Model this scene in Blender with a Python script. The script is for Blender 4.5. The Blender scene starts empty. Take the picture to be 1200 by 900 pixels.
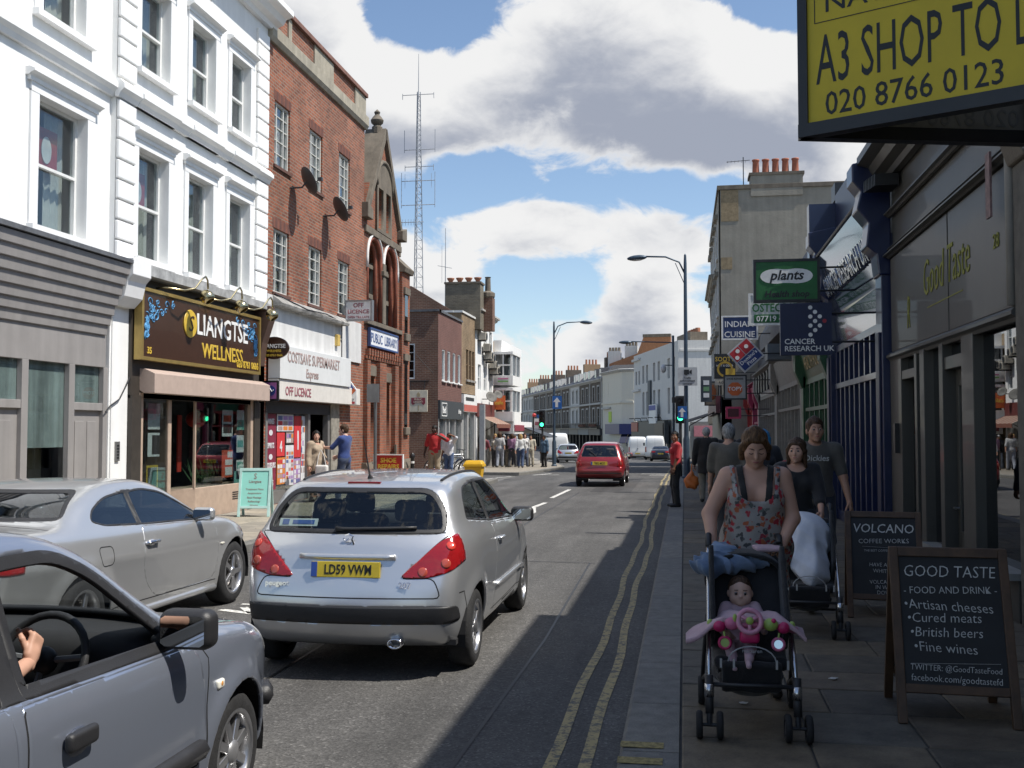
import bpy, bmesh, math, random
from math import cos, sin, pi as PI
import numpy as np
from mathutils import Vector, Matrix
from mathutils.bvhtree import BVHTree
R = math.radians; MT = Matrix.Translation; MR = Matrix.Rotation; V3 = Vector; RU_ = random.uniform
random.seed(7)
SC = bpy.context.scene
COL = SC.collection

# ------------------------------------------------------------------ camera, sky, sun, exposure
cam_d = bpy.data.cameras.new('camera')
cam = bpy.data.objects.new('camera', cam_d); COL.objects.link(cam)
cam_d.sensor_width = 36.0; cam_d.lens = 36.6; cam_d.clip_start = 0.05; cam_d.clip_end = 3000
cam.location = (0, 0, 1.81)
cam.rotation_euler = (R(90 + 2.53), 0, R(9.39))
SC.camera = cam
SC.render.resolution_x = 1024; SC.render.resolution_y = 768
SC.view_settings.view_transform = 'Standard'; SC.view_settings.look = 'None'
SC.view_settings.exposure = 0.32; SC.view_settings.gamma = 1.0
SUN_EL, SUN_AZ = 58.0, 98.0          # azimuth clockwise from +Y (the street runs along +Y)

def build_world():
    w = bpy.data.worlds.new('World'); SC.world = w; w.use_nodes = True
    t = w.node_tree; N = t.nodes; L = t.links; N.clear()
    def nd(tree, ty, **k):
        n = tree.nodes.new(ty)
        for a, b in k.items(): setattr(n, a, b)
        return n
    def mth(tree, op, a, b=None, c=None, clamp=False):
        n = tree.nodes.new('ShaderNodeMath'); n.operation = op; n.use_clamp = clamp
        for i, v in enumerate((a, b, c)):
            if v is None: continue
            if isinstance(v, (int, float)): n.inputs[i].default_value = v
            else: tree.links.new(v, n.inputs[i])
        return n.outputs[0]
    # cloud density as a function of azimuth / elevation (degrees)
    g = bpy.data.node_groups.new('cloud_density', 'ShaderNodeTree')
    g.interface.new_socket('az', in_out='INPUT', socket_type='NodeSocketFloat')
    g.interface.new_socket('el', in_out='INPUT', socket_type='NodeSocketFloat')
    g.interface.new_socket('d', in_out='OUTPUT', socket_type='NodeSocketFloat')
    gi = nd(g, 'NodeGroupInput'); go = nd(g, 'NodeGroupOutput')
    az, el = gi.outputs[0], gi.outputs[1]
    cmb = nd(g, 'ShaderNodeCombineXYZ')
    g.links.new(mth(g, 'MULTIPLY', az, 0.1), cmb.inputs[0]); g.links.new(mth(g, 'MULTIPLY', el, 0.17), cmb.inputs[1])
    cmb.inputs[2].default_value = 3.7
    def noise(scale, det, rough=0.55, dist=0.0):
        n = nd(g, 'ShaderNodeTexNoise'); n.inputs['Scale'].default_value = scale
        n.inputs['Detail'].default_value = det; n.inputs['Roughness'].default_value = rough
        n.inputs['Distortion'].default_value = dist
        g.links.new(cmb.outputs[0], n.inputs['Vector']); return n.outputs[0]
    big = noise(1.0, 2.0); fine = noise(2.3, 12.0, 0.58, 0.35)
    acc = mth(g, 'ADD', mth(g, 'MULTIPLY', mth(g, 'SUBTRACT', big, 0.5), 0.9),
              mth(g, 'MULTIPLY', mth(g, 'SUBTRACT', fine, 0.5), 1.5))
    # cloud masses and clear gaps: (azimuth, elevation, half width, half height, amount)
    for a0, e0, wa, we, s in ((-2.5, 18.6, 8.5, 4.6, 1.05), (5.5, 16.5, 5.0, 3.8, .8), (-19.5, 21.0, 4.6, 4.6, .9), (-15, 16.8, 3.8, 2.8, .7),
                              (-9, 11.2, 4.4, 1.4, .8), (-1.5, 9.3, 2.8, 3.0, .6), (-14.5, 8.4, 3.4, 1.7, .7), (1, 5.0, 3.8, 2.2, .5), (-9, 4.2, 11, 1.7, .45),
                              (-14.6, 22.8, 2.6, 2.2, -1.2), (5.2, 23.2, 2.2, 2.2, -1.1), (-8, 8.0, 4.5, 1.6, -.4),
                              (-11.3, 14.0, 2.4, 1.2, -.6), (-2.5, 13.2, 4.5, .9, -.4), (-4, 8, 15, 6, -.06)):
        da = mth(g, 'DIVIDE', mth(g, 'SUBTRACT', az, a0), wa); de = mth(g, 'DIVIDE', mth(g, 'SUBTRACT', el, e0), we)
        r2 = mth(g, 'ADD', mth(g, 'MULTIPLY', da, da), mth(g, 'MULTIPLY', de, de))
        bump = mth(g, 'EXPONENT', mth(g, 'MULTIPLY', r2, -1.0))
        acc = mth(g, 'MULTIPLY_ADD', bump, s, acc)
    g.links.new(acc, go.inputs[0])
    tc = nd(t, 'ShaderNodeTexCoord'); sp = nd(t, 'ShaderNodeSeparateXYZ'); L.new(tc.outputs['Generated'], sp.inputs[0])
    az = mth(t, 'MULTIPLY', mth(t, 'ARCTAN2', sp.outputs[0], sp.outputs[1]), 57.2958)
    el = mth(t, 'MULTIPLY', mth(t, 'ARCSINE', sp.outputs[2]), 57.2958)
    def dens(de, da=0.0):
        n = nd(t, 'ShaderNodeGroup'); n.node_tree = g
        L.new(mth(t, 'ADD', az, da), n.inputs[0]); L.new(mth(t, 'ADD', el, de), n.inputs[1]); return n.outputs[0]
    def sstep(x, a, b):
        n = nd(t, 'ShaderNodeMapRange'); n.interpolation_type = 'SMOOTHSTEP'
        n.inputs['From Min'].default_value = a; n.inputs['From Max'].default_value = b
        L.new(x, n.inputs['Value']); return n.outputs[0]
    d0 = dens(0.0); dup = dens(1.6, 0.7); dup2 = dens(4.2, 1.6)
    cover = sstep(d0, 0.08, 0.32)
    above = mth(t, 'ADD', mth(t, 'MULTIPLY', dup, 0.5), mth(t, 'MULTIPLY', dup2, 0.5))
    shade = mth(t, 'MULTIPLY', sstep(above, 0.12, 0.85), sstep(d0, 0.12, 0.6))
    cc = nd(t, 'ShaderNodeMix', data_type='RGBA')
    L.new(shade, cc.inputs['Factor'])
    cc.inputs[6].default_value = (1.0, 1.0, 1.0, 1); cc.inputs[7].default_value = (0.40, 0.44, 0.54, 1)
    sky = nd(t, 'ShaderNodeTexSky', sky_type='NISHITA'); sky.sun_disc = False
    sky.sun_elevation = R(SUN_EL); sky.sun_rotation = R(SUN_AZ)
    sky.air_density = 1.0; sky.dust_density = 0.5; sky.ozone_density = 1.7
    b1 = nd(t, 'ShaderNodeBackground'); L.new(sky.outputs[0], b1.inputs[0]); b1.inputs[1].default_value = 0.125
    b2 = nd(t, 'ShaderNodeBackground'); L.new(cc.outputs[2], b2.inputs[0]); b2.inputs[1].default_value = 0.71
    mx = nd(t, 'ShaderNodeMixShader'); L.new(cover, mx.inputs[0]); L.new(b1.outputs[0], mx.inputs[1]); L.new(b2.outputs[0], mx.inputs[2])
    out = nd(t, 'ShaderNodeOutputWorld'); L.new(mx.outputs[0], out.inputs[0])
build_world()
sun_d = bpy.data.lights.new('sun', 'SUN'); sun_d.energy = 5.0; sun_d.angle = R(0.53); sun_d.color = (1.0, 0.955, 0.88)
sun = bpy.data.objects.new('sun', sun_d); COL.objects.link(sun); sun.location = (30, 0, 40)
_d = V3((sin(R(SUN_AZ)) * cos(R(SUN_EL)), cos(R(SUN_AZ)) * cos(R(SUN_EL)), sin(R(SUN_EL))))
sun.rotation_euler = _d.to_track_quat('Z', 'Y').to_euler()

# ------------------------------------------------------------------ materials
MATS = {}
def newmat(name):
    m = bpy.data.materials.new(name); m.use_nodes = True
    return m, m.node_tree, m.node_tree.nodes['Principled BSDF']
def mat(name, col=None, rough=0.6, metal=0.0, var=0.12, scale=6.0, bump=0.0, bscale=60.0, coat=0.0, spec=0.5, streak=0.0, alpha=1.0, sheen=0.0):
    """plain surface with large-scale tone variation, fine relief and optional rain streaks"""
    if name in MATS: return MATS[name]
    m, t, b = newmat(name); N = t.nodes; L = t.links
    geo = N.new('ShaderNodeNewGeometry')
    ns = N.new('ShaderNodeTexNoise'); ns.inputs['Scale'].default_value = scale; ns.inputs['Detail'].default_value = 6; ns.inputs['Roughness'].default_value = .65
    L.new(geo.outputs['Position'], ns.inputs['Vector'])
    val = ns.outputs[0]
    if streak:
        mp = N.new('ShaderNodeMapping'); mp.inputs['Scale'].default_value = (3.5, 3.5, 0.22); L.new(geo.outputs['Position'], mp.inputs[0])
        n2 = N.new('ShaderNodeTexNoise'); n2.inputs['Scale'].default_value = 1.6; n2.inputs['Detail'].default_value = 5; L.new(mp.outputs[0], n2.inputs['Vector'])
        mm = N.new('ShaderNodeMix'); mm.inputs[0].default_value = streak; L.new(val, mm.inputs[2]); L.new(n2.outputs[0], mm.inputs[3]); val = mm.outputs[0]
    cr = N.new('ShaderNodeMapRange'); cr.inputs['From Min'].default_value = .3; cr.inputs['From Max'].default_value = .7
    cr.inputs['To Min'].default_value = 1 - var * 1.4; cr.inputs['To Max'].default_value = 1 + var * .6; L.new(val, cr.inputs['Value'])
    mx = N.new('ShaderNodeVectorMath'); mx.operation = 'SCALE'; mx.inputs[0].default_value = col[:3]; L.new(cr.outputs[0], mx.inputs['Scale'])
    L.new(mx.outputs[0], b.inputs['Base Color'])
    b.inputs['Roughness'].default_value = rough; b.inputs['Metallic'].default_value = metal
    b.inputs['Specular IOR Level'].default_value = spec; b.inputs['Coat Weight'].default_value = coat; b.inputs['Coat Roughness'].default_value = .04
    if sheen: b.inputs['Sheen Weight'].default_value = sheen
    if bump:
        nb = N.new('ShaderNodeTexNoise'); nb.inputs['Scale'].default_value = bscale; nb.inputs['Detail'].default_value = 5
        L.new(geo.outputs['Position'], nb.inputs['Vector'])
        bp = N.new('ShaderNodeBump'); bp.inputs['Strength'].default_value = bump; bp.inputs['Distance'].default_value = .02
        L.new(nb.outputs[0], bp.inputs['Height']); L.new(bp.outputs[0], b.inputs['Normal'])
    MATS[name] = m; return m
def brick_mat(name, c1, c2, mortar, bw=.235, bh=.078, ms=.011, soot=.25):
    if name in MATS: return MATS[name]
    m, t, b = newmat(name); N = t.nodes; L = t.links
    geo = N.new('ShaderNodeNewGeometry'); sp = N.new('ShaderNodeSeparateXYZ'); L.new(geo.outputs['Position'], sp.inputs[0])
    ad = N.new('ShaderNodeMath'); ad.operation = 'ADD'; L.new(sp.outputs[0], ad.inputs[0]); L.new(sp.outputs[1], ad.inputs[1])
    cb = N.new('ShaderNodeCombineXYZ'); L.new(ad.outputs[0], cb.inputs[0]); L.new(sp.outputs[2], cb.inputs[1])
    br = N.new('ShaderNodeTexBrick'); L.new(cb.outputs[0], br.inputs['Vector'])
    br.inputs['Scale'].default_value = 1.0; br.inputs['Brick Width'].default_value = bw; br.inputs['Row Height'].default_value = bh
    br.inputs['Mortar Size'].default_value = ms; br.inputs['Mortar Smooth'].default_value = .15; br.inputs['Bias'].default_value = -.15
    br.inputs['Color1'].default_value = (*c1, 1); br.inputs['Color2'].default_value = (*c2, 1); br.inputs['Mortar'].default_value = (*mortar, 1)
    ns = N.new('ShaderNodeTexNoise'); ns.inputs['Scale'].default_value = .9; ns.inputs['Detail'].default_value = 8; ns.inputs['Roughness'].default_value = .7
    L.new(geo.outputs['Position'], ns.inputs['Vector'])
    cr = N.new('ShaderNodeMapRange'); cr.inputs['From Min'].default_value = .32; cr.inputs['From Max'].default_value = .66
    cr.inputs['To Min'].default_value = 1 - soot * 1.6; cr.inputs['To Max'].default_value = 1 + soot * .5; L.new(ns.outputs[0], cr.inputs['Value'])
    mx = N.new('ShaderNodeVectorMath'); mx.operation = 'SCALE'; L.new(br.outputs[0], mx.inputs[0]); L.new(cr.outputs[0], mx.inputs['Scale'])
    L.new(mx.outputs[0], b.inputs['Base Color']); b.inputs['Roughness'].default_value = .88
    bp = N.new('ShaderNodeBump'); bp.inputs['Strength'].default_value = .7; bp.inputs['Distance'].default_value = .012; bp.invert = True
    L.new(br.outputs['Fac'], bp.inputs['Height']); L.new(bp.outputs[0], b.inputs['Normal'])
    MATS[name] = m; return m
def glass_mat(name, tint=(.82, .86, .85), refl=1.0, rough=.012, base=.06):
    """window glass: see-through tint plus mirror reflection growing towards grazing angles"""
    if name in MATS: return MATS[name]
    m, t, b = newmat(name); N = t.nodes; L = t.links; N.remove(b)
    tr = N.new('ShaderNodeBsdfTransparent'); tr.inputs[0].default_value = (*tint, 1)
    gl = N.new('ShaderNodeBsdfGlossy'); gl.inputs['Roughness'].default_value = rough; gl.inputs[0].default_value = (.95, .97, 1, 1)
    fr = N.new('ShaderNodeLayerWeight'); fr.inputs[0].default_value = .5
    pw = N.new('ShaderNodeMath'); pw.operation = 'POWER'; L.new(fr.outputs['Facing'], pw.inputs[0]); pw.inputs[1].default_value = 4.0
    ma = N.new('ShaderNodeMath'); ma.operation = 'MULTIPLY_ADD'; ma.use_clamp = True; L.new(pw.outputs[0], ma.inputs[0]); ma.inputs[1].default_value = refl; ma.inputs[2].default_value = base
    ms = N.new('ShaderNodeMixShader'); L.new(ma.outputs[0], ms.inputs[0]); L.new(tr.outputs[0], ms.inputs[1]); L.new(gl.outputs[0], ms.inputs[2])
    L.new(ms.outputs[0], N['Material Output'].inputs[0])
    MATS[name] = m; return m
def emit_mat(name, col, s):
    if name in MATS: return MATS[name]
    m, t, b = newmat(name)
    b.inputs['Base Color'].default_value = (*[c * .5 for c in col], 1)
    b.inputs['Emission Color'].default_value = (*col, 1); b.inputs['Emission Strength'].default_value = s
    MATS[name] = m; return m
def paint_mat(name, col, metal=.6, flake=.04):
    """car paint: metallic base with slight flake and road film under a clear coat"""
    if name in MATS: return MATS[name]
    m, t, b = newmat(name); N = t.nodes; L = t.links
    geo = N.new('ShaderNodeNewGeometry'); sp = N.new('ShaderNodeSeparateXYZ'); 
    tc = N.new('ShaderNodeTexCoord'); L.new(tc.outputs['Object'], sp.inputs[0])
    ns = N.new('ShaderNodeTexNoise'); ns.inputs['Scale'].default_value = 3.5; ns.inputs['Detail'].default_value = 7; L.new(tc.outputs['Object'], ns.inputs['Vector'])
    dz = N.new('ShaderNodeMapRange'); dz.inputs['From Min'].default_value = .15; dz.inputs['From Max'].default_value = .6; dz.inputs['To Min'].default_value = .55; dz.inputs['To Max'].default_value = 0; L.new(sp.outputs[2], dz.inputs['Value'])
    dm = N.new('ShaderNodeMath'); dm.operation = 'MULTIPLY'; L.new(dz.outputs[0], dm.inputs[0]); L.new(ns.outputs[0], dm.inputs[1])
    da = N.new('ShaderNodeMath'); da.operation = 'MULTIPLY_ADD'; L.new(ns.outputs[0], da.inputs[0]); da.inputs[1].default_value = .07; L.new(dm.outputs[0], da.inputs[2])
    mx = N.new('ShaderNodeMix'); mx.data_type = 'RGBA'; L.new(da.outputs[0], mx.inputs[0]); mx.inputs[6].default_value = (*col, 1); mx.inputs[7].default_value = (.13, .12, .105, 1)
    L.new(mx.outputs[2], b.inputs['Base Color'])
    b.inputs['Metallic'].default_value = metal; b.inputs['Coat Weight'].default_value = 1.0; b.inputs['Coat Roughness'].default_value = .02
    rr = N.new('ShaderNodeMath'); rr.operation = 'MULTIPLY_ADD'; L.new(da.outputs[0], rr.inputs[0]); rr.inputs[1].default_value = .5; rr.inputs[2].default_value = .27; L.new(rr.outputs[0], b.inputs['Roughness'])
    MATS[name] = m; return m

# ------------------------------------------------------------------ mesh kit
WORLD = {}
class Fr:
    """facade frame: a along the wall, b up, d out of the wall"""
    def __init__(s, o, u, n=None):
        s.o = V3(o); s.u = V3(u).normalized(); s.n = V3(n).normalized() if n else V3((s.u.y, -s.u.x, 0)); s.z = V3((0, 0, 1))
    def p(s, a, b, d=0.0): return s.o + s.u * a + s.z * b + s.n * d
class MB:
    def __init__(s): s.v = []; s.f = []; s.m = []; s.mi = 0
    def _add(s, vs, fs):
        k = len(s.v); s.v += [tuple(v) for v in vs]; s.f += [tuple(i + k for i in f) for f in fs]; s.m += [s.mi] * len(fs); return s
    def box(s, x0, x1, y0, y1, z0, z1):
        return s._add([(x, y, z) for x in (x0, x1) for y in (y0, y1) for z in (z0, z1)],
                      [(0, 1, 3, 2), (4, 6, 7, 5), (0, 4, 5, 1), (2, 3, 7, 6), (0, 2, 6, 4), (1, 5, 7, 3)])
    def fbox(s, F, a0, a1, b0, b1, d0, d1):
        vs = [F.p(a, b, d) for a in (a0, a1) for b in (b0, b1) for d in (d0, d1)]
        return s._add(vs, [(0, 1, 3, 2), (4, 6, 7, 5), (0, 4, 5, 1), (2, 3, 7, 6), (0, 2, 6, 4), (1, 5, 7, 3)])
    def mbox(s, M, sx, sy, sz):
        vs = [M @ V3((x * sx / 2, y * sy / 2, z * sz / 2)) for x in (-1, 1) for y in (-1, 1) for z in (-1, 1)]
        return s._add(vs, [(0, 1, 3, 2), (4, 6, 7, 5), (0, 4, 5, 1), (2, 3, 7, 6), (0, 2, 6, 4), (1, 5, 7, 3)])
    def bar(s, p, q, w, h=None):
        p = V3(p); q = V3(q); d = q - p
        M = MT((p + q) / 2) @ d.to_track_quat('Y', 'Z').to_matrix().to_4x4()
        return s.mbox(M, w, d.length, h or w)
    def poly(s, pts): return s._add(pts, [tuple(range(len(pts)))])
    def prism(s, pts, off):
        n = len(pts); o = V3(off); a = [V3(p) for p in pts]; b = [p + o for p in a]
        return s._add(a + b, [tuple(range(n))[::-1], tuple(range(n, 2 * n))] + [(i, (i + 1) % n, n + (i + 1) % n, n + i) for i in range(n)])
    def fprism(s, F, pts, d0, d1): return s.prism([F.p(a, b, d0) for a, b in pts], F.n * (d1 - d0))
    def sweep(s, F, prof, a0, a1):
        """moulding: profile (b, d) closed polygon run along the facade from a0 to a1"""
        n = len(prof); A = [F.p(a0, b, d) for b, d in prof]; B = [F.p(a1, b, d) for b, d in prof]
        return s._add(A + B, [tuple(range(n))[::-1], tuple(range(n, 2 * n))] + [(i, (i + 1) % n, n + (i + 1) % n, n + i) for i in range(n)])
    def tube(s, pts, r, n=8, cap=True):
        pts = [V3(p) for p in pts]; rs = r if isinstance(r, (list, tuple)) else [r] * len(pts); rings = []; up = None
        for i, p in enumerate(pts):
            d = (pts[min(i + 1, len(pts) - 1)] - pts[max(i - 1, 0)]).normalized()
            if up is None: up = V3((0, 0, 1)) if abs(d.z) < .9 else V3((1, 0, 0))
            x = d.cross(up).normalized(); up = x.cross(d).normalized()
            rings.append([p + (x * cos(2 * PI * j / n) + up * sin(2 * PI * j / n)) * rs[i] for j in range(n)])
        fs = [(i * n + j, i * n + (j + 1) % n, (i + 1) * n + (j + 1) % n, (i + 1) * n + j) for i in range(len(pts) - 1) for j in range(n)]
        if cap: fs += [tuple(range(n))[::-1], tuple(range((len(pts) - 1) * n, len(pts) * n))]
        return s._add([v for rg in rings for v in rg], fs)
    def lathe(s, prof, M=None, n=24):
        """profile (r, z) turned about local Z, then moved by M"""
        M = M or Matrix.Identity(4); vs = []; fs = []; k = len(prof)
        for j in range(n):
            a = 2 * PI * j / n
            vs += [M @ V3((r * cos(a), r * sin(a), z)) for r, z in prof]
        for j in range(n):
            for i in range(k - 1):
                fs.append((j * k + i, ((j + 1) % n) * k + i, ((j + 1) % n) * k + i + 1, j * k + i + 1))
        return s._add(vs, fs)
    def ball(s, c, r, nu=12, nv=8):
        r = r if isinstance(r, (tuple, list)) else (r, r, r)
        M = MT(c) @ Matrix.Diagonal((*r, 1))
        return s.lathe([(sin(PI * i / nv), -cos(PI * i / nv)) for i in range(nv + 1)], M, nu)
    def wall(s, F, a0, a1, b0, b1, holes=(), rev=.18, d=0.0):
        """wall face with rectangular openings and their reveals"""
        A = sorted({a0, a1, *[h[0] for h in holes], *[h[1] for h in holes]}); A = [a for a in A if a0 <= a <= a1]
        B = sorted({b0, b1, *[h[2] for h in holes], *[h[3] for h in holes]}); B = [b for b in B if b0 <= b <= b1]
        for i in range(len(A) - 1):
            for j in range(len(B) - 1):
                ca, cb = (A[i] + A[i + 1]) / 2, (B[j] + B[j + 1]) / 2
                if any(h[0] < ca < h[1] and h[2] < cb < h[3] for h in holes): continue
                s.poly([F.p(A[i], B[j], d), F.p(A[i + 1], B[j], d), F.p(A[i + 1], B[j + 1], d), F.p(A[i], B[j + 1], d)])
        for h in holes:
            x0, x1, y0, y1 = h[:4]
            for (p, q) in (((x0, y0), (x1, y0)), ((x1, y0), (x1, y1)), ((x1, y1), (x0, y1)), ((x0, y1), (x0, y0))):
                s.poly([F.p(*p, d), F.p(*q, d), F.p(*q, d - rev), F.p(*p, d - rev)])
        return s
    def bd(s, *a, **k): return s.build(*a, **k)
    def build(s, name, m, parent=None, smooth=False, world=True, bevel=0, kind=None, auto=None):
        me = bpy.data.meshes.new(name); me.from_pydata(s.v, [], s.f)
        ms = m if isinstance(m, (list, tuple)) else [m]
        for q in ms: me.materials.append(q)
        if len(ms) > 1: me.polygons.foreach_set('material_index', s.m)
        bm = bmesh.new(); bm.from_mesh(me); bmesh.ops.recalc_face_normals(bm, faces=bm.faces) if not smooth == 'keep' else None; bm.to_mesh(me); bm.free()
        if smooth: me.polygons.foreach_set('use_smooth', [True] * len(me.polygons))
        me.update()
        return obj(name, me, parent, bevel, kind, auto)
def obj(name, me, parent=None, bevel=0, kind=None, auto=None):
    o = bpy.data.objects.new(name, me); COL.objects.link(o)
    if parent: attach(o, parent)
    if bevel:
        b = o.modifiers.new('bevel', 'BEVEL'); b.width = bevel; b.segments = 2; b.limit_method = 'ANGLE'; b.angle_limit = R(40)
    if auto:
        o.modifiers.new('split', 'EDGE_SPLIT').split_angle = R(auto)
    if kind: o['kind'] = kind
    return o
def attach(o, parent):
    o.parent = parent
    w = WORLD.get(parent.name)
    if w is not None: o.matrix_parent_inverse = MT(-w)
def thing(name, label, cat, loc=(0, 0, 0), group=None):
    o = bpy.data.objects.new(name, None); COL.objects.link(o); o.location = loc; o.empty_display_size = .2
    WORLD[o.name] = V3(loc); tag(o, label, cat, group); return o
def tag(o, label, cat, group=None):
    o['label'] = label; o['category'] = cat
    if group: o['group'] = group
    return o
def local_thing(name, label, cat, loc=(0, 0, 0), rz=0, group=None):
    """thing whose parts are modelled about its own origin"""
    o = bpy.data.objects.new(name, None); COL.objects.link(o); o.location = loc; o.rotation_euler = (0, 0, rz); return tag(o, label, cat, group)
def copy_tree(o, parent=None):
    c = o.copy(); COL.objects.link(c)
    if parent: c.parent = parent
    for ch in list(o.children): copy_tree(ch, c)
    return c
_tc = {}
def text(s, size, m, parent, org, u, up=(0, 0, 1), sx=1.0, bold=0.0, ext=.004, align='CENTER', name='lettering', shear=0, sp=1.0, kind=None):
    """raised lettering; org is the anchor on the baseline, u the reading direction"""
    key = (s, bold, ext / size, align, shear, sp)
    if key not in _tc:
        c = bpy.data.curves.new('t', 'FONT'); c.body = s; c.size = 1; c.align_x = align; c.extrude = ext / size; c.offset = bold; c.resolution_u = 2; c.shear = shear; c.space_character = sp
        o = bpy.data.objects.new('t', c); me = bpy.data.meshes.new_from_object(o); bpy.data.objects.remove(o); _tc[key] = me
    me = _tc[key].copy(); me.name = name
    u = V3(u).normalized(); up = V3(up).normalized(); n = u.cross(up)
    M = Matrix((u * size * sx, up * size, n * size)).transposed().to_4x4(); M.translation = V3(org)
    me.transform(M); me.materials.clear(); me.materials.append(m)
    return obj(name, me, parent, kind=kind)

# ------------------------------------------------------------------ implicit-surface kit (bodies of cars, people, cloth)
def nets(f, lo, hi, h, newton=2):
    """naive surface nets of the zero set of f(P[n,3]) on a grid of step h"""
    lo = np.array(lo, float); hi = np.array(hi, float); n = np.maximum(((hi - lo) / h).astype(int) + 2, 3)
    ax = [lo[i] + h * np.arange(n[i]) for i in range(3)]
    G = np.stack(np.meshgrid(*ax, indexing='ij'), -1); D = f(G.reshape(-1, 3)).reshape(n)
    S = D < 0
    cn = n - 1; acc = np.zeros((*cn, 3)); cnt = np.zeros(cn)
    off = [(i, j, k) for i in (0, 1) for j in (0, 1) for k in (0, 1)]
    def sub(A, o): return A[o[0]:o[0] + cn[0], o[1]:o[1] + cn[1], o[2]:o[2] + cn[2]]
    for a in off:
        for d in range(3):
            if a[d]: continue
            b = list(a); b[d] = 1
            da, db = sub(D, a), sub(D, b); cr = (da < 0) != (db < 0)
            t = np.where(cr, da / np.where(cr, da - db, 1), 0)
            P = np.zeros((*cn, 3)); 
            for e in range(3): P[..., e] = a[e]
            P[..., d] += t
            acc += np.where(cr[..., None], P, 0); cnt += cr
    act = cnt > 0; idx = -np.ones(cn, int); idx[act] = np.arange(act.sum())
    I = np.argwhere(act); V = lo + h * (I + acc[act] / cnt[act][:, None])
    F = []
    for d in range(3):
        o1, o2 = (d + 1) % 3, (d + 2) % 3
        sl = [slice(1, n[i] - 1) for i in range(3)]; sl[d] = slice(0, n[d] - 1); sl2 = list(sl); sl2[d] = slice(1, n[d])
        a, b = S[tuple(sl)], S[tuple(sl2)]; E = np.argwhere(a != b)
        if not len(E): continue
        base = E.copy(); base[:, o1] += 1; base[:, o2] += 1
        inside = a[tuple(E.T)]
        def cell(s1, s2):
            q = base.copy(); q[:, o1] -= s1; q[:, o2] -= s2; return idx[tuple(q.T)]
        q = np.stack([cell(1, 1), cell(0, 1), cell(0, 0), cell(1, 0)], 1)
        q[~inside] = q[~inside][:, ::-1]; F.append(q)
    F = np.concatenate(F); F = F[(F >= 0).all(1)]
    e = h * .05
    for _ in range(newton):
        d0 = f(V); g = np.stack([f(V + e * np.eye(3)[i]) - d0 for i in range(3)], 1) / e
        gg = (g * g).sum(1); st = np.clip(d0 / np.maximum(gg, .05), -h * .5, h * .5)
        V = V - g * st[:, None]
    return V, F
def np_mesh(name, V, F, m, parent=None, smooth=1, kind=None):
    me = bpy.data.meshes.new(name); V = np.asarray(V, np.float32); F = np.asarray(F, np.int32); k = F.shape[1]
    me.vertices.add(len(V)); me.vertices.foreach_set('co', V.ravel())
    me.loops.add(F.size); me.loops.foreach_set('vertex_index', F.ravel())
    me.polygons.add(len(F)); me.polygons.foreach_set('loop_start', np.arange(len(F), dtype=np.int32) * k)
    me.update(calc_edges=True); me.validate()
    if smooth: me.polygons.foreach_set('use_smooth', [True] * len(me.polygons))
    for q in (m if isinstance(m, (list, tuple)) else [m]): me.materials.append(q)
    return obj(name, me, parent, kind=kind)
def smin(a, b, k):
    h = np.clip(.5 + .5 * (b - a) / k, 0, 1); return b + (a - b) * h - k * h * (1 - h)
def smax(a, b, k): return -smin(-a, -b, k)
def cone(P, a, b, ra, rb):
    a = np.array(a, float); b = np.array(b, float); ba = b - a; t = np.clip(((P - a) @ ba) / max(ba @ ba, 1e-9), 0, 1)
    return np.linalg.norm(P - a - t[:, None] * ba, axis=1) - (ra + (rb - ra) * t)
def ell(P, c, r):
    q = (P - np.array(c)) / np.array(r); l = np.linalg.norm(q, axis=1); return (l - 1) * min(r) * (.5 + .5 * np.minimum(l, 1.5) / 1.5) if min(r) < .6 * max(r) else (l - 1) * min(r)
def wob(P, amp, fr=18.0, seed=0.0):
    return amp * (np.sin(P[:, 0] * fr + seed + 2 * np.sin(P[:, 2] * fr * .43)) * np.sin(P[:, 2] * fr * .7 + seed * 1.7) + .6 * np.sin(P[:, 1] * fr * 1.1 + P[:, 2] * fr * .5 + seed))

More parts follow.
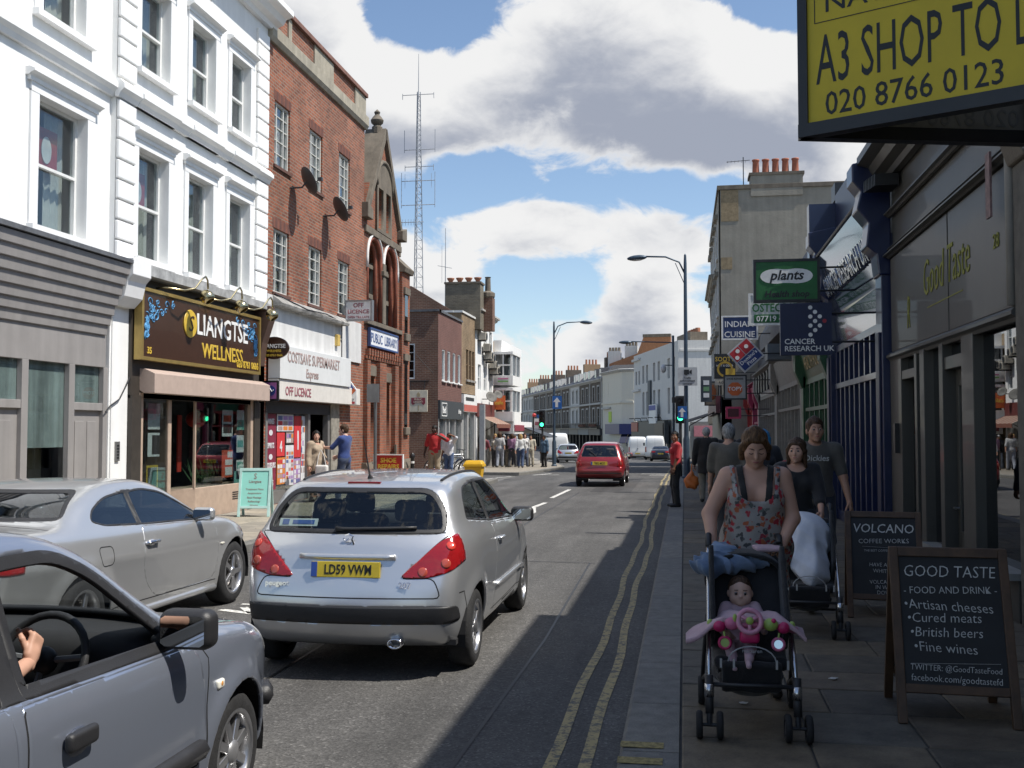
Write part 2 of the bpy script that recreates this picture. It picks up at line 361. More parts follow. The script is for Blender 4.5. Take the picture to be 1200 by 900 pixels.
# ------------------------------------------------------------------ the setting: ground, road, kerbs, pavements
def gz(y): return -0.017 * min(max(y - 38.0, 0.0), 112.0)      # the street falls gently beyond the shops
def asphalt(name, c, patchy):
    m, t, b = newmat(name); N = t.nodes; L = t.links
    geo = N.new('ShaderNodeNewGeometry')
    def noise(s, d, r=.6, v=None):
        n = N.new('ShaderNodeTexNoise'); n.inputs['Scale'].default_value = s; n.inputs['Detail'].default_value = d; n.inputs['Roughness'].default_value = r
        L.new(v or geo.outputs['Position'], n.inputs['Vector']); return n.outputs[0]
    def rng(v, a, b_, c0, c1):
        n = N.new('ShaderNodeMapRange'); L.new(v, n.inputs['Value']); n.inputs['From Min'].default_value = a; n.inputs['From Max'].default_value = b_; n.inputs['To Min'].default_value = c0; n.inputs['To Max'].default_value = c1; return n.outputs[0]
    def mul(a, b_):
        n = N.new('ShaderNodeMath'); n.operation = 'MULTIPLY'; L.new(a, n.inputs[0]); L.new(b_, n.inputs[1]); return n.outputs[0]
    mp = N.new('ShaderNodeMapping'); mp.inputs['Scale'].default_value = (1, .12, 1); L.new(geo.outputs['Position'], mp.inputs[0])
    vo = N.new('ShaderNodeTexVoronoi'); vo.inputs['Scale'].default_value = 70; L.new(geo.outputs['Position'], vo.inputs['Vector'])
    sp = N.new('ShaderNodeSeparateColor'); L.new(vo.outputs['Color'], sp.inputs[0])
    stones = rng(sp.outputs[0], 0, 1, .7, 1.3)
    chips = N.new('ShaderNodeMath'); chips.operation = 'MULTIPLY_ADD'; L.new(rng(sp.outputs[1], .9, .97, 0, 1), chips.inputs[0]); chips.inputs[1].default_value = .8; L.new(stones, chips.inputs[2])
    v = mul(chips.outputs[0], rng(noise(.7, 6), .3, .7, 1 - patchy, 1 + patchy * .6))
    v = mul(v, rng(noise(1.5, 4, .6, mp.outputs[0]), .35, .68, .68, 1.14))
    v = mul(v, rng(noise(9, 5), .3, .7, .85, 1.12))
    sc = N.new('ShaderNodeVectorMath'); sc.operation = 'SCALE'; sc.inputs[0].default_value = c; L.new(v, sc.inputs['Scale'])
    L.new(sc.outputs[0], b.inputs['Base Color']); b.inputs['Roughness'].default_value = .82; b.inputs['Specular IOR Level'].default_value = .4
    bp = N.new('ShaderNodeBump'); bp.inputs['Strength'].default_value = .55; bp.inputs['Distance'].default_value = .006
    L.new(vo.outputs['Distance'], bp.inputs['Height']); L.new(bp.outputs[0], b.inputs['Normal'])
    MATS[name] = m; return m
asphalt('asphalt', (.086, .083, .079), .22); asphalt('asphalt_patch', (.060, .058, .057), .15)
mat('ground_grey', (.17, .165, .155), .9, var=.3, scale=.4, bump=.2)
mat('joint', (.075, .07, .062), .95, var=.3)
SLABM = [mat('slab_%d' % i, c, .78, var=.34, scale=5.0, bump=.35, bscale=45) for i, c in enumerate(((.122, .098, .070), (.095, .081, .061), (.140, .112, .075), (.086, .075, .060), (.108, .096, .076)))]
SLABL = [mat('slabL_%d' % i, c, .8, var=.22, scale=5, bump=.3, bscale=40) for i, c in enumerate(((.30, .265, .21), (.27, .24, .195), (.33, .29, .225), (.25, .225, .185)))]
KERBM = [mat('kerb_%d' % i, c, .75, var=.25, scale=9, bump=.45, bscale=70) for i, c in enumerate(((.155, .150, .138), (.175, .168, .150), (.140, .137, .128)))]

RK = [(-0.35, -25), (-0.35, 70), (-1.0, 85), (-2.3, 100), (-4.6, 117), (-10.6, 142), (-16.5, 163), (-47, 267), (-95, 410)]
LK = [(-6.4, -25), (-6.4, 14), (-6.5, 21), (-6.4, 35), (-6.8, 43), (-6.6, 48), (-6.6, 58), (-8.0, 68), (-11.5, 84), (-14, 100), (-18, 117), (-24, 142), (-30, 163), (-60, 267), (-108, 410)]
def along(line, y):
    for (x0, y0), (x1, y1) in zip(line, line[1:]):
        if y0 <= y <= y1: return x0 + (x1 - x0) * (y - y0) / (y1 - y0)
    return line[-1][0]
def sheet(name, fl, fr, ys, dz, m, parent=None, kind='structure'):
    b = MB()
    for y0, y1 in zip(ys, ys[1:]):
        b.poly([(fl(y0), y0, gz(y0) + dz), (fr(y0), y0, gz(y0) + dz), (fr(y1), y1, gz(y1) + dz), (fl(y1), y1, gz(y1) + dz)])
    o = b.bd(name, m, parent)
    if not parent: o['kind'] = kind
    return o
YS = sorted({-1500, -25, 3, 14, 21, 30, 35, 38, 43, 48, 58, 68, 70, 84, 85, 100, 117, 142, 150, 163, 267, 410, 1500})
ground = sheet('ground', lambda y: -1500, lambda y: 1500, YS, -.02, MATS['ground_grey'])
RY = [y for y in YS if -25 <= y <= 410]
road = sheet('road', lambda y: along(LK, y) - .02, lambda y: along(RK, y) + .02, RY, 0, MATS['asphalt'])
# darker reinstated strip of asphalt by the near side
sheet('asphalt_patch', lambda y: -2.75, lambda y: -1.55, [30.5, 34, 38, 41], .004, MATS['asphalt_patch'], road)
side_road = MB().poly([(-40, 35.6, .002), (-7.0, 35.6, .002), (-7.0, 43, gz(43) + .003), (-40, 43, gz(43) + .003)]).bd('side_road', MATS['asphalt']); side_road['kind'] = 'structure'

# right-hand pavement: bed, flagstones, kerbstones
pavR = sheet('pavement_right', lambda y: along(RK, y) + .3, lambda y: along(RK, y) + 5.5, RY, .118, MATS['joint'])
random.seed(3)
def slab(parent, x0, x1, y0, y1, z, m):
    g = .006; b = MB(); r = lambda: RU_(-.0035, .0035); c = .008
    P = [(x0 + g, y0 + g), (x1 - g, y0 + g), (x1 - g, y1 - g), (x0 + g, y1 - g)]; Z = [z + r() for _ in range(4)]
    lo = [(x, y, z - .03) for x, y in P]; mid = [(x, y, q - c * .6) for (x, y), q in zip(P, Z)]
    cx, cy = (x0 + x1) / 2, (y0 + y1) / 2
    top = [(x - math.copysign(c, x - cx), y - math.copysign(c, y - cy), q) for (x, y), q in zip(P, Z)]
    b._add(lo + mid + top, [(i, (i + 1) % 4, 4 + (i + 1) % 4, 4 + i) for i in range(4)] + [(4 + i, 4 + (i + 1) % 4, 8 + (i + 1) % 4, 8 + i) for i in range(4)] + [(8, 9, 10, 11)])
    return b.bd('slab', m, parent)
y = 2.2; k = 0
while y < 31:
    dy = random.choice((.5, .58, .62, .68)) if y < 18 else .9
    x = -.03; k += 1; first = RU_(.45, .95)
    while x < 2.86:
        w = first if x < 0 else random.choice((.6, .75, .9, 1.05))
        x1 = x + w
        if x1 > 2.5: x1 = 2.9
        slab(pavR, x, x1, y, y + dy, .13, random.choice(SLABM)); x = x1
    y += dy
sheet('paving', lambda y: -.03, lambda y: 2.9, [y, 35, 38], .130, SLABM[1], pavR)
sheet('paving', lambda y: along(RK, y) + .32, lambda y: along(RK, y) + 3.3, [38, 43, 48, 58, 70, 85, 100, 117, 142, 163, 267], .128, SLABM[4], pavR)
def kerbs(parent, line, y0, y1, side, ln, wid=.31):
    y = y0
    while y < y1:
        e = y + ln * RU_(.85, 1.15); g = .005; xa, xb = along(line, y), along(line, e); b = MB()
        pr = [(0, -.12), (0, .105), (.02, .128), (wid, .131), (wid, -.12)]
        A = [(xa + side * p, y + g, gz(y) + q) for p, q in pr]; B = [(xb + side * p, e - g, gz(e) + q) for p, q in pr]; n = len(pr)
        b._add(A + B, [tuple(range(n)), tuple(range(n, 2 * n))] + [(i, (i + 1) % n, n + (i + 1) % n, n + i) for i in range(n)])
        o = b.bd('kerbstone', random.choice(KERBM), parent); y = e
kerbs(pavR, RK, 3.6, 46, 1, 1.0); kerbs(pavR, RK, 46, 117, 1, 7.0)
# faded yellow end mark painted on the kerb
for q in (5.35, 5.62): MB().box(-.349, -.12, q, q + .1, .1325, .1345).bd('yellow_mark', mat('kerb_yellow', (.30, .24, .09), .8, var=.5, scale=30), pavR)
# left-hand pavement
pavL = sheet('pavement_left', lambda y: min(along(LK, y) - 14, -40), lambda y: along(LK, y) - .14, [y for y in RY if y <= 35], .116, MATS['joint'])
pavL2 = sheet('pavement_left_far', lambda y: along(LK, y) - 30, lambda y: along(LK, y) - .14, [y for y in RY if y >= 43 and y <= 267], .126, SLABL[1])
y = 9.5
while y < 34.4:
    dy = .62 if y < 24 else .9; x = -9.14; first = RU_(.4, .8)
    xe = along(LK, y + dy / 2) - .15
    while x < xe - .05:
        x1 = min(x + (first if x < -9.1 else random.choice((.6, .75, .9))), xe)
        if xe - x1 < .25: x1 = xe
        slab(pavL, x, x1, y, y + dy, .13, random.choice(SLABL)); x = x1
    y += dy
kerbs(pavL, LK, 6, 34.9, -1, 1.0, .145); kerbs(pavL2, LK, 43, 62, -1, 1.2, .145); kerbs(pavL2, LK, 62, 140, -1, 8, .145)
for yy, yz in ((34.9, -1), (43.0, 1)):      # kerb returns into the side street
    b = MB(); b.box(-14, along(LK, yy), yy - .08, yy + .08, gz(yy) - .1, gz(yy) + .131); b.bd('kerbstone', KERBM[1], pavL if yz < 0 else pavL2, bevel=.01)

# painted markings
def painted(name, col, wear):
    m, t, b = newmat(name); N = t.nodes; L = t.links
    geo = N.new('ShaderNodeNewGeometry'); n = N.new('ShaderNodeTexNoise'); n.inputs['Scale'].default_value = 14; n.inputs['Detail'].default_value = 10; n.inputs['Roughness'].default_value = .8
    L.new(geo.outputs['Position'], n.inputs['Vector'])
    r = N.new('ShaderNodeMapRange'); r.inputs['From Min'].default_value = wear; r.inputs['From Max'].default_value = wear + .1; L.new(n.outputs[0], r.inputs['Value'])
    mx = N.new('ShaderNodeMix'); mx.data_type = 'RGBA'; L.new(r.outputs[0], mx.inputs[0]); mx.inputs[6].default_value = (.085, .082, .075, 1); mx.inputs[7].default_value = (*col, 1)
    L.new(mx.outputs[2], b.inputs['Base Color']); b.inputs['Roughness'].default_value = .75; MATS[name] = m; return m
YEL = painted('line_yellow', (.36, .285, .13), .43); WHI = painted('line_white', (.62, .61, .57), .40)
for x0, ph in ((-.715, 0), (-.545, 1.3)):
    yy = [2.5 + .5 * i for i in range(136)]; b = MB()
    xc = [x0 + .018 * sin(y * .8 + ph) + .012 * sin(y * 2.3 + ph) - (.06 if y > 16 else 0) * min((y - 16) / 6, 1) for y in yy]
    for i in range(len(yy) - 1):
        w = .034
        b.poly([(xc[i] - w, yy[i], gz(yy[i]) + .004), (xc[i] + w, yy[i], gz(yy[i]) + .004), (xc[i + 1] + w, yy[i + 1], gz(yy[i + 1]) + .004), (xc[i + 1] - w, yy[i + 1], gz(yy[i + 1]) + .004)])
    b.bd('yellow_line', YEL, road)
def dash(p, q, w=.1, m=WHI):
    p = V3((*p, 0)); q = V3((*q, 0)); n = (q - p).normalized().cross(V3((0, 0, 1))) * w / 2
    MB().poly([v + V3((0, 0, gz(v.y) + .0045)) for v in (p - n, p + n, q + n, q - n)]).bd('lane_marking', m, road)
for p, q, w in (((-3.42, 20.6), (-3.28, 22.7), .12), ((-3.28, 22.7), (-3.5, 24.2), .12), ((-3.5, 24.2), (-3.42, 25.8), .12), ((-3.5, 27.6), (-3.45, 31.6), .12), ((-3.5, 38), (-3.5, 41), .11), ((-3.5, 52), (-3.6, 55), .11),
                ((-3.95, 20.8), (-3.9, 22.6), .1), ((-4.62, 9.95), (-4.22, 9.80), .09), ((-4.22, 9.80), (-4.45, 10.12), .08), ((-4.55, 10.3), (-4.0, 10.3), .06), ((-6.3, 43.5), (-5.9, 46.5), .15), ((-7.3, 37.5), (-6.9, 41.5), .12),
                ((-.75, 45), (-1.5, 45), .3), ((-.75, 47), (-1.9, 47), .3), ((-5.3, 44.5), (-6.1, 44.5), .25), ((-5.6, 49.5), (-6.3, 49.5), .25)):
    dash(p, q, w)
# tar seams and a reinstated trench in the carriageway
TAR = mat('tar', (.022, .021, .021), .5, var=.3, scale=20)
for pts in ([(-3.05, 3), (-3.0, 7), (-3.06, 11), (-2.98, 16), (-3.05, 22), (-3.02, 30.4)], [(-3.05, 14.2), (-2.2, 14.3), (-1.2, 14.22)], [(-6.3, 18.5), (-5.0, 18.6), (-3.05, 18.55)], [(-1.25, 5), (-1.2, 9), (-1.28, 14.2)]):
    b = MB(); n = .012
    for (xa, ya), (xb, yb) in zip(pts, pts[1:]):
        d = V3((yb - ya, xa - xb, 0)).normalized() * n; b.poly([V3((xa, ya, .0035)) - d, V3((xa, ya, .0035)) + d, V3((xb, yb, .0035)) + d, V3((xb, yb, .0035)) - d])
    b.bd('tar_seam', TAR, road)
# litter on the flagstones
random.seed(11)
for x, y in ((.98, 7.35), (.86, 9.4), (.55, 9.2), (1.7, 7.6), (1.35, 10.6), (.35, 6.6)):
    b = MB(); n = 6; pts = [(x + RU_(.02, .04) * cos(i), y + RU_(.015, .035) * sin(i), .137 + RU_(0, .008)) for i in range(n)]
    b.poly(pts); o = b.bd('litter', mat('paper', (.6, .6, .58), .8))
    tag(o, 'scrap of pale paper litter lying on the flagstones', 'litter', 'paper scraps on the right pavement')
    so = o.modifiers.new('t', 'SOLIDIFY'); so.thickness = .004
c = MB().lathe([(0, 0), (.031, 0), (.033, .006), (.033, .108), (.028, .118), (.026, .118), (0, .114)], MT((2.32, 15.2, .131)), 16).bd('drink_can', mat('can_dark', (.03, .04, .07), .3, .7), smooth=1, auto=35)
tag(c, 'dark drinks can standing on the pavement by the blue shopfront', 'can')

# ------------------------------------------------------------------ building kit
FL = Fr((-9.2, 0, 0), (0, 1, 0), (1, 0, 0))
DARK = mat('room_dark', (.02, .02, .022), .9, var=.2)
WHITE_WOOD = mat('white_wood', (.72, .72, .70), .45, var=.08, streak=.3)
GLASS = glass_mat('window_glass', (.78, .82, .82), 1.0, .01, .05)
SHOPG = glass_mat('shop_glass', (.8, .84, .83), 1.1, .004, .05)
DARKG = glass_mat('dark_glass', (.30, .33, .34), 1.0, .006, .06)
STONE = mat('stone', (.36, .325, .255), .85, var=.3, scale=2.5, bump=.3, streak=.4)
LEAD = mat('lead', (.12, .125, .135), .6, var=.3)
CURT = mat('net_curtain', (.62, .60, .55), .9, var=.12, scale=3)
BLACKM = mat('black_metal', (.018, .018, .02), .4, var=.2)
SILL = mat('grey_sill', (.30, .29, .27), .8, var=.3, scale=4)
def plate(name, F, outer, holes, d0, d1, m, parent, kind=None):
    c = bpy.data.curves.new('p', 'CURVE'); c.dimensions = '2D'; c.fill_mode = 'BOTH'; c.extrude = abs(d1 - d0) / 2
    for pl in [outer] + list(holes):
        s = c.splines.new('POLY'); s.points.add(len(pl) - 1); s.use_cyclic_u = True
        for pt, (a, b) in zip(s.points, pl): pt.co = (a, b, 0, 1)
    o = bpy.data.objects.new('p', c); me = bpy.data.meshes.new_from_object(o); bpy.data.objects.remove(o); bpy.data.curves.remove(c)
    M = Matrix((F.u, F.z, F.n)).transposed().to_4x4(); M.translation = F.o + F.n * ((d0 + d1) / 2)
    me.transform(M); me.name = name
    if M.determinant() < 0: me.flip_normals()
    me.materials.clear(); me.materials.append(m)
    return obj(name, me, parent, kind=kind)
def arch(a0, a1, b0, bs, n=12):
    """round-headed outline: straight to bs, half circle above"""
    r = (a1 - a0) / 2; c = (a0 + a1) / 2
    return [(a0, b0), (a1, b0)] + [(c + r * cos(PI * i / n), bs + r * sin(PI * i / n)) for i in range(n + 1)]
def window(F, par, a0, a1, b0, b1, rev=.18, fm=None, fw=.05, nx=1, rail=.5, bars=(), glass=None, curtain=.7, cm=None, sill=None, d=0.0, cols=None):
    """frame (part) with panes (sub-parts); rail = meeting rail height fraction, bars = extra horizontal bar fractions"""
    fm = fm or WHITE_WOOD; glass = glass or GLASS; df = d - rev
    B = MB()
    B.fbox(F, a0, a1, b0, b0 + fw * 1.2, df - .03, df + .05); B.fbox(F, a0, a1, b1 - fw, b1, df - .03, df + .05)
    B.fbox(F, a0, a0 + fw, b0 + fw * 1.2, b1 - fw, df - .03, df + .05); B.fbox(F, a1 - fw, a1, b0 + fw * 1.2, b1 - fw, df - .03, df + .05)
    xs = [a0 + (a1 - a0) * i / nx for i in range(1, nx)] if cols is None else [a0 + (a1 - a0) * c for c in cols]
    for x in xs: B.fbox(F, x - fw * .4, x + fw * .4, b0 + fw * 1.2, b1 - fw, df - .02, df + .04)
    if rail: B.fbox(F, a0 + fw, a1 - fw, b0 + (b1 - b0) * rail - fw * .45, b0 + (b1 - b0) * rail + fw * .45, df - .032, df + .055)
    for t in bars: B.fbox(F, a0 + fw, a1 - fw, b0 + (b1 - b0) * t - fw * .22, b0 + (b1 - b0) * t + fw * .22, df - .012, df + .03)
    w = B.bd('window', fm, par)
    segs = [(b0, b0 + (b1 - b0) * rail, -.012), (b0 + (b1 - b0) * rail, b1, .012)] if rail else [(b0, b1, 0)]
    for p, q, o in segs: MB().fbox(F, a0 + fw * .6, a1 - fw * .6, p + .012, q - .012, df + o - .003, df + o + .003).bd('pane', glass, w)
    if curtain:
        C = MB(); wd = (a1 - a0); n = 10; ed = a1 - wd * curtain * .98
        xs = [ed + (a1 - .02 - ed) * i / n for i in range(n + 1)]
        for i in range(n):
            da, db = (.02 * ((i * 7) % 3)), (.02 * (((i + 1) * 7) % 3))
            C.poly([F.p(xs[i], b0 + .05, df - .16 - da), F.p(xs[i + 1], b0 + .05, df - .16 - db), F.p(xs[i + 1], b1 - .05, df - .16 - db), F.p(xs[i], b1 - .05, df - .16 - da)])
        C.bd('curtain', cm or CURT, w)
    if sill: MB().fbox(F, a0 - .08, a1 + .08, b0 - sill, b0, d - .03, d + .09).bd('sill', SILL if fm is not WHITE_WOOD else fm, w, bevel=.006)
    return w
def body_box(F, par, a0, a1, b0, b1, dep, m, d=-.005, name='wall', inner=-1.3):
    """return walls, roof and the dark room behind the windows"""
    B = MB()
    for a in (a0, a1): B.poly([F.p(a, b0, d), F.p(a, b1, d), F.p(a, b1, -dep), F.p(a, b0, -dep)])
    B.poly([F.p(a0, b0, -dep), F.p(a1, b0, -dep), F.p(a1, b1, -dep), F.p(a0, b1, -dep)])
    B.bd(name, m, par)
    MB().poly([F.p(a0, b1 - .02, d - .02), F.p(a1, b1 - .02, d - .02), F.p(a1, b1 - .02, -dep), F.p(a0, b1 - .02, -dep)]).bd('roof', LEAD, par)
    I = MB(); e = .01
    I.poly([F.p(a0 + e, b0, inner), F.p(a1 - e, b0, inner), F.p(a1 - e, b1 - .1, inner), F.p(a0 + e, b1 - .1, inner)]); I.bd('interior', DARK, par)
COR = lambda b, s: [(b, 0), (b, .06 * s), (b + .05 * s, .08 * s), (b + .08 * s, .16 * s), (b + .15 * s, .2 * s), (b + .18 * s, .3 * s), (b + .25 * s, .3 * s), (b + .27 * s, .26 * s), (b + .3 * s, 0)]
LED = lambda b, h, o: [(b, 0), (b, o * .4), (b + h * .25, o * .6), (b + h * .45, o), (b + h * .7, o), (b + h, o * .5), (b + h, 0)]

# ------------------------------------------------------------------ left: white stucco house with boarded shop
STUC = mat('stucco_white', (.79, .79, .775), .75, var=.09, scale=2.0, bump=.08, bscale=25, streak=.5)
STUC2 = mat('stucco_trim', (.79, .79, .78), .6, var=.05, scale=5, streak=.5)
GREYW = mat('grey_boards', (.27, .255, .245), .6, var=.14, scale=3, streak=.6)
def white_house():
    t = thing('stucco_house', 'white stucco house above a boarded grey shopfront with whitewashed windows', 'building', (-9.3, 9, 0))
    F = Fr((-9.3, 0, 0), (0, 1, 0), (1, 0, 0)); a0, a1 = 3.0, 15.66
    wins = [(10.15, 11.4, 4.78, 6.72), (13.7, 14.95, 4.78, 6.72), (10.2, 11.3, 7.95, 9.6), (13.75, 14.85, 7.95, 9.6), (6.5, 7.75, 4.78, 6.72), (6.5, 7.6, 7.95, 9.6)]
    MB().wall(F, a0, a1, 4.45, 11.0, wins, .22).bd('wall', STUC, t); body_box(F, t, a0, a1, .1, 11.3, 8, STUC)
    for (p, q, r, s) in wins:
        w = window(F, t, p, q, r, s, .2, curtain=.45)
        S = MB()
        for (x0, x1) in ((p - .2, p), (q, q + .2)): S.fbox(F, x0, x1, r - .0, s + .02, .0, .035)
        S.fbox(F, p - .2, q + .2, s, s + .14, 0, .04); S.sweep(F, LED(s + .2, .12, .15), p - .3, q + .3); S.fbox(F, p - .26, q + .26, s + .14, s + .2, 0, .06)
        S.fbox(F, p - .22, q + .22, r - .1, r - .002, -.02, .11)
        S.bd('surround', STUC2, w)
    MB().sweep(F, LED(7.3, .3, .16), a0, a1 - .01).bd('string_course', STUC2, t)
    MB().sweep(F, COR(10.8, 1.7), a0, a1 - .02).bd('cornice', STUC2, t)
    # the red and white poster stuck inside the first-floor window
    po = MB().fbox(F, 14.05, 14.62, 5.75, 6.4, -.28, -.275).bd('poster', mat('poster_red', (.42, .06, .06), .6), t)
    MB().lathe([(0, 0), (.16, 0)], MT(F.p(14.33, 6.07, -.262)) @ MR(R(90), 4, 'Y') @ Matrix.Diagonal((1.3, .8, 1, 1)), 20).bd('poster_egg', mat('poster_white', (.75, .75, .74), .6), po)
    # lead flashing, tilted fascia of weatherboards
    MB().fprism(F, [(a0, 4.52), (15.66, 4.52), (15.66, 4.58), (a0, 4.62)], -.02, .47).bd('flashing', LEAD, t)
    Z = [4.5, 4.33, 4.16, 3.99, 3.82, 3.66, 3.5, 3.34]
    for z1, z0 in zip(Z, Z[1:]):
        o1 = .42 * ((z1 - 3.2) / 1.3); o0 = .42 * ((z0 - 3.2) / 1.3); b = MB()
        A = [(z1, o1 - .02), (z1, o1), (z0 + .008, o0 + .035), (z0, o0 + .03), (z0, o0 - .02)]; b.sweep(F, A, a0, 15.5 + .1 * (z1 - 3.3)); b.bd('board', GREYW, t)
    MB().fbox(F, a0, 15.56, 2.82, 3.35, -.02, .045).bd('fascia', GREYW, t, bevel=.005)
    # timber shopfront
    fr = MB(); 
    for x0, x1 in ((8.0, 8.15), (10.6, 10.75), (12.15, 12.3), (13.4, 13.55), (14.55, 14.7), (15.5, 15.62)): fr.fbox(F, x0, x1, .1, 2.82, -.05, .05)
    fr.fbox(F, 12.3, 13.4, 2.12, 2.24, -.04, .04); fr.fbox(F, 14.7, 15.5, 2.12, 2.24, -.04, .04); fr.fbox(F, 8.15, 12.15, .1, .75, -.04, .03); fr.fbox(F, 13.55, 14.55, .1, .75, -.04, .03)
    fr.bd('shopfront', GREYW, t, bevel=.006)
    ww = mat('whitewash', (.42, .47, .47), .75, var=.45, scale=3.5, streak=.7)
    for x0, x1, z0, z1 in ((8.15, 10.6, .75, 2.82), (10.75, 12.15, .75, 2.82), (12.3, 13.4, 2.24, 2.82), (13.55, 14.55, 1.55, 2.82), (14.7, 15.5, 2.24, 2.82)):
        p = MB().fbox(F, x0, x1, z0, z1, -.035, -.03).bd('pane', SHOPG, t); MB().fbox(F, x0, x1, z0, z1, -.05, -.042).bd('whitewash', ww, p)
    MB().fbox(F, 13.55, 14.55, .75, 1.55, -.035, -.03).bd('pane', SHOPG, t)
    MB().fbox(F, 13.7, 13.95, .75, 1.6, -.4, -.3).bd('partition', CURT, t); MB().fbox(F, 13.95, 14.55, .75, 1.6, -.42, -.4).bd('panel', mat('ply', (.30, .26, .19), .8), t)
    for x0, x1 in ((12.3, 13.4), (14.7, 15.5)):
        dr = MB().fbox(F, x0, x1, .13, 2.12, -.06, -.02).bd('door', GREYW, t)
        q = MB(); w = (x1 - x0)
        for c in (.14, .56): q.fbox(F, x0 + w * c, x0 + w * (c + .3), .3, 1.95, -.02, -.008)
        q.bd('door_panel', GREYW, dr, bevel=.006)
    MB().fbox(F, 15.62, 16.2, .1, 4.1, -.04, .07).bd('pilaster', STUC, t)
    cb = MB(); cb.fprism(Fr((-9.3, 15.62, 0), (1, 0, 0), (0, 1, 0)), [(0, 3.85), (.18, 3.85), (.32, 4.0), (.38, 4.25), (.47, 4.35), (.47, 4.62), (0, 4.62)], 0, .58); cb.bd('corbel', STUC2, t, bevel=.008)
    en = MB().fbox(F, 15.82, 15.94, 1.3, 1.62, .07, .1).bd('entry_phone', mat('phone_grey', (.2, .2, .2), .4, .5), t)
    for i in range(5): MB().fbox(F, 15.85, 15.91, 1.34 + i * .05, 1.365 + i * .05, .1, .106).bd('button', BLACKM, en)
    cbm = MB(); cbm.tube([F.p(15.5, 2.1, .09), F.p(15.62, 2.2, .1), F.p(15.9, 2.32, .1), F.p(16.1, 2.55, .1), F.p(16.25, 2.75, .1)], .012, 6); cbm.bd('cable', BLACKM, t)
white_house()
def white_house2():
    t = thing('stucco_house', 'white stucco house with quoins above the brown wellness shopfront', 'building', (-9.2, 18.8, 0))
    F = FL; a0, a1 = 15.66, 21.9
    wins = [(16.35, 17.4, 4.76, 6.66), (18.17, 19.2, 4.76, 6.66), (19.96, 20.97, 4.76, 6.66), (16.38, 17.4, 8.03, 9.62), (18.25, 19.25, 8.03, 9.62), (20.0, 20.95, 8.03, 9.62)]
    MB().wall(F, a0, a1, 4.4, 11.0, wins, .22).bd('wall', STUC, t); body_box(F, t, a0, a1, .1, 11.3, 8, STUC)
    for i, (p, q, r, s) in enumerate(wins):
        w = window(F, t, p, q, r, s, .2, curtain=(.5, .75, .6, .4, .8, .8)[i]); S = MB()
        S.fbox(F, p - .16, q + .16, s, s + .13, 0, .035); S.sweep(F, LED(s + .19, .13, .15), p - .2, q + .24); S.fbox(F, p - .18, q + .2, s + .13, s + .19, 0, .055)
        S.fbox(F, p - .16, p, r, s, 0, .03); S.fbox(F, q, q + .16, r, s, 0, .03)
        S.fbox(F, p - .14, q + .16, r - .1, r - .002, -.02, .12); S.bd('surround', STUC2, w)
    for q0, q1 in ((a0 + .0, 16.2), (21.28, 21.89)):
        for b0, n in ((4.62, 8), (7.66, 9)):
            for i in range(n): MB().fbox(F, q0, q1, b0 + i * .335, b0 + i * .335 + .305, .0, .06).bd('quoin', STUC2, t, bevel=.018)
    MB().sweep(F, LED(7.3, .3, .17), a0 - .06, a1 + .02).bd('string_course', STUC2, t)
    for p, q in ((16.2, 17.55), (18.05, 19.35), (19.85, 21.1)): MB().sweep(F, LED(7.3, .305, .2), p + .0, q).bd('string_course', STUC2, t)
    MB().sweep(F, COR(10.85, 1.75), a0 - .2, a1 + .22).bd('cornice', STUC2, t)
    MB().fbox(F, a0, a1, 11.3, 11.75, -.3, .02).bd('parapet', STUC, t)
    g = MB()                                                     # little vents under the cornice
    for i in range(7):
        for j in range(3): g.fbox(F, 18.6 + i * .07, 18.64 + i * .07, 10.3 + j * .07, 10.34 + j * .07, 0, .003)
    g.bd('air_vent', SILL, t, kind='stuff')
    po = MB().fbox(F, 16.6, 17.1, 5.72, 6.35, -.28, -.275).bd('poster', MATS['poster_red'], t)
    MB().lathe([(0, 0), (.15, 0)], MT(F.p(16.85, 6.0, -.262)) @ MR(R(90), 4, 'Y') @ Matrix.Diagonal((1.3, .8, 1, 1)), 20).bd('poster_egg', MATS['poster_white'], po)
    # --- wellness shopfront
    BRN = mat('fascia_brown', (.055, .026, .016), .22, var=.1, coat=.5); DB = mat('dark_brown_frame', (.045, .037, .030), .5, var=.2)
    GOLD = mat('gold_trim', (.38, .27, .09), .35, .5, var=.15); TAN = mat('blind_tan', (.44, .34, .285), .6, var=.08); TAN2 = mat('tan_riser', (.42, .315, .24), .65, var=.12)
    MB().fprism(F, [(16.2, 4.42), (21.6, 4.42), (21.6, 4.55), (16.2, 4.6)], 0, .3).bd('flashing', mat('lead_pale', (.42, .42, .41), .5, .1, var=.3), t)
    MB().fbox(F, 16.2, 21.55, 2.35, 4.42, -.02, .02).bd('fascia_board', DB, t)
    sg = MB().fbox(F, 16.28, 21.2, 3.04, 4.2, .06, .16).bd('sign_panel', BRN, t)
    fb = MB()
    for x0, x1, z0, z1 in ((16.24, 21.24, 4.18, 4.24), (16.24, 21.24, 3.0, 3.06), (16.24, 16.31, 3.06, 4.18), (21.17, 21.24, 3.06, 4.18)): fb.fbox(F, x0, x1, z0, z1, .05, .19)
    fb.bd('sign_frame', GOLD, sg)
    WH = mat('sign_white', (.78, .78, .76), .5); YE = mat('sign_yellow', (.62, .42, .05), .45); CY = mat('sign_cyan', (.10, .33, .60), .5)
    tx = lambda s, sz, m, a, b, sx, bold=.02: text(s, sz, m, sg, F.p(a, b, .165), F.u, sx=sx, bold=bold)
    tx('LIANGTSE', .56, WH, 19.45, 3.62, .93, .012); tx('WELLNESS', .40, YE, 19.45, 3.19, .98, .012); tx('020 8761 0666', .2, YE, 20.62, 3.1, .9); tx('35', .16, YE, 16.55, 3.12, 1.0)
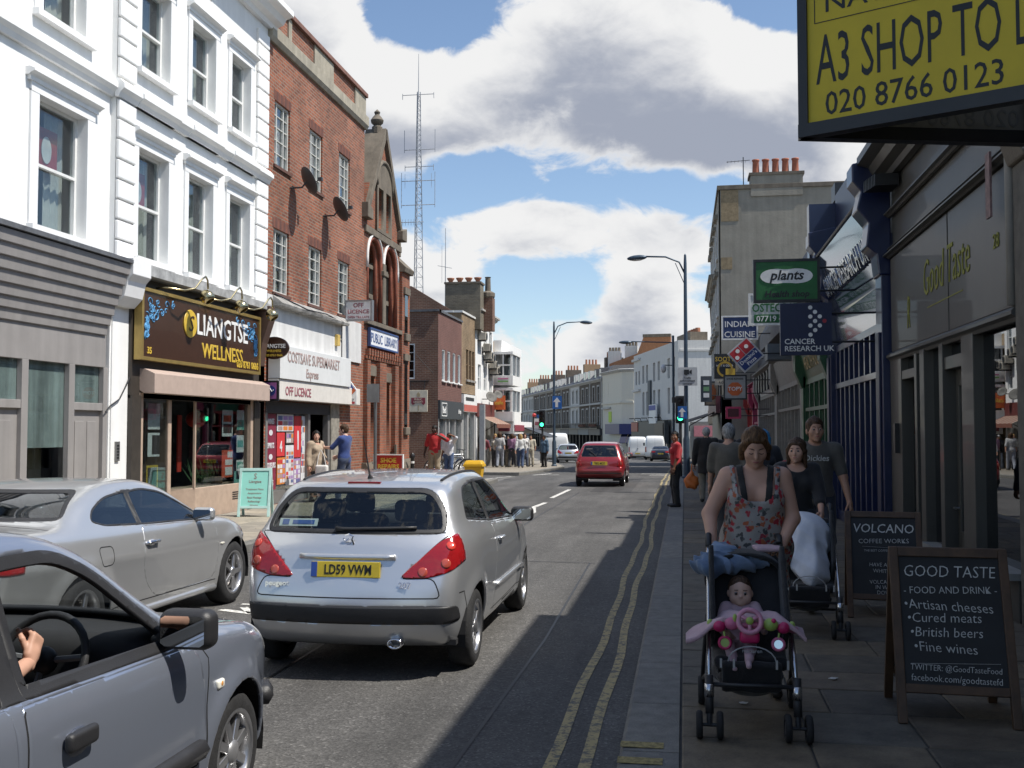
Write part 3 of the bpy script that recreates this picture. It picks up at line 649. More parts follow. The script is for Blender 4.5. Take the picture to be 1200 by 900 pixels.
    lg = MB().lathe([(0, 0), (.25, 0), (.26, .01), (.25, .02), (0, .02)], MT(F.p(18.02, 3.78, .162)) @ MR(R(90), 4, 'Y'), 28).bd('logo_disc', YE, sg)
    text('S', .42, BRN, lg, F.p(18.02, 3.64, .186), F.u, shear=.2)
    for cx, sgn in ((16.42, 1), (21.06, -1)):                     # blue scroll ornaments
        b = MB(); random.seed(5)
        for i in range(44):
            x = cx + sgn * RU_(0, 1.15) * max(0.06, 1 - (i / 30)); z = 4.1 - (i / 44) * .6 - RU_(0, .1); r = RU_(.045, .09); s = random.choice((1, -1))
            pts = [F.p(x + s * r * (1 - k / 14) * cos(k * .55 + i), z + r * (1 - k / 14) * sin(k * .55 + i), .166) for k in range(12)]
            b.tube(pts, [.011 * (1 - k / 15) for k in range(12)], 5)
        b.bd('scroll_ornament', CY, sg, smooth=1, kind='stuff')
    BRASS = mat('brass', (.55, .47, .28), .22, 1.0, var=.1)
    for a in (17.9, 19.4, 20.95):
        b = MB(); P = [F.p(a - .95, 4.3, .05), F.p(a - .9, 4.32, .2), F.p(a - .62, 4.30, .42), F.p(a - .38, 4.36, .5), F.p(a - .2, 4.56, .55), F.p(a - .08, 4.62, .56), F.p(a, 4.56, .56), F.p(a + .02, 4.4, .56)]
        b.tube(P, .017, 8); l = b.bd('picture_lamp', BRASS, t, smooth=1)
        MB().lathe([(.0, .17), (.04, .16), (.09, .12), (.125, .05), (.13, 0), (.12, -.04), (.09, -.08), (.085, -.075), (.11, -.03), (.12, 0), (0, .14)], MT(F.p(a + .02, 4.24, .56)) @ MR(R(-35), 4, 'Y'), 20).bd('lamp_shade', BRASS, l, smooth=1)
    MB().fprism(Fr((-9.2, 16.5, 0), (1, 0, 0), (0, 1, 0)), [(0, 2.86), (.12, 2.86), (.3, 2.78), (.3, 2.44), (.1, 2.44), (0, 2.5)], 0, 5.0).bd('blind_box', TAN, t, bevel=.008)
    # corner console at the far end
    MB().fprism(Fr((-9.2, 21.3, 0), (1, 0, 0), (0, 1, 0)), [(0, 3.2), (.12, 3.2), (.2, 3.7), (.36, 4.2), (.36, 4.5), (0, 4.5)], 0, .3).bd('corbel', mat('corbel_brown', (.10, .06, .045), .5), t, bevel=.01)
    for x0, x1, m in ((16.2, 16.5, DB), (21.25, 21.55, DB)): MB().fbox(F, x0, x1, .1, 2.4, -.02, .06).bd('pilaster', m, t)
    fr = MB()
    for x0, x1 in ((16.5, 16.62), (21.12, 21.25)): fr.fbox(F, x0, x1, .13, 2.45, -.06, .03)
    fr.fbox(F, 16.62, 21.12, 2.36, 2.45, -.06, .02); fr.bd('shopfront_frame', TAN2, t)
    # recessed door on the near side, glazed bay over a tan riser
    MB().fbox(F, 16.62, 17.6, .13, .5, -.08, -.02).bd('stall_riser', TAN2, t)
    MB().prism([F.p(18.25, .1, -.55), F.p(18.7, .1, -.02), F.p(21.12, .1, -.02), F.p(21.12, .1, -.6), F.p(18.3, .1, -.6)], (0, 0, .6)).bd('stall_riser', TAN2, t, bevel=.01)
    vt = MB()
    for i in range(4): vt.fbox(F, 20.35, 20.62, .38 + i * .045, .40 + i * .045, -.02, -.012)
    vt.bd('air_vent', BLACKM, t)
    MB().fbox(F, 16.62, 17.6, .5, 2.36, -.05, -.042).bd('pane', SHOPG, t)
    MB().prism([F.p(18.25, .7, -.5), F.p(18.7, .7, -.05), F.p(18.7, 2.36, -.05), F.p(18.25, 2.36, -.5)], (.006, -.004, 0)).bd('pane', SHOPG, t)
    MB().fbox(F, 18.7, 21.12, .7, 2.36, -.05, -.042).bd('pane', SHOPG, t)
    q = MB(); q.fbox(F, 17.6, 17.72, .13, 2.36, -.65, -.02); q.fbox(F, 18.18, 18.26, .13, 2.36, -.62, -.5); q.fbox(F, 18.67, 18.72, .7, 2.36, -.07, -.03); q.bd('mullion', TAN2, t)
    dr = MB(); dr.fbox(F, 17.72, 17.8, .15, 2.3, -.62, -.57); dr.fbox(F, 18.1, 18.18, .15, 2.3, -.62, -.57); dr.fbox(F, 17.8, 18.1, .15, .32, -.62, -.57); dr.fbox(F, 17.8, 18.1, 2.2, 2.3, -.62, -.57); d = dr.bd('door', DB, t)
    MB().fbox(F, 17.8, 18.1, .32, 2.2, -.6, -.595).bd('pane', SHOPG, d); MB().tube([F.p(17.84, .9, -.52), F.p(17.84, 1.4, -.52)], .015, 8).bd('handle', BRASS, d)
    inn = MB(); inn.fbox(F, 16.3, 21.5, .1, .14, -3.2, -.05); inn.fbox(F, 16.3, 21.5, .1, 2.6, -3.3, -3.2); inn.fbox(F, 16.3, 21.5, 2.55, 2.6, -3.3, -.05); inn.bd('shop_interior', mat('shop_inside', (.16, .125, .095), .8, var=.2), t)
    lan = MB().ball(F.p(19.35, 2.02, -.35), (.2, .2, .17), 16, 10).bd('paper_lantern', mat('lantern_red', (.45, .04, .025), .5), smooth=1); tag(lan, 'round red paper lantern hanging inside the wellness shop window', 'lantern')
    x = MB(); x.fbox(F, 19.3, 19.4, 2.18, 2.22, -.4, -.3); x.fbox(F, 19.3, 19.4, 1.8, 1.86, -.4, -.3); x.tube([F.p(19.35, 2.2, -.35), F.p(19.35, 2.55, -.35)], .008, 6); x.tube([F.p(19.35, 1.8, -.35), F.p(19.35, 1.55, -.35)], .02, 6); x.bd('tassel', MATS['gold_trim'], lan)
    banner = MB().fbox(F, 18.86, 19.02, 1.0, 2.1, -.5, -.48).bd('hanging_banner', MATS['lantern_red']); tag(banner, 'narrow red hanging banner beside the paper lantern', 'banner')
    # notices in the window
    wp = mat('notice_white', (.62, .64, .64), .6); rp = mat('notice_red', (.55, .09, .04), .6); yp = mat('notice_yellow', (.5, .36, .04), .6); tp = mat('notice_teal', (.12, .36, .30), .6); kp = mat('notice_dark', (.06, .05, .05), .6); pk = mat('notice_pink', (.5, .25, .28), .6)
    for nm, a, b, w, h, m, blocks in (('pink and white', 16.95, 2.05, .42, .46, wp, ((0, .6, 1, .4, pk),)), ('black and white', 16.95, 1.55, .42, .42, wp, ((.35, .1, .65, .8, kp),)), ('yellow bordered', 16.92, .98, .4, .42, yp, ((.1, .1, .8, .8, kp), (.45, .2, .4, .55, wp))),
                                 ('dark photo', 19.92, 1.95, .5, .54, wp, ((.1, .12, .8, .35, kp), (.1, .55, .75, .25, rp))), ('red and white', 19.92, 1.12, .52, .56, rp, ((.3, .08, .65, .3, wp), (.3, .45, .65, .2, wp), (.5, .72, .45, .22, wp))),
                                 ('pale blue', 20.62, 2.02, .36, .42, wp, ((0, 0, 1, .5, tp),)), ('teal and white', 20.62, 1.52, .36, .36, wp, ((.1, .3, .8, .4, tp),)), ('pale green', 20.62, .98, .36, .4, wp, ((.1, .55, .8, .35, tp),)), ('teal', 20.52, .74, .42, .42, tp, ())):
        o = MB().fbox(F, a, a + w, b - h / 2, b + h / 2, -.065, -.06).bd('window_notice', m); tag(o, '%s notice stuck in the wellness shop window' % nm, 'notice')
        for u, v, w2, h2, mm in blocks: MB().fbox(F, a + u * w, a + (u + w2) * w, b - h / 2 + v * h, b - h / 2 + (v + h2) * h, -.0595, -.0565).bd('print', mm, o)
    # potted plant in the bay
    pl = thing('potted_plant', 'dark green leafy plant low behind the shop window glass', 'plant', tuple(F.p(20.2, .7, -.35))); random.seed(9); GR = mat('leaf_dark', (.045, .09, .035), .5, var=.3)
    for i in range(46):
        a = F.p(20.1 + RU_(-.9, .35), .72, -.3); dv = V3((RU_(-.2, .12), RU_(-.35, .35), RU_(.25, .6))); sd = V3((0, .022, .006)); MB().poly([a, a + dv * .5 + sd, a + dv, a + dv * .5 - sd]).bd('leaf', GR, pl)
    MB().lathe([(0, 0), (.1, 0), (.13, .2), (0, .2)], MT(F.p(20.2, .66, -.3)), 14).bd('pot', TAN2, pl)
white_house2()

# ------------------------------------------------------------------ left: red brick building over the supermarket
REDB = brick_mat('brick_red', (.33, .098, .046), (.155, .050, .030), (.25, .18, .135), ms=.014, soot=.25)
def brick_block():
    t = thing('brick_building', 'three storey red brick building with stone parapet band above the supermarket', 'building', (-9.2, 25.5, 0))
    F = FL; a0, a1 = 21.9, 29.1
    wins = [(a, a + .95, z, z + h) for z, h in ((7.88, 1.5), (4.95, 1.48)) for a in (22.33, 24.58, 26.82)]
    MB().wall(F, a0, a1, .1, 10.62, wins + [(21.98, 26.2, .13, 2.45)], .14).bd('wall', REDB, t); body_box(F, t, a0, a1, .1, 11.6, 9, REDB)
    OLDW = mat('old_white_metal', (.58, .57, .53), .5, var=.12)
    for (p, q, r, s) in wins:
        w = window(F, t, p, q, r, s, .1, OLDW, fw=.045, cols=(.28, .72), rail=0, bars=(.22, .42, .62, .80), curtain=.85)
        MB().fbox(F, p - .06, q + .06, r - .07, r - .002, -.05, .05).bd('sill', mat('tile_sill', (.12, .06, .045), .8), w)
        n = 13
        for i in range(n): MB().fbox(F, p - .06 + i * (q - p + .12) / n, p - .06 + (i + .9) * (q - p + .12) / n, s + .002, s + .225, -.03, .006).bd('brick', mat('brick_dark%d' % (i % 3), ((.15, .06, .042), (.19, .07, .045), (.12, .052, .04))[i % 3], .85, var=.2), w)
    MB().sweep(F, [(10.62, -.02), (10.62, .06), (10.72, .12), (10.98, .12), (11.02, .08), (11.02, -.02)], a0, a1 + .05).bd('stone_band', STONE, t)
    x = a0
    for i, (w, st) in enumerate(((1.15, 0), (.2, 1), (1.55, 0), (1.45, 1), (1.85, 0), (1.0, 1))):
        MB().fbox(F, x, min(x + w, a1), 11.02, 11.56, -.3, .04 if st else .0).bd('parapet_panel', STONE if st else REDB, t); x += w
    MB().fbox(F, a0 - .02, a1 + .04, 11.56, 11.68, -.36, .1).bd('coping', mat('coping_red', (.20, .10, .075), .85, var=.3), t, bevel=.01)
    # painted render band, supermarket signs
    RW = mat('render_white', (.62, .615, .60), .8, var=.16, scale=3, streak=.6, bump=.15); SW = mat('sign_grey_white', (.66, .67, .66), .5, var=.07, streak=.5)
    MB().fbox(F, 21.92, 28.75, 3.72, 4.86, 0, .05).bd('render_band', RW, t); MB().sweep(F, [(4.62, .05), (4.62, .26), (4.68, .28), (4.74, .22), (4.86, .05)], 22.2, 27.0).bd('ledge', mat('ledge_dirty', (.33, .32, .30), .9, var=.5, scale=4), t)
    MB().tube([F.p(22.3, 4.9, .06), F.p(23.8, 4.7, .28), F.p(25.2, 4.74, .28), F.p(26.6, 4.68, .2), F.p(27.0, 4.2, .06), F.p(27.0, 3.75, .06)], .015, 6).bd('cable', BLACKM, t)
    MB().fbox(F, 26.45, 26.65, 4.05, 4.35, .05, .14).bd('alarm_box', mat('alarm_yellow', (.60, .42, .12), .5), t, bevel=.01)
    s1 = MB().fbox(F, 21.98, 26.95, 2.96, 3.72, .05, .34).bd('sign_panel', SW, t, bevel=.01); s2 = MB().fbox(F, 21.98, 27.9, 2.5, 2.95, .05, .30).bd('sign_panel', mat('sign_cream', (.66, .63, .58), .5, var=.1, streak=.4), t, bevel=.008)
    PINK = mat('letters_faded', (.36, .27, .25), .6); MAR = mat('letters_maroon', (.30, .10, .12), .6)
    text('COSTSAVE SUPERMARKET', .36, PINK, s1, F.p(24.2, 3.36, .345), F.u, sx=.86, bold=.012); text('Express', .3, PINK, s1, F.p(24.0, 3.05, .345), F.u, sx=.9, bold=.012); text('OFF LICENCE', .29, MAR, s2, F.p(23.2, 2.6, .305), F.u, sx=.95, bold=.012)
    # shutters, poster-covered window, doorway
    SHG = mat('shutter_dark', (.055, .055, .06), .5, .3); b = MB(); b.fbox(F, 21.98, 26.2, 2.2, 2.46, -.12, .02)
    for i in range(6): b.fbox(F, 22.0, 26.18, 2.21 + i * .04, 2.235 + i * .04, .02, .03)
    b.bd('shutter_box', SHG, t)
    fr = MB(); fr.fbox(F, 22.0, 22.12, .13, 2.2, -.12, .0); fr.fbox(F, 24.62, 24.75, .13, 2.2, -.12, .02); fr.fbox(F, 22.12, 24.62, .13, .42, -.13, -.01); fr.fbox(F, 26.05, 26.2, .13, 2.2, -.12, .02); fr.fbox(F, 25.4, 25.46, .13, 2.2, -.7, -.62); fr.bd('shopfront_frame', mat('frame_grey', (.16, .155, .15), .5), t)
    MB().fbox(F, 22.12, 24.62, .42, 2.2, -.09, -.08).bd('pane', SHOPG, t)
    dp = MB().fbox(F, 24.75, 26.05, .13, 2.2, -.72, -.66).bd('door', mat('door_alu', (.20, .20, .19), .4, .5), t); MB().fbox(F, 24.85, 25.38, .4, 2.05, -.655, -.65).bd('pane', SHOPG, dp); MB().fbox(F, 25.48, 25.95, .9, 2.05, -.655, -.65).bd('pane', SHOPG, dp)
    W_, Rd, Or, Pu, Gn, Mr, Bl = (mat('pp_' + n, c, .6) for n, c in (('w', (.62, .62, .64)), ('r', (.55, .035, .04)), ('o', (.60, .20, .04)), ('p', (.36, .22, .46)), ('g', (.12, .30, .12)), ('m', (.20, .02, .045)), ('b', (.10, .13, .28))))
    po = MB().fbox(F, 22.14, 22.78, .45, 2.18, -.075, -.07).bd('window_poster', Mr); tag(po, 'tall maroon poster listing wine, spirits and liqueurs in the supermarket window', 'poster')
    for s, z in (('WINES', 1.95), ('SPIRITS', 1.4), ('LIQUEURS', .95), ('BEERS', .55)): text(s, .17, W_, po, F.p(22.46, z, -.066), F.u, sx=.75, bold=.02); MB().lathe([(0, 0), (.11, 0)], MT(F.p(22.46, z - .2, -.064)) @ MR(R(90), 4, 'Y') @ Matrix.Diagonal((.6, 1, 1, 1)), 14).bd('emblem', W_, po)
    random.seed(21)
    def poster(a, b, w, h, m, lab, txt=None, tm=None, rows=4):
        o = MB().fbox(F, a, a + w, b, b + h, -.075, -.069).bd('window_poster', m); tag(o, lab, 'poster')
        if txt: text(txt, h * .62, tm, o, F.p(a + w / 2, b + h * .2, -.066), F.u, sx=.8, bold=.03)
        else:
            for i in range(rows):
                for j in range(3):
                    z0 = b + h * (.06 + .9 * i / rows); x0 = a + w * (.06 + .31 * j)
                    MB().fbox(F, x0, x0 + w * .26, z0, z0 + h * .7 / rows, -.0685, -.066).bd('print', random.choice((Rd, Bl, Or, Pu, PINK, W_, W_, PINK, SW, SW)), o)
        return o
    poster(23.9, 1.15, .5, 1.0, Rd, 'red poster with a large white figure 1 in the supermarket window', '1', W_); poster(22.85, .55, .5, .62, Or, 'orange leaflet poster low in the supermarket window', rows=5); poster(23.38, .5, .5, .95, W_, 'white price list with small pictures beside the orange poster', rows=9)
    poster(22.83, 1.2, .48, .55, Rd, 'small red and white offer poster above the orange one', '4', W_); poster(22.83, 1.78, 1.02, .4, W_, 'wide white offers sheet along the top of the supermarket window', rows=3); poster(23.9, .5, .42, .62, Pu, 'mauve leaflet poster under the red figure poster', rows=5); poster(24.36, .5, .26, 1.65, W_, 'narrow white price strip at the edge of the supermarket window', rows=9); poster(23.4, 1.5, .46, .25, PINK, 'small faded pink offer card in the supermarket window', rows=2)
    dpst = MB().fbox(F, 25.5, 25.93, .95, 1.35, -.648, -.644).bd('door_poster', Rd); tag(dpst, 'red round-marked poster on the supermarket door', 'poster'); MB().lathe([(.08, 0), (.13, 0)], MT(F.p(25.72, 1.15, -.638)) @ MR(R(90), 4, 'Y'), 18).bd('ring', W_, dpst)
    MB().fbox(F, 26.2, 26.85, .1, 2.5, -.02, .06).bd('pier', mat('concrete_pier', (.27, .25, .21), .85, var=.3), t)
    return t
brick_block()
# satellite dishes on the brick front
for a, b, nm in ((23.3, 7.55, 'nearer the white house'), (25.6, 7.35, 'below the middle upper window')):
    t = thing('satellite_dish', 'dark satellite dish on the red brick wall, %s' % nm, 'dish', tuple(FL.p(a, b, 0))); DG = mat('dish_grey', (.06, .06, .065), .5, .2)
    M = MT(FL.p(a + .1, b + .18, .42)) @ MR(R(55), 4, 'Y') @ MR(R(-35), 4, 'X')
    MB().lathe([(0, -.06), (.15, -.045), (.28, -.01), (.34, .02), (.345, .03), (.33, .028), (.27, .004), (.14, -.03), (0, -.045)], M, 24).bd('reflector', DG, t, smooth=1)
    MB().tube([FL.p(a, b, 0), FL.p(a, b, .3), FL.p(a + .1, b + .18, .4)], .022, 8).bd('bracket', DG, t); MB().tube([M @ V3((0, .3, 0)), M @ V3((0, .18, .38))], .012, 6).bd('feed_arm', DG, t); MB().fbox(Fr(M @ V3((0, .18, .38)), (0, 1, 0), (1, 0, 0)), -.05, .05, -.04, .04, -.05, .05).bd('receiver', DG, t)

# ------------------------------------------------------------------ left: public library with gable
ORB = brick_mat('brick_orange', (.31, .092, .043), (.175, .056, .032), (.20, .14, .10), soot=.25); STONE = mat('stone_dark', (.165, .138, .105), .85, var=.35, scale=2.5, bump=.3, streak=.4)
def library():
    t = thing('library', 'red brick public library with stone-trimmed gable and two tall arches', 'building', (-9.2, 31, 0)); F = FL
    a0, a1 = 29.1, 32.95; cx = 31.02
    gable = [(a0, .1), (a1, .1), (a1, 8.35), (cx + .12, 11.0), (cx - .12, 11.0), (a0, 8.35)]
    A1, A2 = arch(29.5, 30.8, 5.05, 6.9), arch(31.2, 32.5, 5.05, 6.9)
    gw = [(30.35, 30.85), (31.15, 31.65)]
    holes = [A1, A2, [(29.55, .75), (30.2, .75), (30.2, 3.42), (29.55, 3.42)], [(31.2, .75), (31.85, .75), (31.85, 3.3), (31.2, 3.3)]] + [[(p, 7.95), (q, 7.95), (q, 9.2), (p, 9.2)] for p, q in gw]
    plate('wall', F, gable, holes, -.35, 0, ORB, t)
    B = MB(); B.poly([F.p(a0, .1, -.36), F.p(a0, 8.3, -.36), F.p(a0, 8.3, -9), F.p(a0, .1, -9)]); B.poly([F.p(33.9, .1, -.3), F.p(33.9, 7.0, -.3), F.p(33.9, 7.0, -9), F.p(33.9, .1, -9)]); B.poly([F.p(a0, .1, -1.2), F.p(33.9, .1, -1.2), F.p(33.9, 7, -1.2), F.p(a0, 7, -1.2)]); B.bd('side_wall', ORB, t)
    SL = mat('slate', (.09, .09, .10), .6, var=.3)
    rf = MB(); rf.poly([F.p(a0, 8.3, -.3), F.p(cx, 10.7, -.3), F.p(cx, 10.7, -9), F.p(a0, 8.3, -9)]); rf.poly([F.p(a1, 8.3, -.3), F.p(cx, 10.7, -.3), F.p(cx, 10.7, -9), F.p(a1, 8.3, -9)]); rf.bd('roof', SL, t)
    dk = MB(); dk.fbox(F, a0 + .05, 33.8, .2, 10, -1.3, -1.25); dk.bd('interior', DARK, t)
    # coping with kneelers and finial
    for s, e in ((-1, a0), (1, a1)):
        pts = [(e + s * .12, 8.12), (e - s * .12, 8.12), (cx + s * .05, 10.85), (cx + s * .05, 11.2)]
        MB().fprism(F, pts, -.55, .12).bd('coping', STONE, t, bevel=.01)
        MB().fprism(F, [(e + s * .22, 8.0), (e - s * .3, 8.0), (e - s * .3, 8.3), (e + s * .22, 8.45)], -.6, .2).bd('kneeler', STONE, t, bevel=.02)
    MB().lathe([(0, 0), (.17, 0), (.17, .2), (.1, .26), (.19, .34), (.21, .42), (.14, .52), (.07, .6), (.1, .68), (0, .78)], MT(F.p(cx, 11.05, -.2)), 10).bd('finial', STONE, t, smooth=1, auto=35)
    MB().fbox(F, a0, a1, 7.62, 7.82, 0, .08).bd('stone_band', STONE, t, bevel=.01)
    for p, q in gw:
        w = window(F, t, p, q, 7.95, 9.2, .16, STONE, fw=.05, rail=.5, curtain=0)
    outer = arch(30.2, 31.8, 7.85, 9.25); inner = [(30.33, 7.95), (31.67, 7.95), (31.67, 9.2), (30.33, 9.2)]
    sr = plate('gable_surround', F, outer, [[(p, 7.95), (q, 7.95), (q, 9.2), (p, 9.2)] for p, q in gw], .004, .07, STONE, t)
    hm = MB(); hm.tube([F.p(31 + .86 * cos(x), 9.25 + .86 * sin(x), .06) for x in [PI * i / 12 for i in range(13)]], .07, 8); hm.bd('hood_mould', STONE, t, smooth=1)
    WS = mat('arch_white', (.70, .69, .66), .7, var=.1)
    for p, q in ((29.5, 30.8), (31.2, 32.5)):
        c = (p + q) / 2; r = .65
        for rr, d, w_, m, nm in ((r + .15, .03, .045, WS, 'hood_mould'), (r + .05, -.02, .07, mat('brick_arch', (.27, .085, .05), .8, var=.3), 'arch_ring'), (r - .05, -.16, .07, MATS['brick_arch'], 'arch_ring')):
            P = [F.p(c - rr, 5.1 if nm == 'arch_ring' else 6.6, d)] + [F.p(c - rr * cos(x), 6.9 + rr * sin(x), d) for x in [PI * i / 14 for i in range(15)]] + [F.p(c + rr, 5.1 if nm == 'arch_ring' else 6.6, d)]
            MB().tube(P, w_, 8).bd(nm, m, t, smooth=1)
        w = MB(); w.fbox(F, c - .09, c + .09, 5.05, 7.4, -.33, -.2); w.fbox(F, p, q, 5.8, 5.95, -.33, -.2); w.fbox(F, p, p + .1, 5.05, 6.95, -.33, -.22); w.fbox(F, q - .1, q, 5.05, 6.95, -.33, -.22); w.fbox(F, p, q, 6.72, 6.85, -.33, -.2)
        W = w.bd('window', STONE, t, bevel=.01); MB().fprism(F, [(a, b) for a, b in arch(p, q, 5.05, 6.9)], -.32, -.31).bd('pane', DARKG, W)
    MB().fbox(F, 30.85, 31.15, 5.05, 6.95, 0, .09).bd('column', STONE, t, bevel=.03); MB().fbox(F, 30.8, 31.2, 6.55, 6.72, 0, .13).bd('capital', STONE, t, bevel=.02)
    MB().fbox(F, a0 + .05, a1, 4.92, 5.05, -.1, .12).bd('sill_band', STONE, t, bevel=.01)
    sg = MB().fbox(F, 29.5, 32.45, 4.32, 4.8, .02, .09).bd('name_board', mat('board_white', (.74, .75, .76), .5), t); BLU = mat('letters_blue', (.05, .09, .22), .5)
    text('PUBLIC  LIBRARY', .40, BLU, sg, F.p(30.97, 4.42, .093), F.u, sx=.93, bold=.012)
    fbm = MB()
    for x0, x1, z0, z1 in ((29.46, 32.49, 4.79, 4.84), (29.46, 32.49, 4.28, 4.33), (29.46, 29.51, 4.33, 4.79), (32.44, 32.49, 4.33, 4.79)): fbm.fbox(F, x0, x1, z0, z1, .02, .11)
    fbm.bd('board_frame', BLU, sg)
    for i in range(13): MB().fbox(F, 29.3 + i * .27, 29.3 + i * .27 + .14, 4.0, 4.2, 0, .13).bd('dentil', ORB, t)
    MB().fbox(F, 29.2, 32.9, 3.9, 4.0, 0, .07).bd('string_course', ORB, t)
    for p, q, z in ((29.55, 30.2, 3.42), (31.2, 31.85, 3.3)):
        MB().fbox(F, p - .1, q + .1, z, z + .3, -.02, .05).bd('lintel', STONE, t, bevel=.01); window(F, t, p, q, .75, z, .25, mat('door_dark', (.03, .03, .03), .5), fw=.06, rail=.62, curtain=0, glass=DARKG)
    for p, q in ((29.1, 29.4), (30.35, 31.05), (32.05, 32.45)): MB().fbox(F, p, q, .85, 3.85, 0, .14).bd('pier', ORB, t)
    pb = MB(); pb.fbox(F, 29.0, 33.95, .1, .62, 0, .24); pb.fprism(Fr(F.p(29, 0, 0), (1, 0, 0), (0, 1, 0)), [(0, .62), (.24, .62), (.14, .86), (0, .86)], 0, 4.95); pb.bd('plinth', STONE, t, bevel=.01)
    # buttress-like end bay
    MB().fbox(F, 32.95, 33.9, .1, 7.0, -.35, .1).bd('end_bay', ORB, t); MB().fprism(Fr(F.p(32.9, 0, 0), (1, 0, 0), (0, 1, 0)), [(-.4, 7.0), (.2, 7.0), (.24, 7.15), (-.4, 7.75)], 0, 1.08).bd('cap', STONE, t, bevel=.01)
    for z0, z1 in ((5.0, 6.3), (1.9, 4.1)):
        MB().fbox(F, 33.25, 33.6, z0, z1, .1, .115).bd('niche', DARKG, t); MB().fbox(F, 33.1, 33.75, z1, z1 + .22, .1, .17).bd('lintel', STONE, t); MB().fbox(F, 33.15, 33.7, z0 - .25, z0, .1, .2).bd('sill', STONE, t, bevel=.02)
    MB().lathe([(0, 0), (.2, 0), (.2, .45), (.12, .55), (.2, .62), (.12, .8), (0, .95)], MT(F.p(33.5, 7.6, -.3)), 10).bd('finial', STONE, t)
    bx = MB().fbox(F, 31.95, 32.05, 1.0, 1.35, .14, .2).bd('wall_box', STONE, t)
library()
# brown block with the hanging library sign, shop beneath
FD = Fr((-10.6, 0, 0), (0, 1, 0), (1, 0, 0)); FS = Fr((-16, 44.3, 0), (1, 0, 0), (0, -1, 0))
BRB = brick_mat('brick_brown', (.16, .072, .048), (.20, .10, .066), (.24, .18, .135), soot=.25); YLB = brick_mat('brick_stock', (.30, .205, .115), (.25, .165, .09), (.25, .20, .14), soot=.25); BRB2 = brick_mat('brick_maroon', (.17, .075, .06), (.14, .062, .05), (.16, .10, .085), soot=.15)
def brown_block():
    t = thing('brown_brick_building', 'two storey brown brick building with four slim windows over a dark shopfront', 'building', (-10.6, 46.7, gz(46)))
    F = FD; g = -.3; wins = [(a, a + .62, 4.0, 5.4) for a in (45.05, 46.1, 47.2, 48.3)]
    MB().wall(F, 44.3, 49.15, 3.1, 7.0, wins, .1).bd('wall', BRB2, t)
    MB().wall(FS, 0, 5.4, g, 7.0, [(3.75, 4.35, 4.05, 5.6)], .1).bd('side_wall', BRB, t)
    window(FS, t, 3.75, 4.35, 4.05, 5.6, .06, rail=0, bars=(.25, .5, .75), nx=2, curtain=0)
    for w in wins: window(F, t, *w, .07, rail=0, curtain=.95, cm=mat('white_blind', (.75, .76, .77), .7), sill=.06)
    MB().fbox(F, 44.2, 49.2, 7.0, 7.1, -.4, .06).bd('coping', LEAD, t); MB().fbox(FS, -.3, 5.46, 7.001, 7.1, -.35, .06).bd('coping', LEAD, t)
    MB().poly([F.p(44.3, 6.9, 0), F.p(49.15, 6.9, 0), F.p(49.15, 6.9, -8), F.p(44.3, 6.9, -8)]).bd('roof', LEAD, t); MB().fbox(F, 44.4, 49.1, g, 6.8, -1.4, -1.3).bd('interior', DARK, t)
    CH = mat('fascia_charcoal', (.05, .055, .06), .4); f = MB().fbox(F, 44.32, 49.15, 2.3, 3.12, -.05, .1).bd('shop_fascia', CH, t); text('Bed', .42, MATS['sign_white'], f, F.p(45.1, 2.56, .105), F.u, bold=.02); text('shop', .3, MATS['sign_white'], f, F.p(48.3, 2.58, .105), F.u, bold=.015)
    o = MB()
    for x0, x1, z0, z1 in ((44.6, 45.6, 2.98, 3.02), (44.6, 45.6, 2.42, 2.46), (44.6, 44.64, 2.46, 2.98), (45.56, 45.6, 2.46, 2.98)): o.fbox(F, x0, x1, z0, z1, .1, .11)
    o.bd('logo_frame', MATS['sign_white'], f)
    fr = MB(); [fr.fbox(F, x, x + .14, g, 2.3, -.2, .02) for x in (44.32, 45.7, 46.4, 47.6, 49.0)]; fr.fbox(F, 44.4, 49, g, .35, -.15, -.02); fr.bd('shopfront', mat('frame_pale', (.38, .38, .37), .5), t)
    MB().fbox(F, 44.4, 49, .35, 2.3, -.12, -.11).bd('pane', SHOPG, t)
    MB().tube([FS.p(4.35, 5.2, .06), FS.p(4.8, 4.7, .1), FS.p(5.2, 4.3, .06)], .012, 5).bd('cable', BLACKM, t)
    br = MB(); br.tube([FS.p(3.5, 3.95, .02), FS.p(5.0, 3.95, .02)], .02, 6); br.tube([FS.p(4.15, 3.95, .02), FS.p(4.15, 3.55, .06)], .012, 5); br.tube([FS.p(4.8, 3.95, .02), FS.p(4.8, 3.55, .06)], .012, 5); br.bd('sign_bracket', BLACKM, t)
    s = thing('hanging_sign', 'cream hanging sign with maroon banner on the brown brick side wall', 'sign', tuple(FS.p(4.5, 2.6, .05))); CR = mat('sign_cream2', (.62, .56, .44), .6); MN = mat('sign_maroon', (.25, .04, .06), .6)
    MB().fbox(FS, 4.12, 4.95, 2.6, 3.55, .04, .09).bd('board', CR, s, bevel=.01)
    MB().fprism(FS, [(4.22, 2.98), (4.3, 2.9), (4.4, 2.98), (4.67, 2.98), (4.77, 2.9), (4.85, 2.98), (4.85, 3.22), (4.22, 3.22)], .09, .097).bd('banner', MN, s); MB().fprism(FS, [(4.48, 3.26), (4.6, 3.26), (4.62, 3.38), (4.54, 3.48), (4.46, 3.38)], .09, .095).bd('torch_mark', mat('mark_tan', (.42, .33, .2), .6), s); MB().fbox(FS, 4.52, 4.56, 2.66, 2.9, .09, .094).bd('torch_mark', MATS['mark_tan'], s)
    text('PUBLIC', .11, CR, s, FS.p(4.53, 3.11, .099), FS.u, bold=.02); text('LIBRARY', .11, CR, s, FS.p(4.53, 3.0, .099), FS.u, bold=.02)
brown_block()
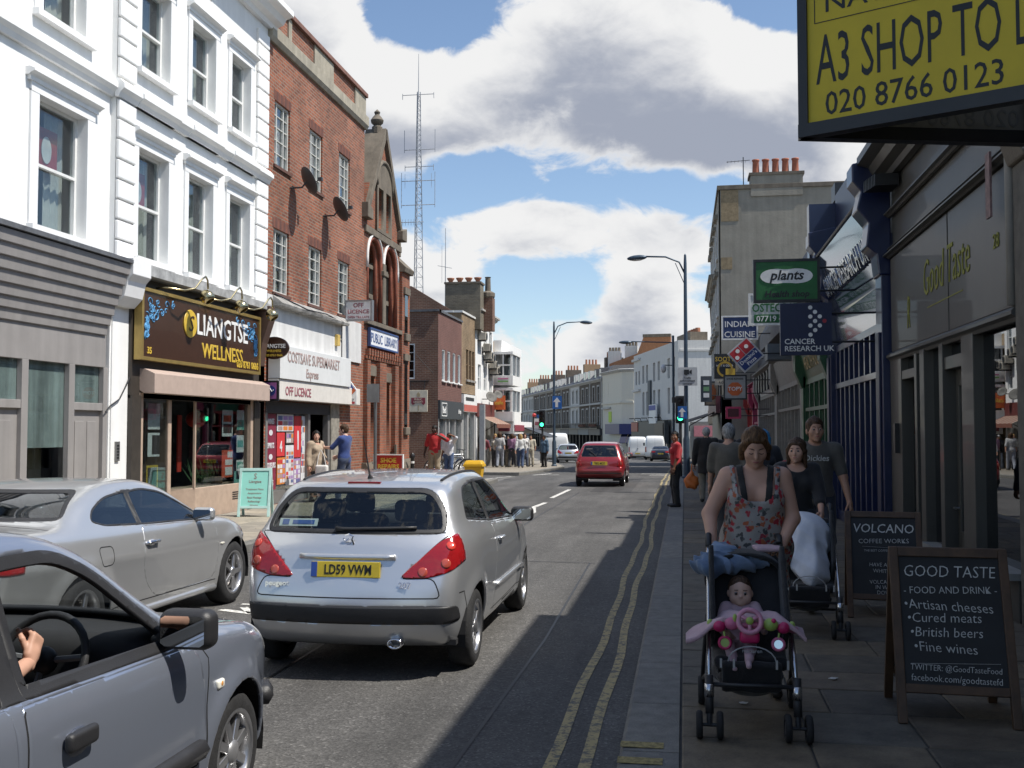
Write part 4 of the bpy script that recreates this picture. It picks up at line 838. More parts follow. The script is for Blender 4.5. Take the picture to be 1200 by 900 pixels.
def stock_block():
    t = thing('stock_brick_building', 'narrow yellow stock brick building between brown block and white terrace', 'building', (-10.6, 51, gz(51))); F = FD; g = -.35
    wins = [(a, a + .55, 4.3, 5.8) for a in (50.2, 50.95, 51.7)]
    MB().wall(F, 49.15, 52.5, 3.6, 7.5, wins, .12).bd('wall', YLB, t); MB().poly([F.p(49.15, 6.6, 0), F.p(49.15, 7.5, 0), F.p(49.15, 7.5, -8), F.p(49.15, 6.6, -8)]).bd('side_wall', YLB, t)
    for w in wins: window(F, t, *w, .1, mat('brown_wood', (.16, .10, .055), .6), rail=.5, curtain=0, sill=.1, glass=DARKG)
    MB().fbox(F, 49.1, 52.5, 7.5, 7.6, -.4, .06).bd('coping', mat('coping_pale', (.62, .62, .6), .7), t); MB().fbox(F, 49.05, 49.2, 7.505, 7.6, -5, -.4).bd('coping', MATS['coping_pale'], t)
    MB().fbox(F, 49.3, 52.4, g, 7.4, -1.4, -1.3).bd('interior', DARK, t)
    f = MB().fbox(F, 49.2, 52.4, 2.7, 3.55, -.05, .12).bd('shop_fascia', MATS['sign_white'], t); MB().fbox(F, 49.6, 51.6, 3.25, 3.42, .12, .13).bd('print', BLACKM, f); MB().fbox(F, 49.2, 52.4, 2.72, 3.05, .12, .128).bd('print', mat('fascia_coral', (.5, .13, .10), .5), f)
    fr = MB(); [fr.fbox(F, x, x + .3, g, 2.7, -.1, .03) for x in (49.2, 50.4, 52.1)]; fr.bd('shopfront', MATS['frame_pale'], t); MB().fbox(F, 49.4, 52.2, 0, 2.7, -.1, -.09).bd('pane', SHOPG, t)
    # chimney stack behind, with terracotta pots
    c = thing('chimney_stack', 'broad grey brick chimney stack with four terracotta bowl pots', 'chimney', (-11.3, 48, 6.9))
    MB().box(-12.15, -10.3, 52.3, 53.2, 7.0, 9.35).bd('stack', brick_mat('brick_grey', (.19, .165, .12), (.15, .13, .10), (.2, .18, .14)), c); MB().box(-12.2, -10.25, 52.25, 53.25, 9.35, 9.45).bd('cap', STONE, c)
    for i in range(4): MB().lathe([(.1, 0), (.12, .1), (.2, .22), (.2, .26), (.14, .26), (0, .1)], MT((-11.95 + i * .48, 52.7, 9.45)), 12).bd('chimney_pot', mat('terracotta', (.38, .16, .09), .8, var=.2), c, smooth=1)
    d = thing('chimney_stack', 'slim chimney with tall buff pot at the end of the white terrace', 'chimney', (-9.9, 53.6, 7.5)); MB().box(-10.45, -9.85, 53.3, 54.0, 7.0, 8.75).bd('stack', BRB, d); MB().lathe([(.3, 0), (.38, .1), (.38, .3), (.2, .4), (.16, .4), (.14, 1.1), (.17, 1.15), (.1, 1.15), (0, 1)], MT((-10.15, 53.6, 8.7)), 12).bd('chimney_pot', STONE, d)
    MB().prism([(-18, 51, 6), (-10.75, 51, 6), (-10.75, 51, 7.6), (-11.4, 51, 7.75), (-13.6, 51, 9.1), (-18, 51, 9.6)], (0, .4, 0)).bd('gable_wall', BRB, t)
stock_block()
def white_terrace():
    t = thing('white_terrace', 'white rendered terrace with heavy cornice and air conditioners', 'building', (-10.6, 55, gz(55))); F = FD; g = -.4; b1 = 8.0
    wins = [(a, a + .8, z, z + 1.35) for z in (3.9, 5.9) for a in (53.2, 54.8, 56.4)]
    MB().wall(F, 52.5, 57.6, 3.2, b1, wins, .15).bd('wall', STUC, t); body_box(F, t, 52.5, 57.6, g, b1, 8, STUC); MB().sweep(F, COR(7.75, 1.3), 52.45, 57.7).bd('cornice', mat('cornice_grey', (.45, .44, .41), .8, var=.2), t)
    for w in wins: window(F, t, *w, .12, curtain=.4)
    random.seed(2)
    for a, b in ((53.0, 6.5), (54.2, 6.0), (54.6, 5.6), (55.2, 5.5), (56.0, 5.2), (56.5, 4.9), (57.0, 5.0)):
        ac = thing('air_conditioner', 'beige air conditioning unit on the white terrace front', 'air conditioner', tuple(F.p(a, b, .1)), 'air conditioners on the white terrace'); MB().fbox(F, a, a + .5, b, b + .4, .08, .45).bd('casing', mat('ac_beige', (.42, .39, .33), .6), ac, bevel=.02)
        MB().lathe([(.05, 0), (.16, .01), (.17, .03), (.15, .03), (0, .02)], MT(F.p(a + .25, b + .2, .45)) @ MR(R(90), 4, 'Y'), 12).bd('fan_grille', BLACKM, ac); MB().fbox(F, a + .05, a + .45, b - .06, b, 0, .4).bd('bracket', BLACKM, ac)
    f = MB().fbox(F, 52.6, 57.5, 2.5, 3.2, -.03, .1).bd('shop_fascia', mat('fascia_maroon', (.14, .035, .03), .5), t); fr = MB(); [fr.fbox(F, x, x + .25, g, 2.5, -.1, .05) for x in (52.55, 54.9, 57.3)]; fr.bd('shopfront', STUC2, t); MB().fbox(F, 52.7, 57.4, 0, 2.5, -.5, -.49).bd('pane', DARKG, t)
    aw = thing('shop_awning', 'brown striped shop awning sloping out over the crowded pavement', 'awning', tuple(F.p(55.5, 2.2, .1)))
    for i in range(12):
        a = 53.2 + i * .36; MB().prism([F.p(a, 2.5, .1), F.p(a + .36, 2.5, .1), F.p(a + .36, 2.1, 1.0), F.p(a, 2.1, 1.0)], (0, 0, .03)).bd('stripe', mat('awning_a', (.20, .075, .05), .8) if i % 2 else mat('awning_b', (.36, .28, .22), .8), aw)
    MB().fbox(F, 53.2, 57.5, 1.92, 2.12, .99, 1.02).bd('valance', MATS['awning_a'], aw); MB().tube([F.p(53.25, 1.6, .1), F.p(53.25, 2.1, .95)], .02, 6).bd('arm', BLACKM, aw)
    for a, b, r in ((54.3, 3.55, .32), (56.4, 3.75, .26)):
        d = thing('satellite_dish', ('larger' if r > .3 else 'smaller') + ' grey satellite dish low on the white terrace front', 'dish', tuple(F.p(a, b, .1))); M = MT(F.p(a, b, .5)) @ MR(R(50), 4, 'Y') @ MR(R(40), 4, 'X')
        MB().lathe([(0, -.06), (r * .6, -.03), (r, .03), (r, .04), (r * .6, -.015), (0, -.045)], M, 20).bd('reflector', mat('dish_mid', (.11, .105, .095), .7), d, smooth=1); MB().tube([F.p(a, b - .1, 0), F.p(a, b - .1, .3), F.p(a, b, .45)], .025, 6).bd('bracket', BLACKM, d)
    s = thing('projecting_sign', 'orange projecting shop sign above the awning', 'sign', tuple(F.p(57.7, 3.2, .6))); MB().box(-10.6, -9.95, 57.7, 57.85, 2.95, 3.75).bd('panel', mat('sign_orange', (.60, .13, .03), .5), s); text('cafe', .3, MATS['sign_yellow'], s, (-10.28, 57.69, 3.25), (1, 0, 0), bold=.02); MB().box(-10.6, -10.48, 57.74, 57.8, 3.15, 3.25).bd('bracket', BLACKM, s)
white_terrace()
def modern_block():
    t = thing('modern_block', 'white and brown modern block with stepped bay windows at the far corner', 'building', (-10.6, 60, gz(60))); g = -.45; F = FD
    FB = Fr((-12.0, 57.65, 0), (1, 0, 0), (0, -1, 0)); PB = mat('panel_brown', (.27, .205, .125), .7, var=.15)
    MB().box(-20, -10.75, 57.9, 66, g, 6.9).bd('core', PB, t); MB().box(-10.75, -10.3, 58.6, 66, 2.9, 6.95).bd('white_face', STUC, t)
    for z in (2.3, 4.35):
        MB().box(-10.7, -9.55, 58.0, 61.0, z, z + .55).bd('balcony_band', STUC, t); MB().box(-10.6, -9.65, 58.1, 60.9, z + .55, z + 1.75).bd('bay_glass', DARKG, t)
        f = MB(); [f.box(x, x + .08, 58.05, 58.12, z + .55, z + 1.75) for x in (-10.62, -10.15, -9.7)]; [f.box(-9.68, -9.59, y, y + .1, z + .55, z + 1.75) for y in (58.1, 59.5, 60.85)]; f.box(-10.6, -9.65, 58.04, 58.1, z + 1.1, z + 1.18); f.bd('window', WHITE_WOOD, t)
        MB().box(-10.7, -9.55, 58.0, 61.0, z + 1.75, z + 1.9).bd('balcony_band', STUC, t)
    bn = MB().box(-10.5, -9.7, 57.96, 57.99, 4.45, 4.85).bd('banner', MATS['sign_white'], t); MB().box(-10.4, -9.8, 57.945, 57.96, 4.52, 4.6).bd('print', mat('banner_green', (.2, .42, .12), .6), bn); MB().box(-10.4, -9.8, 57.945, 57.96, 4.68, 4.74).bd('print', mat('banner_pink', (.5, .1, .25), .6), bn)
    MB().box(-10.6, -9.55, 58.2, 65.5, 1.6, 2.3).bd('shop_fascia', STUC, t); MB().box(-9.56, -9.5, 58.5, 62, 1.75, 2.1).bd('print', MATS['sign_maroon'], t); MB().box(-10.4, -9.75, 58.15, 58.2, 1.75, 2.1).bd('print', MATS['sign_maroon'], t); MB().box(-10.5, -9.65, 58.4, 65, g, 1.6).bd('shopfront', DARKG, t)
    aw = thing('shop_awning', 'dark folding awning arm beyond the white corner block', 'awning', (-9, 63, 1.8)); MB().prism([(-9.6, 62, 1.95), (-9.6, 66, 1.95), (-8.0, 66, 1.35), (-8.0, 62, 1.35)], (0, 0, .05)).bd('canopy', BLACKM, aw); MB().tube([(-9.6, 62, 1.5), (-8.05, 62, 1.37)], .025, 6).bd('arm', BLACKM, aw)
modern_block()
# lattice radio mast behind the roofs
def mast():
    t = thing('radio_mast', 'tall lattice radio mast with dipole aerials rising behind the roofs', 'mast', (-18.2, 70, 0)); MG = mat('mast_hazed_grey', (.30, .32, .35), .6, .2); x, y = -18.22, 70.0  # grey lightened: distance haze is put into the mast colour
    b = MB(); z = 0; k = 0
    def w(z): return .52 * (1 - z / 29) + .06
    L = [(cos(a), sin(a)) for a in (.5, 2.6, 4.7)]
    for c, s in L: b.tube([(x + c * w(0), y + s * w(0), 0), (x + c * w(25.5), y + s * w(25.5), 25.5)], .032, 5)
    while z < 25:
        z2 = z + max(w(z) * 1.9, .35)
        for i in range(3):
            (c, s), (c2, s2) = L[i], L[(i + 1) % 3]; b.tube([(x + c * w(z), y + s * w(z), z), (x + c2 * w(z2), y + s2 * w(z2), z2)], .015, 4); b.tube([(x + c * w(z2), y + s * w(z2), z2), (x + c2 * w(z2), y + s2 * w(z2), z2)], .012, 4)
        z = z2
    b.bd('lattice', MG, t); MB().tube([(x, y, 25), (x, y, 28.2)], [.035, .015], 6).bd('whip_aerial', MG, t)
    for zz, l, r, kind in ((25.3, 1.15, 1.1, 0), (21.4, 1.0, 1.2, 1), (20.2, .95, 1.1, 0), (19.2, 1.2, 1.2, 2), (17.5, 1.2, 1.2, 1), (16.3, 1.5, .4, 3)):
        a = MB(); a.tube([(x - l, y, zz), (x + r, y, zz)], .028, 5)
        for e, sg in ((x - l, -1), (x + r, 1)):
            if kind in (0, 1): a.tube([(e, y, zz - (.3 if kind == 0 else .2)), (e, y, zz + (.12 if kind == 0 else 1.4))], .022, 5)
            if kind == 2: [a.tube([(e - sg * .0, y, zz - .7), (e, y, zz + .6)], .02, 5), a.tube([(e - sg * .25, y, zz - .5), (e - sg * .25, y, zz + .5)], .014, 5)]
        if kind == 3: [a.tube([(x - .3 - i * .2, y, zz - .22), (x - .3 - i * .2, y, zz + .22)], .012, 4) for i in range(6)]
        a.bd('aerial_arm', MG, t)
    u = thing('radio_mast', 'small whip aerial pole standing behind the chimney stack', 'mast', (-16.25, 70, 8)); MB().tube([(-16.25, 70, 8), (-16.25, 70, 15.8)], [.05, .02], 6).bd('pole', MG, u); MB().tube([(-16.8, 70, 13.2), (-15.8, 70, 13)], .02, 5).bd('aerial_arm', MG, u); MB().tube([(-16.5, 70, 12), (-16.5, 70, 14.6)], .012, 5).bd('aerial_arm', MG, u)
mast()

# ------------------------------------------------------------------ far end of the street, beyond the bend
CREAM = mat('render_cream', (.66, .62, .52), .8, var=.07, streak=.4); GREYB = brick_mat('brick_sooty', (.14, .11, .085), (.11, .088, .07), (.13, .11, .09)); SLATE = MATS['slate']; OLDWH = mat('old_white', (.60, .59, .56), .75, var=.12, streak=.5)
def far_terrace():
    P0 = V3((-12.7, 163, 0)); P1 = V3((-43.8, 267, 0)); u = (P1 - P0).normalized(); ln = (P1 - P0).length; n = V3((-u.y, u.x, 0))
    if n.x > 0: n = -n
    G = gz(163); nb = 12; bw = ln / nb; pr = None
    TR = mat('trim_dirty', (.46, .45, .42), .8, var=.15); wm = None
    for i in range(nb):
        F = Fr(P0 + u * bw * i, u, n); pale = i in (2, 8, 9)
        t = thing('terraced_house', ('pale rendered' if pale else 'sooty brick') + ' Victorian terraced house with dormers along the far bend', 'house', tuple(F.p(bw / 2, G, 0)), 'terraced houses along the far bend'); wl = OLDWH if pale else GREYB
        hs = []
        for z, h in ((2.7, 2.5), (6.5, 2.2)):
            for c in (.22, .62): hs.append((bw * c - .25, bw * c + 1.25, z, z + h))
        MB().wall(F, 0, bw, 2.0, 9.6, hs, .3).bd('wall', wl, t); MB().fbox(F, 0, bw, G, 9.5, -8, -.35).bd('core', DARK, t)
        for (p, q, r, s) in hs:
            w = MB(); w.fbox(F, p - .18, p, r - .1, s + .25, -.05, .08); w.fbox(F, q, q + .18, r - .1, s + .25, -.05, .08); w.fbox(F, p, q, s, s + .25, -.05, .1); w.fbox(F, p, q, (r + s) / 2 - .06, (r + s) / 2 + .06, -.25, -.15); W = w.bd('window', TR, t); MB().fbox(F, p, q, r, s, -.28, -.25).bd('pane', GLASS, W); MB().fbox(F, p + .5, q, r + .1, s, -.4, -.34).bd('curtain', CURT, W)
        MB().fbox(F, 0, bw, 5.85, 6.15, 0, .3).bd('string_course', TR, t); MB().sweep(F, COR(9.45, 1.6), 0, bw).bd('cornice', TR, t); MB().fbox(F, -.18, .18, 2.0, 9.5, 0, .14).bd('pilaster', TR, t)
        rf = MB(); rf.poly([F.p(0, 9.9, .1), F.p(bw, 9.9, .1), F.p(bw, 12.0, -2.0), F.p(0, 12.0, -2.0)]); rf.poly([F.p(0, 12.0, -2.0), F.p(bw, 12.0, -2.0), F.p(bw, 12.2, -7), F.p(0, 12.2, -7)]); rf.poly([F.p(0, 9.9, .1), F.p(0, 12, -2), F.p(0, 12.2, -7), F.p(0, 9.5, -7)]); rf.bd('roof', SLATE, t)
        for c in (.2, .62):
            d = MB(); d.fbox(F, bw * c, bw * c + 1.7, 10.0, 11.7, -2, -.35); d = d.bd('dormer', OLDWH if i % 3 else SLATE, t); MB().fbox(F, bw * c + .25, bw * c + 1.45, 10.2, 11.5, -.36, -.33).bd('pane', DARKG, d)
        if i % 2 == 0:
            c = MB().fbox(F, bw - .6, bw + .6, 11.2, 13.8, -5.5, -2.5).bd('chimney', GREYB if i not in (2, 10) else mat('brick_tan', (.30, .2, .12), .9, var=.2), t)
            for k in range(4): MB().lathe([(0, 0), (.2, 0), (.17, .9), (.1, .9), (0, .6)], MT(F.p(bw, 13.8, -3 - k * .6)), 8).bd('chimney_pot', MATS['terracotta'], c)
        fc = ((.05, .05, .06), (.10, .13, .16), (.12, .12, .12), (.04, .05, .09), (.2, .2, .19), (.09, .03, .03))[i % 6]; MB().fbox(F, .1, bw - .1, 1.0, 2.0, -.2, .35).bd('shop_fascia', mat('farfascia%d' % (i % 6), fc, .5), t)
        MB().fbox(F, .2, bw - .2, G, 1.0, -.6, -.5).bd('pane', DARKG, t); f2 = MB(); [f2.fbox(F, bw * c, bw * c + .25, G, 1.0, -.6, .1) for c in (0, .33, .66, .96)]; f2.bd('shopfront', BLACKM, t)
        if i in (0, 1): MB().fbox(F, bw * .3, bw * .8, 2.35, 2.75, .3, .7).bd('planter', MATS['brick_arch'], t)
        bl = MB(); bl.fbox(F, .1, bw - .1, 2.0, 2.12, .0, .8); [bl.fbox(F, .1 + k * (bw - .25) / 12, .16 + k * (bw - .25) / 12, 2.12, 2.95, .72, .78) for k in range(13)]; bl.fbox(F, .1, bw - .1, 2.9, 2.98, .7, .8); bl.bd('balcony', BLACKM, t)
    # cream corner house at the near end
    t = thing('corner_house', 'cream rendered corner house with blue shop and estate board at the bend', 'house', (-10, 160, G)); A = V3((-12.6, 162.8, 0)); Bp = V3((-9.0, 152.5, 0)); Cc = V3((-7.2, 152.0, 0))
    for F, ln, hs in ((Fr(A, Bp - A, (-.94, -.33, 0)), (Bp - A).length, [(1.2, 2.2, 6.9, 9.0), (3.4, 4.4, 6.9, 9.0), (.9, 4.9, 2.6, 5.0)]), (Fr(Bp, Cc - Bp, (-.27, -.96, 0)), (Cc - Bp).length, [])):
        MB().wall(F, 0, ln, G, 10.6, hs, .3).bd('wall', CREAM, t); MB().sweep(F, COR(10.3, 1.6), -.3, ln + .3).bd('cornice', MATS['trim_dirty'], t); MB().fbox(F, 0, ln, 5.75, 6.0, 0, .18).bd('string_course', CREAM, t)
        for h in hs: w = MB().fbox(F, h[0], h[1], h[2], h[3], -.34, -.3).bd('window', WHITE_WOOD, t); MB().fbox(F, h[0] + .12, h[1] - .12, h[2] + .12, h[3] - .12, -.3, -.27).bd('pane', GLASS, w)
        if ln > 5: MB().fbox(F, 3.9, 5.4, 3.0, 4.6, .0, .1).bd('estate_board', mat('board_lime', (.45, .62, .05), .6), t); MB().fbox(F, .7, 5.1, 5.0, 5.25, 0, .4).bd('hood', MATS['trim_dirty'], t)
    MB().prism([A + V3((0.02, 0, G)), Bp + V3((.02, .1, G)), Cc + V3((0, .1, G)), V3((2, 158, G)), V3((-6, 175, G))], (0, 0, 10.4 - G)).bd('core', CREAM, t)
    o = MB(); o.prism([V3((-11.9, 158.5, 1.2)), V3((-9.3, 151.4, 1.2)), V3((-6.3, 151.2, 1.2)), V3((-6.2, 152.4, 1.2)), V3((-9, 152.7, 1.2))], (0, 0, 1.5)); o.bd('shop_fascia', mat('fascia_blue', (.012, .02, .12), .4), t)
    for k in range(3): MB().prism([(-9.0 + k, 152.2, 1.2), (-8.1 + k, 152.1, 1.2), (-8.4 + k, 149.8, -.1), (-9.3 + k, 149.9, -.1)], (0, 0, .08)).bd('awning', mat('awning_navy', (.015, .018, .045), .8), t)
    # brick party wall with parapet above the cream house
    q = thing('gable_wall', 'orange brick party wall with row of pots above the cream corner house', 'wall', (-5, 170, 8)); q2 = Fr((-12, 170, 0), (1, -.12, 0), (-.12, -1, 0)); MB().fprism(q2, [(0, 9.5), (10, 9.5), (10, 16.8), (5.6, 16.8), (4.6, 14.2), (0, 12.6)], -1, 0).bd('wall', mat('brick_far_orange', (.34, .16, .08), .9, var=.2), q); MB().fbox(q2, 5.5, 10, 16.8, 17.3, -1.1, .1).bd('coping', STONE, q)
    for k in range(2): c = MB().fbox(q2, -.5 + k * 2.8, 1.6 + k * 2.8, 12, 14.8 + k * .8, -2.4, -1.4).bd('chimney', OLDWH, q); [MB().lathe([(0, 0), (.22, 0), (.2, .6), (0, .5)], MT(q2.p(-.2 + k * 2.8 + j * .5, 14.8 + k * .8, -1.9)), 8).bd('chimney_pot', STONE, c) for j in range(4)]
far_terrace()
def white_far():
    t = thing('white_building', 'long white painted three storey building with tall sash windows at the bend', 'building', (-3, 130, gz(130))); P0 = V3((-.6, 117, 0)); P1 = V3((-6.7, 142, 0)); F = Fr(P0, P1 - P0, (-1, -.25, 0)); ln = (P1 - P0).length; G = gz(117) - .5; F.n = V3((-F.u.y, F.u.x, 0)); F.n = -F.n if F.n.x > 0 else F.n
    hs = [(a, a + 1.25, z, z + h) for z, h in ((3.7, 3.0), (7.8, 2.3)) for a in (1.6, 4.2, 9.5, 12.2, 16.4, 18.8)] + [(21.6, 22.6, 7.8, 9.6), (23.6, 24.6, 7.8, 9.6)]
    MB().wall(F, 0, ln, 3.0, 11.8, hs, .35).bd('wall', OLDWH, t); MB().fbox(F, 0, ln, G, 11.7, -9, -.4).bd('core', OLDWH, t)
    for h in hs: w = MB().fbox(F, *h, -.36, -.33).bd('window', mat('window_grey', (.28, .28, .27), .6), t); MB().fbox(F, h[0] + .12, h[1] - .12, h[2] + .12, h[3] - .12, -.33, -.3).bd('pane', DARKG, w)
    FSd = Fr((-.6, 117, 0), (1, .1, 0), (.1, -1, 0)); MB().fbox(FSd, 0, 7.5, G, 11.8, -6, 0).bd('side_wall', OLDWH, t); MB().fbox(FSd, 0.2, 7.6, 10.6, 10.8, 0, .12).bd('string_course', OLDWH, t)
    MB().fbox(F, 21.2, ln + .2, 6.9, 7.2, 0, .3).bd('string_course', OLDWH, t); MB().fbox(F, 21.2, ln + .2, 11.0, 11.3, 0, .3).bd('cornice', OLDWH, t)
    c = MB().fbox(F, 2.5, 9.0, 11.6, 13.0, -4, -2).bd('chimney', STONE, t); [MB().lathe([(0, 0), (.3, 0), (.28, .5), (0, .4)], MT(F.p(3 + k * 1.1, 13, -3)), 8).bd('chimney_pot', MATS['terracotta'], c) for k in range(6)]
    MB().fbox(FSd, 5.5, 7.5, 11.8, 14.2, -3, -.3).bd('chimney', STONE, t); MB().fbox(F, 14.2, 15.6, 3.6, 8.0, 0, .25).bd('wall_sign', mat('sign_slate', (.07, .08, .09), .6), t)
    s = MB().fbox(F, 9.3, 13.2, 2.6, 4.9, .4, .6).bd('estate_board', MATS['sign_white'], t); MB().fbox(F, 9.4, 13.1, 4.2, 4.8, .6, .63).bd('print', BLU_ := mat('print_blue', (.06, .08, .3), .6), s)
    pb = thing('pub_front', 'dark painted pub frontage along the foot of the white building', 'shopfront', tuple(F.p(14, G, .3))); MB().fbox(F, 5, 25.2, .2, 2.9, 0, .5).bd('fascia', mat('pub_dark', (.035, .04, .042), .5, var=.3), pb); MB().fbox(F, 5, 25, G, .2, 0, .2).bd('shopfront', DARKG, pb); MB().fbox(F, 20.5, 24.8, 1.6, 2.8, .5, .6).bd('panel', mat('pub_red', (.35, .06, .04), .5), pb); MB().fbox(F, 5.5, 10, 1.2, 2.6, .5, .6).bd('panel', mat('pub_brown', (.07, .05, .035), .5), pb)
    [MB().tube([F.p(a, 2.9, .4), F.p(a, 3.3, .5), F.p(a, 3.3, 1.2)], .06, 5).bd('lamp', BLACKM, pb) for a in (7, 11, 15, 19, 23)]
white_far()

# ------------------------------------------------------------------ right: the shaded shops
FR_ = Fr((2.9, 0, 0), (0, 1, 0), (-1, 0, 0)); RU = V3((0, -1, 0))
GTG = mat('gt_grey', (.062, .060, .052), .5, var=.12, scale=3, streak=.4, coat=.1)
MIRG = glass_mat('shop_glass_dark', (.30, .32, .32), 1.0, .004, .07)
BLUEP = mat('blue_paint', (.008, .015, .058), .35, var=.12, coat=.3); BLUED = mat('blue_paint_dark', (.008, .014, .05), .4, var=.15); GRNP = mat('green_paint', (.008, .060, .022), .4, var=.15, coat=.2)
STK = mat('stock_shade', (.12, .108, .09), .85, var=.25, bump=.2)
def near_right():
    t = thing('corner_shop', 'stone piered shop building beside the grey delicatessen', 'building', (2.9, 0, .13)); F = FR_
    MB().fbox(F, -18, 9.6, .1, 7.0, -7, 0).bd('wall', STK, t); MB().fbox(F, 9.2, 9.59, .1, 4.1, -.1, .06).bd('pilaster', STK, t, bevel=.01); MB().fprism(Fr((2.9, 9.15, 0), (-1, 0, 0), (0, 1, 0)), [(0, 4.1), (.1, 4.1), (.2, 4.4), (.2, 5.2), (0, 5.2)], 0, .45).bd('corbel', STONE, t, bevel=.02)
    MB().tube([F.p(9.66, 2.9, .06), F.p(9.66, 6.0, .06)], .045, 10).bd('drainpipe', mat('pipe_grey', (.26, .25, .23), .6), t, smooth=1)
    MB().fbox(F, 9.98, 10.12, 3.75, 4.35, .12, .14).bd('small_board', mat('board_faded', (.25, .16, .15), .7, var=.5), t)
near_right()
def good_taste():
    t = thing('delicatessen', 'grey painted shop with yellow handwritten lettering and mirror-like dark windows', 'shop', (2.9, 12.5, .13)); F = FR_; a0, a1 = 9.6, 15.28
    B = MB(); B.fbox(F, a0, a1, 2.78, 6.6, -7, -.02); B.bd('wall', GTG, t)
    for p, q in ((a0 + .1, 11.98), (12.03, 15.2)):
        f = MB().fbox(F, p, q, 2.9, 4.2, -.02, .03).bd('fascia_panel', GTG, t, bevel=.006)
    MB().fbox(F, 11.98, 12.03, 2.9, 4.2, -.02, .005).bd('joint', BLACKM, t)
    for b, h, o in ((2.76, .13, .09), (4.22, .07, .12), (4.33, .04, .06), (4.8, .08, .1)): MB().sweep(F, LED(b, h, o), a0, a1).bd('moulding', GTG, t)
    MB().sweep(F, COR(5.3, 1.5), a0, a1).bd('cornice', GTG, t)
    YT = mat('chalk_yellow', (.22, .22, .03), .7); fp = t
    text('Good Taste', .62, YT, t, F.p(12.15, 3.42, .034), RU, sx=.70, bold=-.008, shear=.15); text('28', .2, YT, t, F.p(10.2, 3.5, .034), RU); text('R', .62, YT, t, F.p(14.05, 3.12, .034), RU, sx=.5, bold=-.012, shear=.2); MB().fbox(F, 11.4, 13.0, 3.26, 3.272, .03, .034).bd('underline', YT, t)
    gr = MB(); [gr.fbox(F, 15.0 - .06 * i, 15.03 - .06 * i, 5.12, 5.28, .02, .4 - .01 * i) for i in range(8)]; gr.bd('vent_grille', BLACKM, t, kind='stuff')
    # shopfront: recessed door, narrow window, door, large window
    fr = MB()
    for x0, x1, z0, d in ((a0, 9.72, .13, .02), (11.0, 11.45, .13, .05), (12.25, 12.42, .13, .05), (13.12, 13.35, .13, .06), (13.62, 13.75, .13, .04), (14.55, 15.28, .13, .04)): fr.fbox(F, x0, x1, z0, 2.78, -.12, d)
    fr.fbox(F, 9.72, 11.0, .13, .5, -.12, .04); fr.fbox(F, 12.42, 13.12, .13, .42, -.12, .04); fr.fbox(F, 11.45, 12.25, 2.48, 2.62, -.1, .03); fr.fbox(F, 13.75, 14.55, 2.48, 2.6, -.1, .03); fr.bd('shopfront', GTG, t, bevel=.006)
    MB().fbox(F, 9.7, 11.05, .5, .56, -.1, .12).bd('sill', mat('sill_pale', (.22, .22, .21), .6), t); MB().fbox(F, 12.4, 13.14, .42, .48, -.1, .12).bd('sill', MATS['sill_pale'], t)
    for p, q, z0, z1 in ((9.72, 11.0, .56, 2.76), (12.42, 13.12, .48, 2.76), (11.45, 12.25, 2.62, 2.76), (13.75, 14.55, 2.6, 2.76)): MB().fbox(F, p, q, z0, z1, -.06, -.054).bd('pane', MIRG, t)
    for p, q, dd in ((11.45, 12.25, -.14), (13.75, 14.55, -.5)):
        d = MB(); d.fbox(F, p, p + .12, .14, 2.48, dd, dd + .05); d.fbox(F, q - .12, q, .14, 2.48, dd, dd + .05); d.fbox(F, p + .12, q - .12, .14, .7, dd, dd + .05); d.fbox(F, p + .12, q - .12, 2.3, 2.48, dd, dd + .05); D = d.bd('door', GTG, t, bevel=.006)
        MB().fbox(F, p + .12, q - .12, .7, 2.3, dd + .02, dd + .026).bd('pane', MIRG, D); MB().tube([F.p(q - .06, .95, dd + .05), F.p(q - .06, .95, dd + .11), F.p(q - .16, .95, dd + .11)], .012, 6).bd('handle', mat('steel', (.5, .5, .5), .3, 1), D)
    MB().fbox(F, a0, a1, .1, 2.78, -3, -2.9).bd('interior', DARK, t); bx = MB().fbox(F, 14.7, 14.82, 1.5, 1.9, .04, .1).bd('letter_box', BLACKM, t)
good_taste()
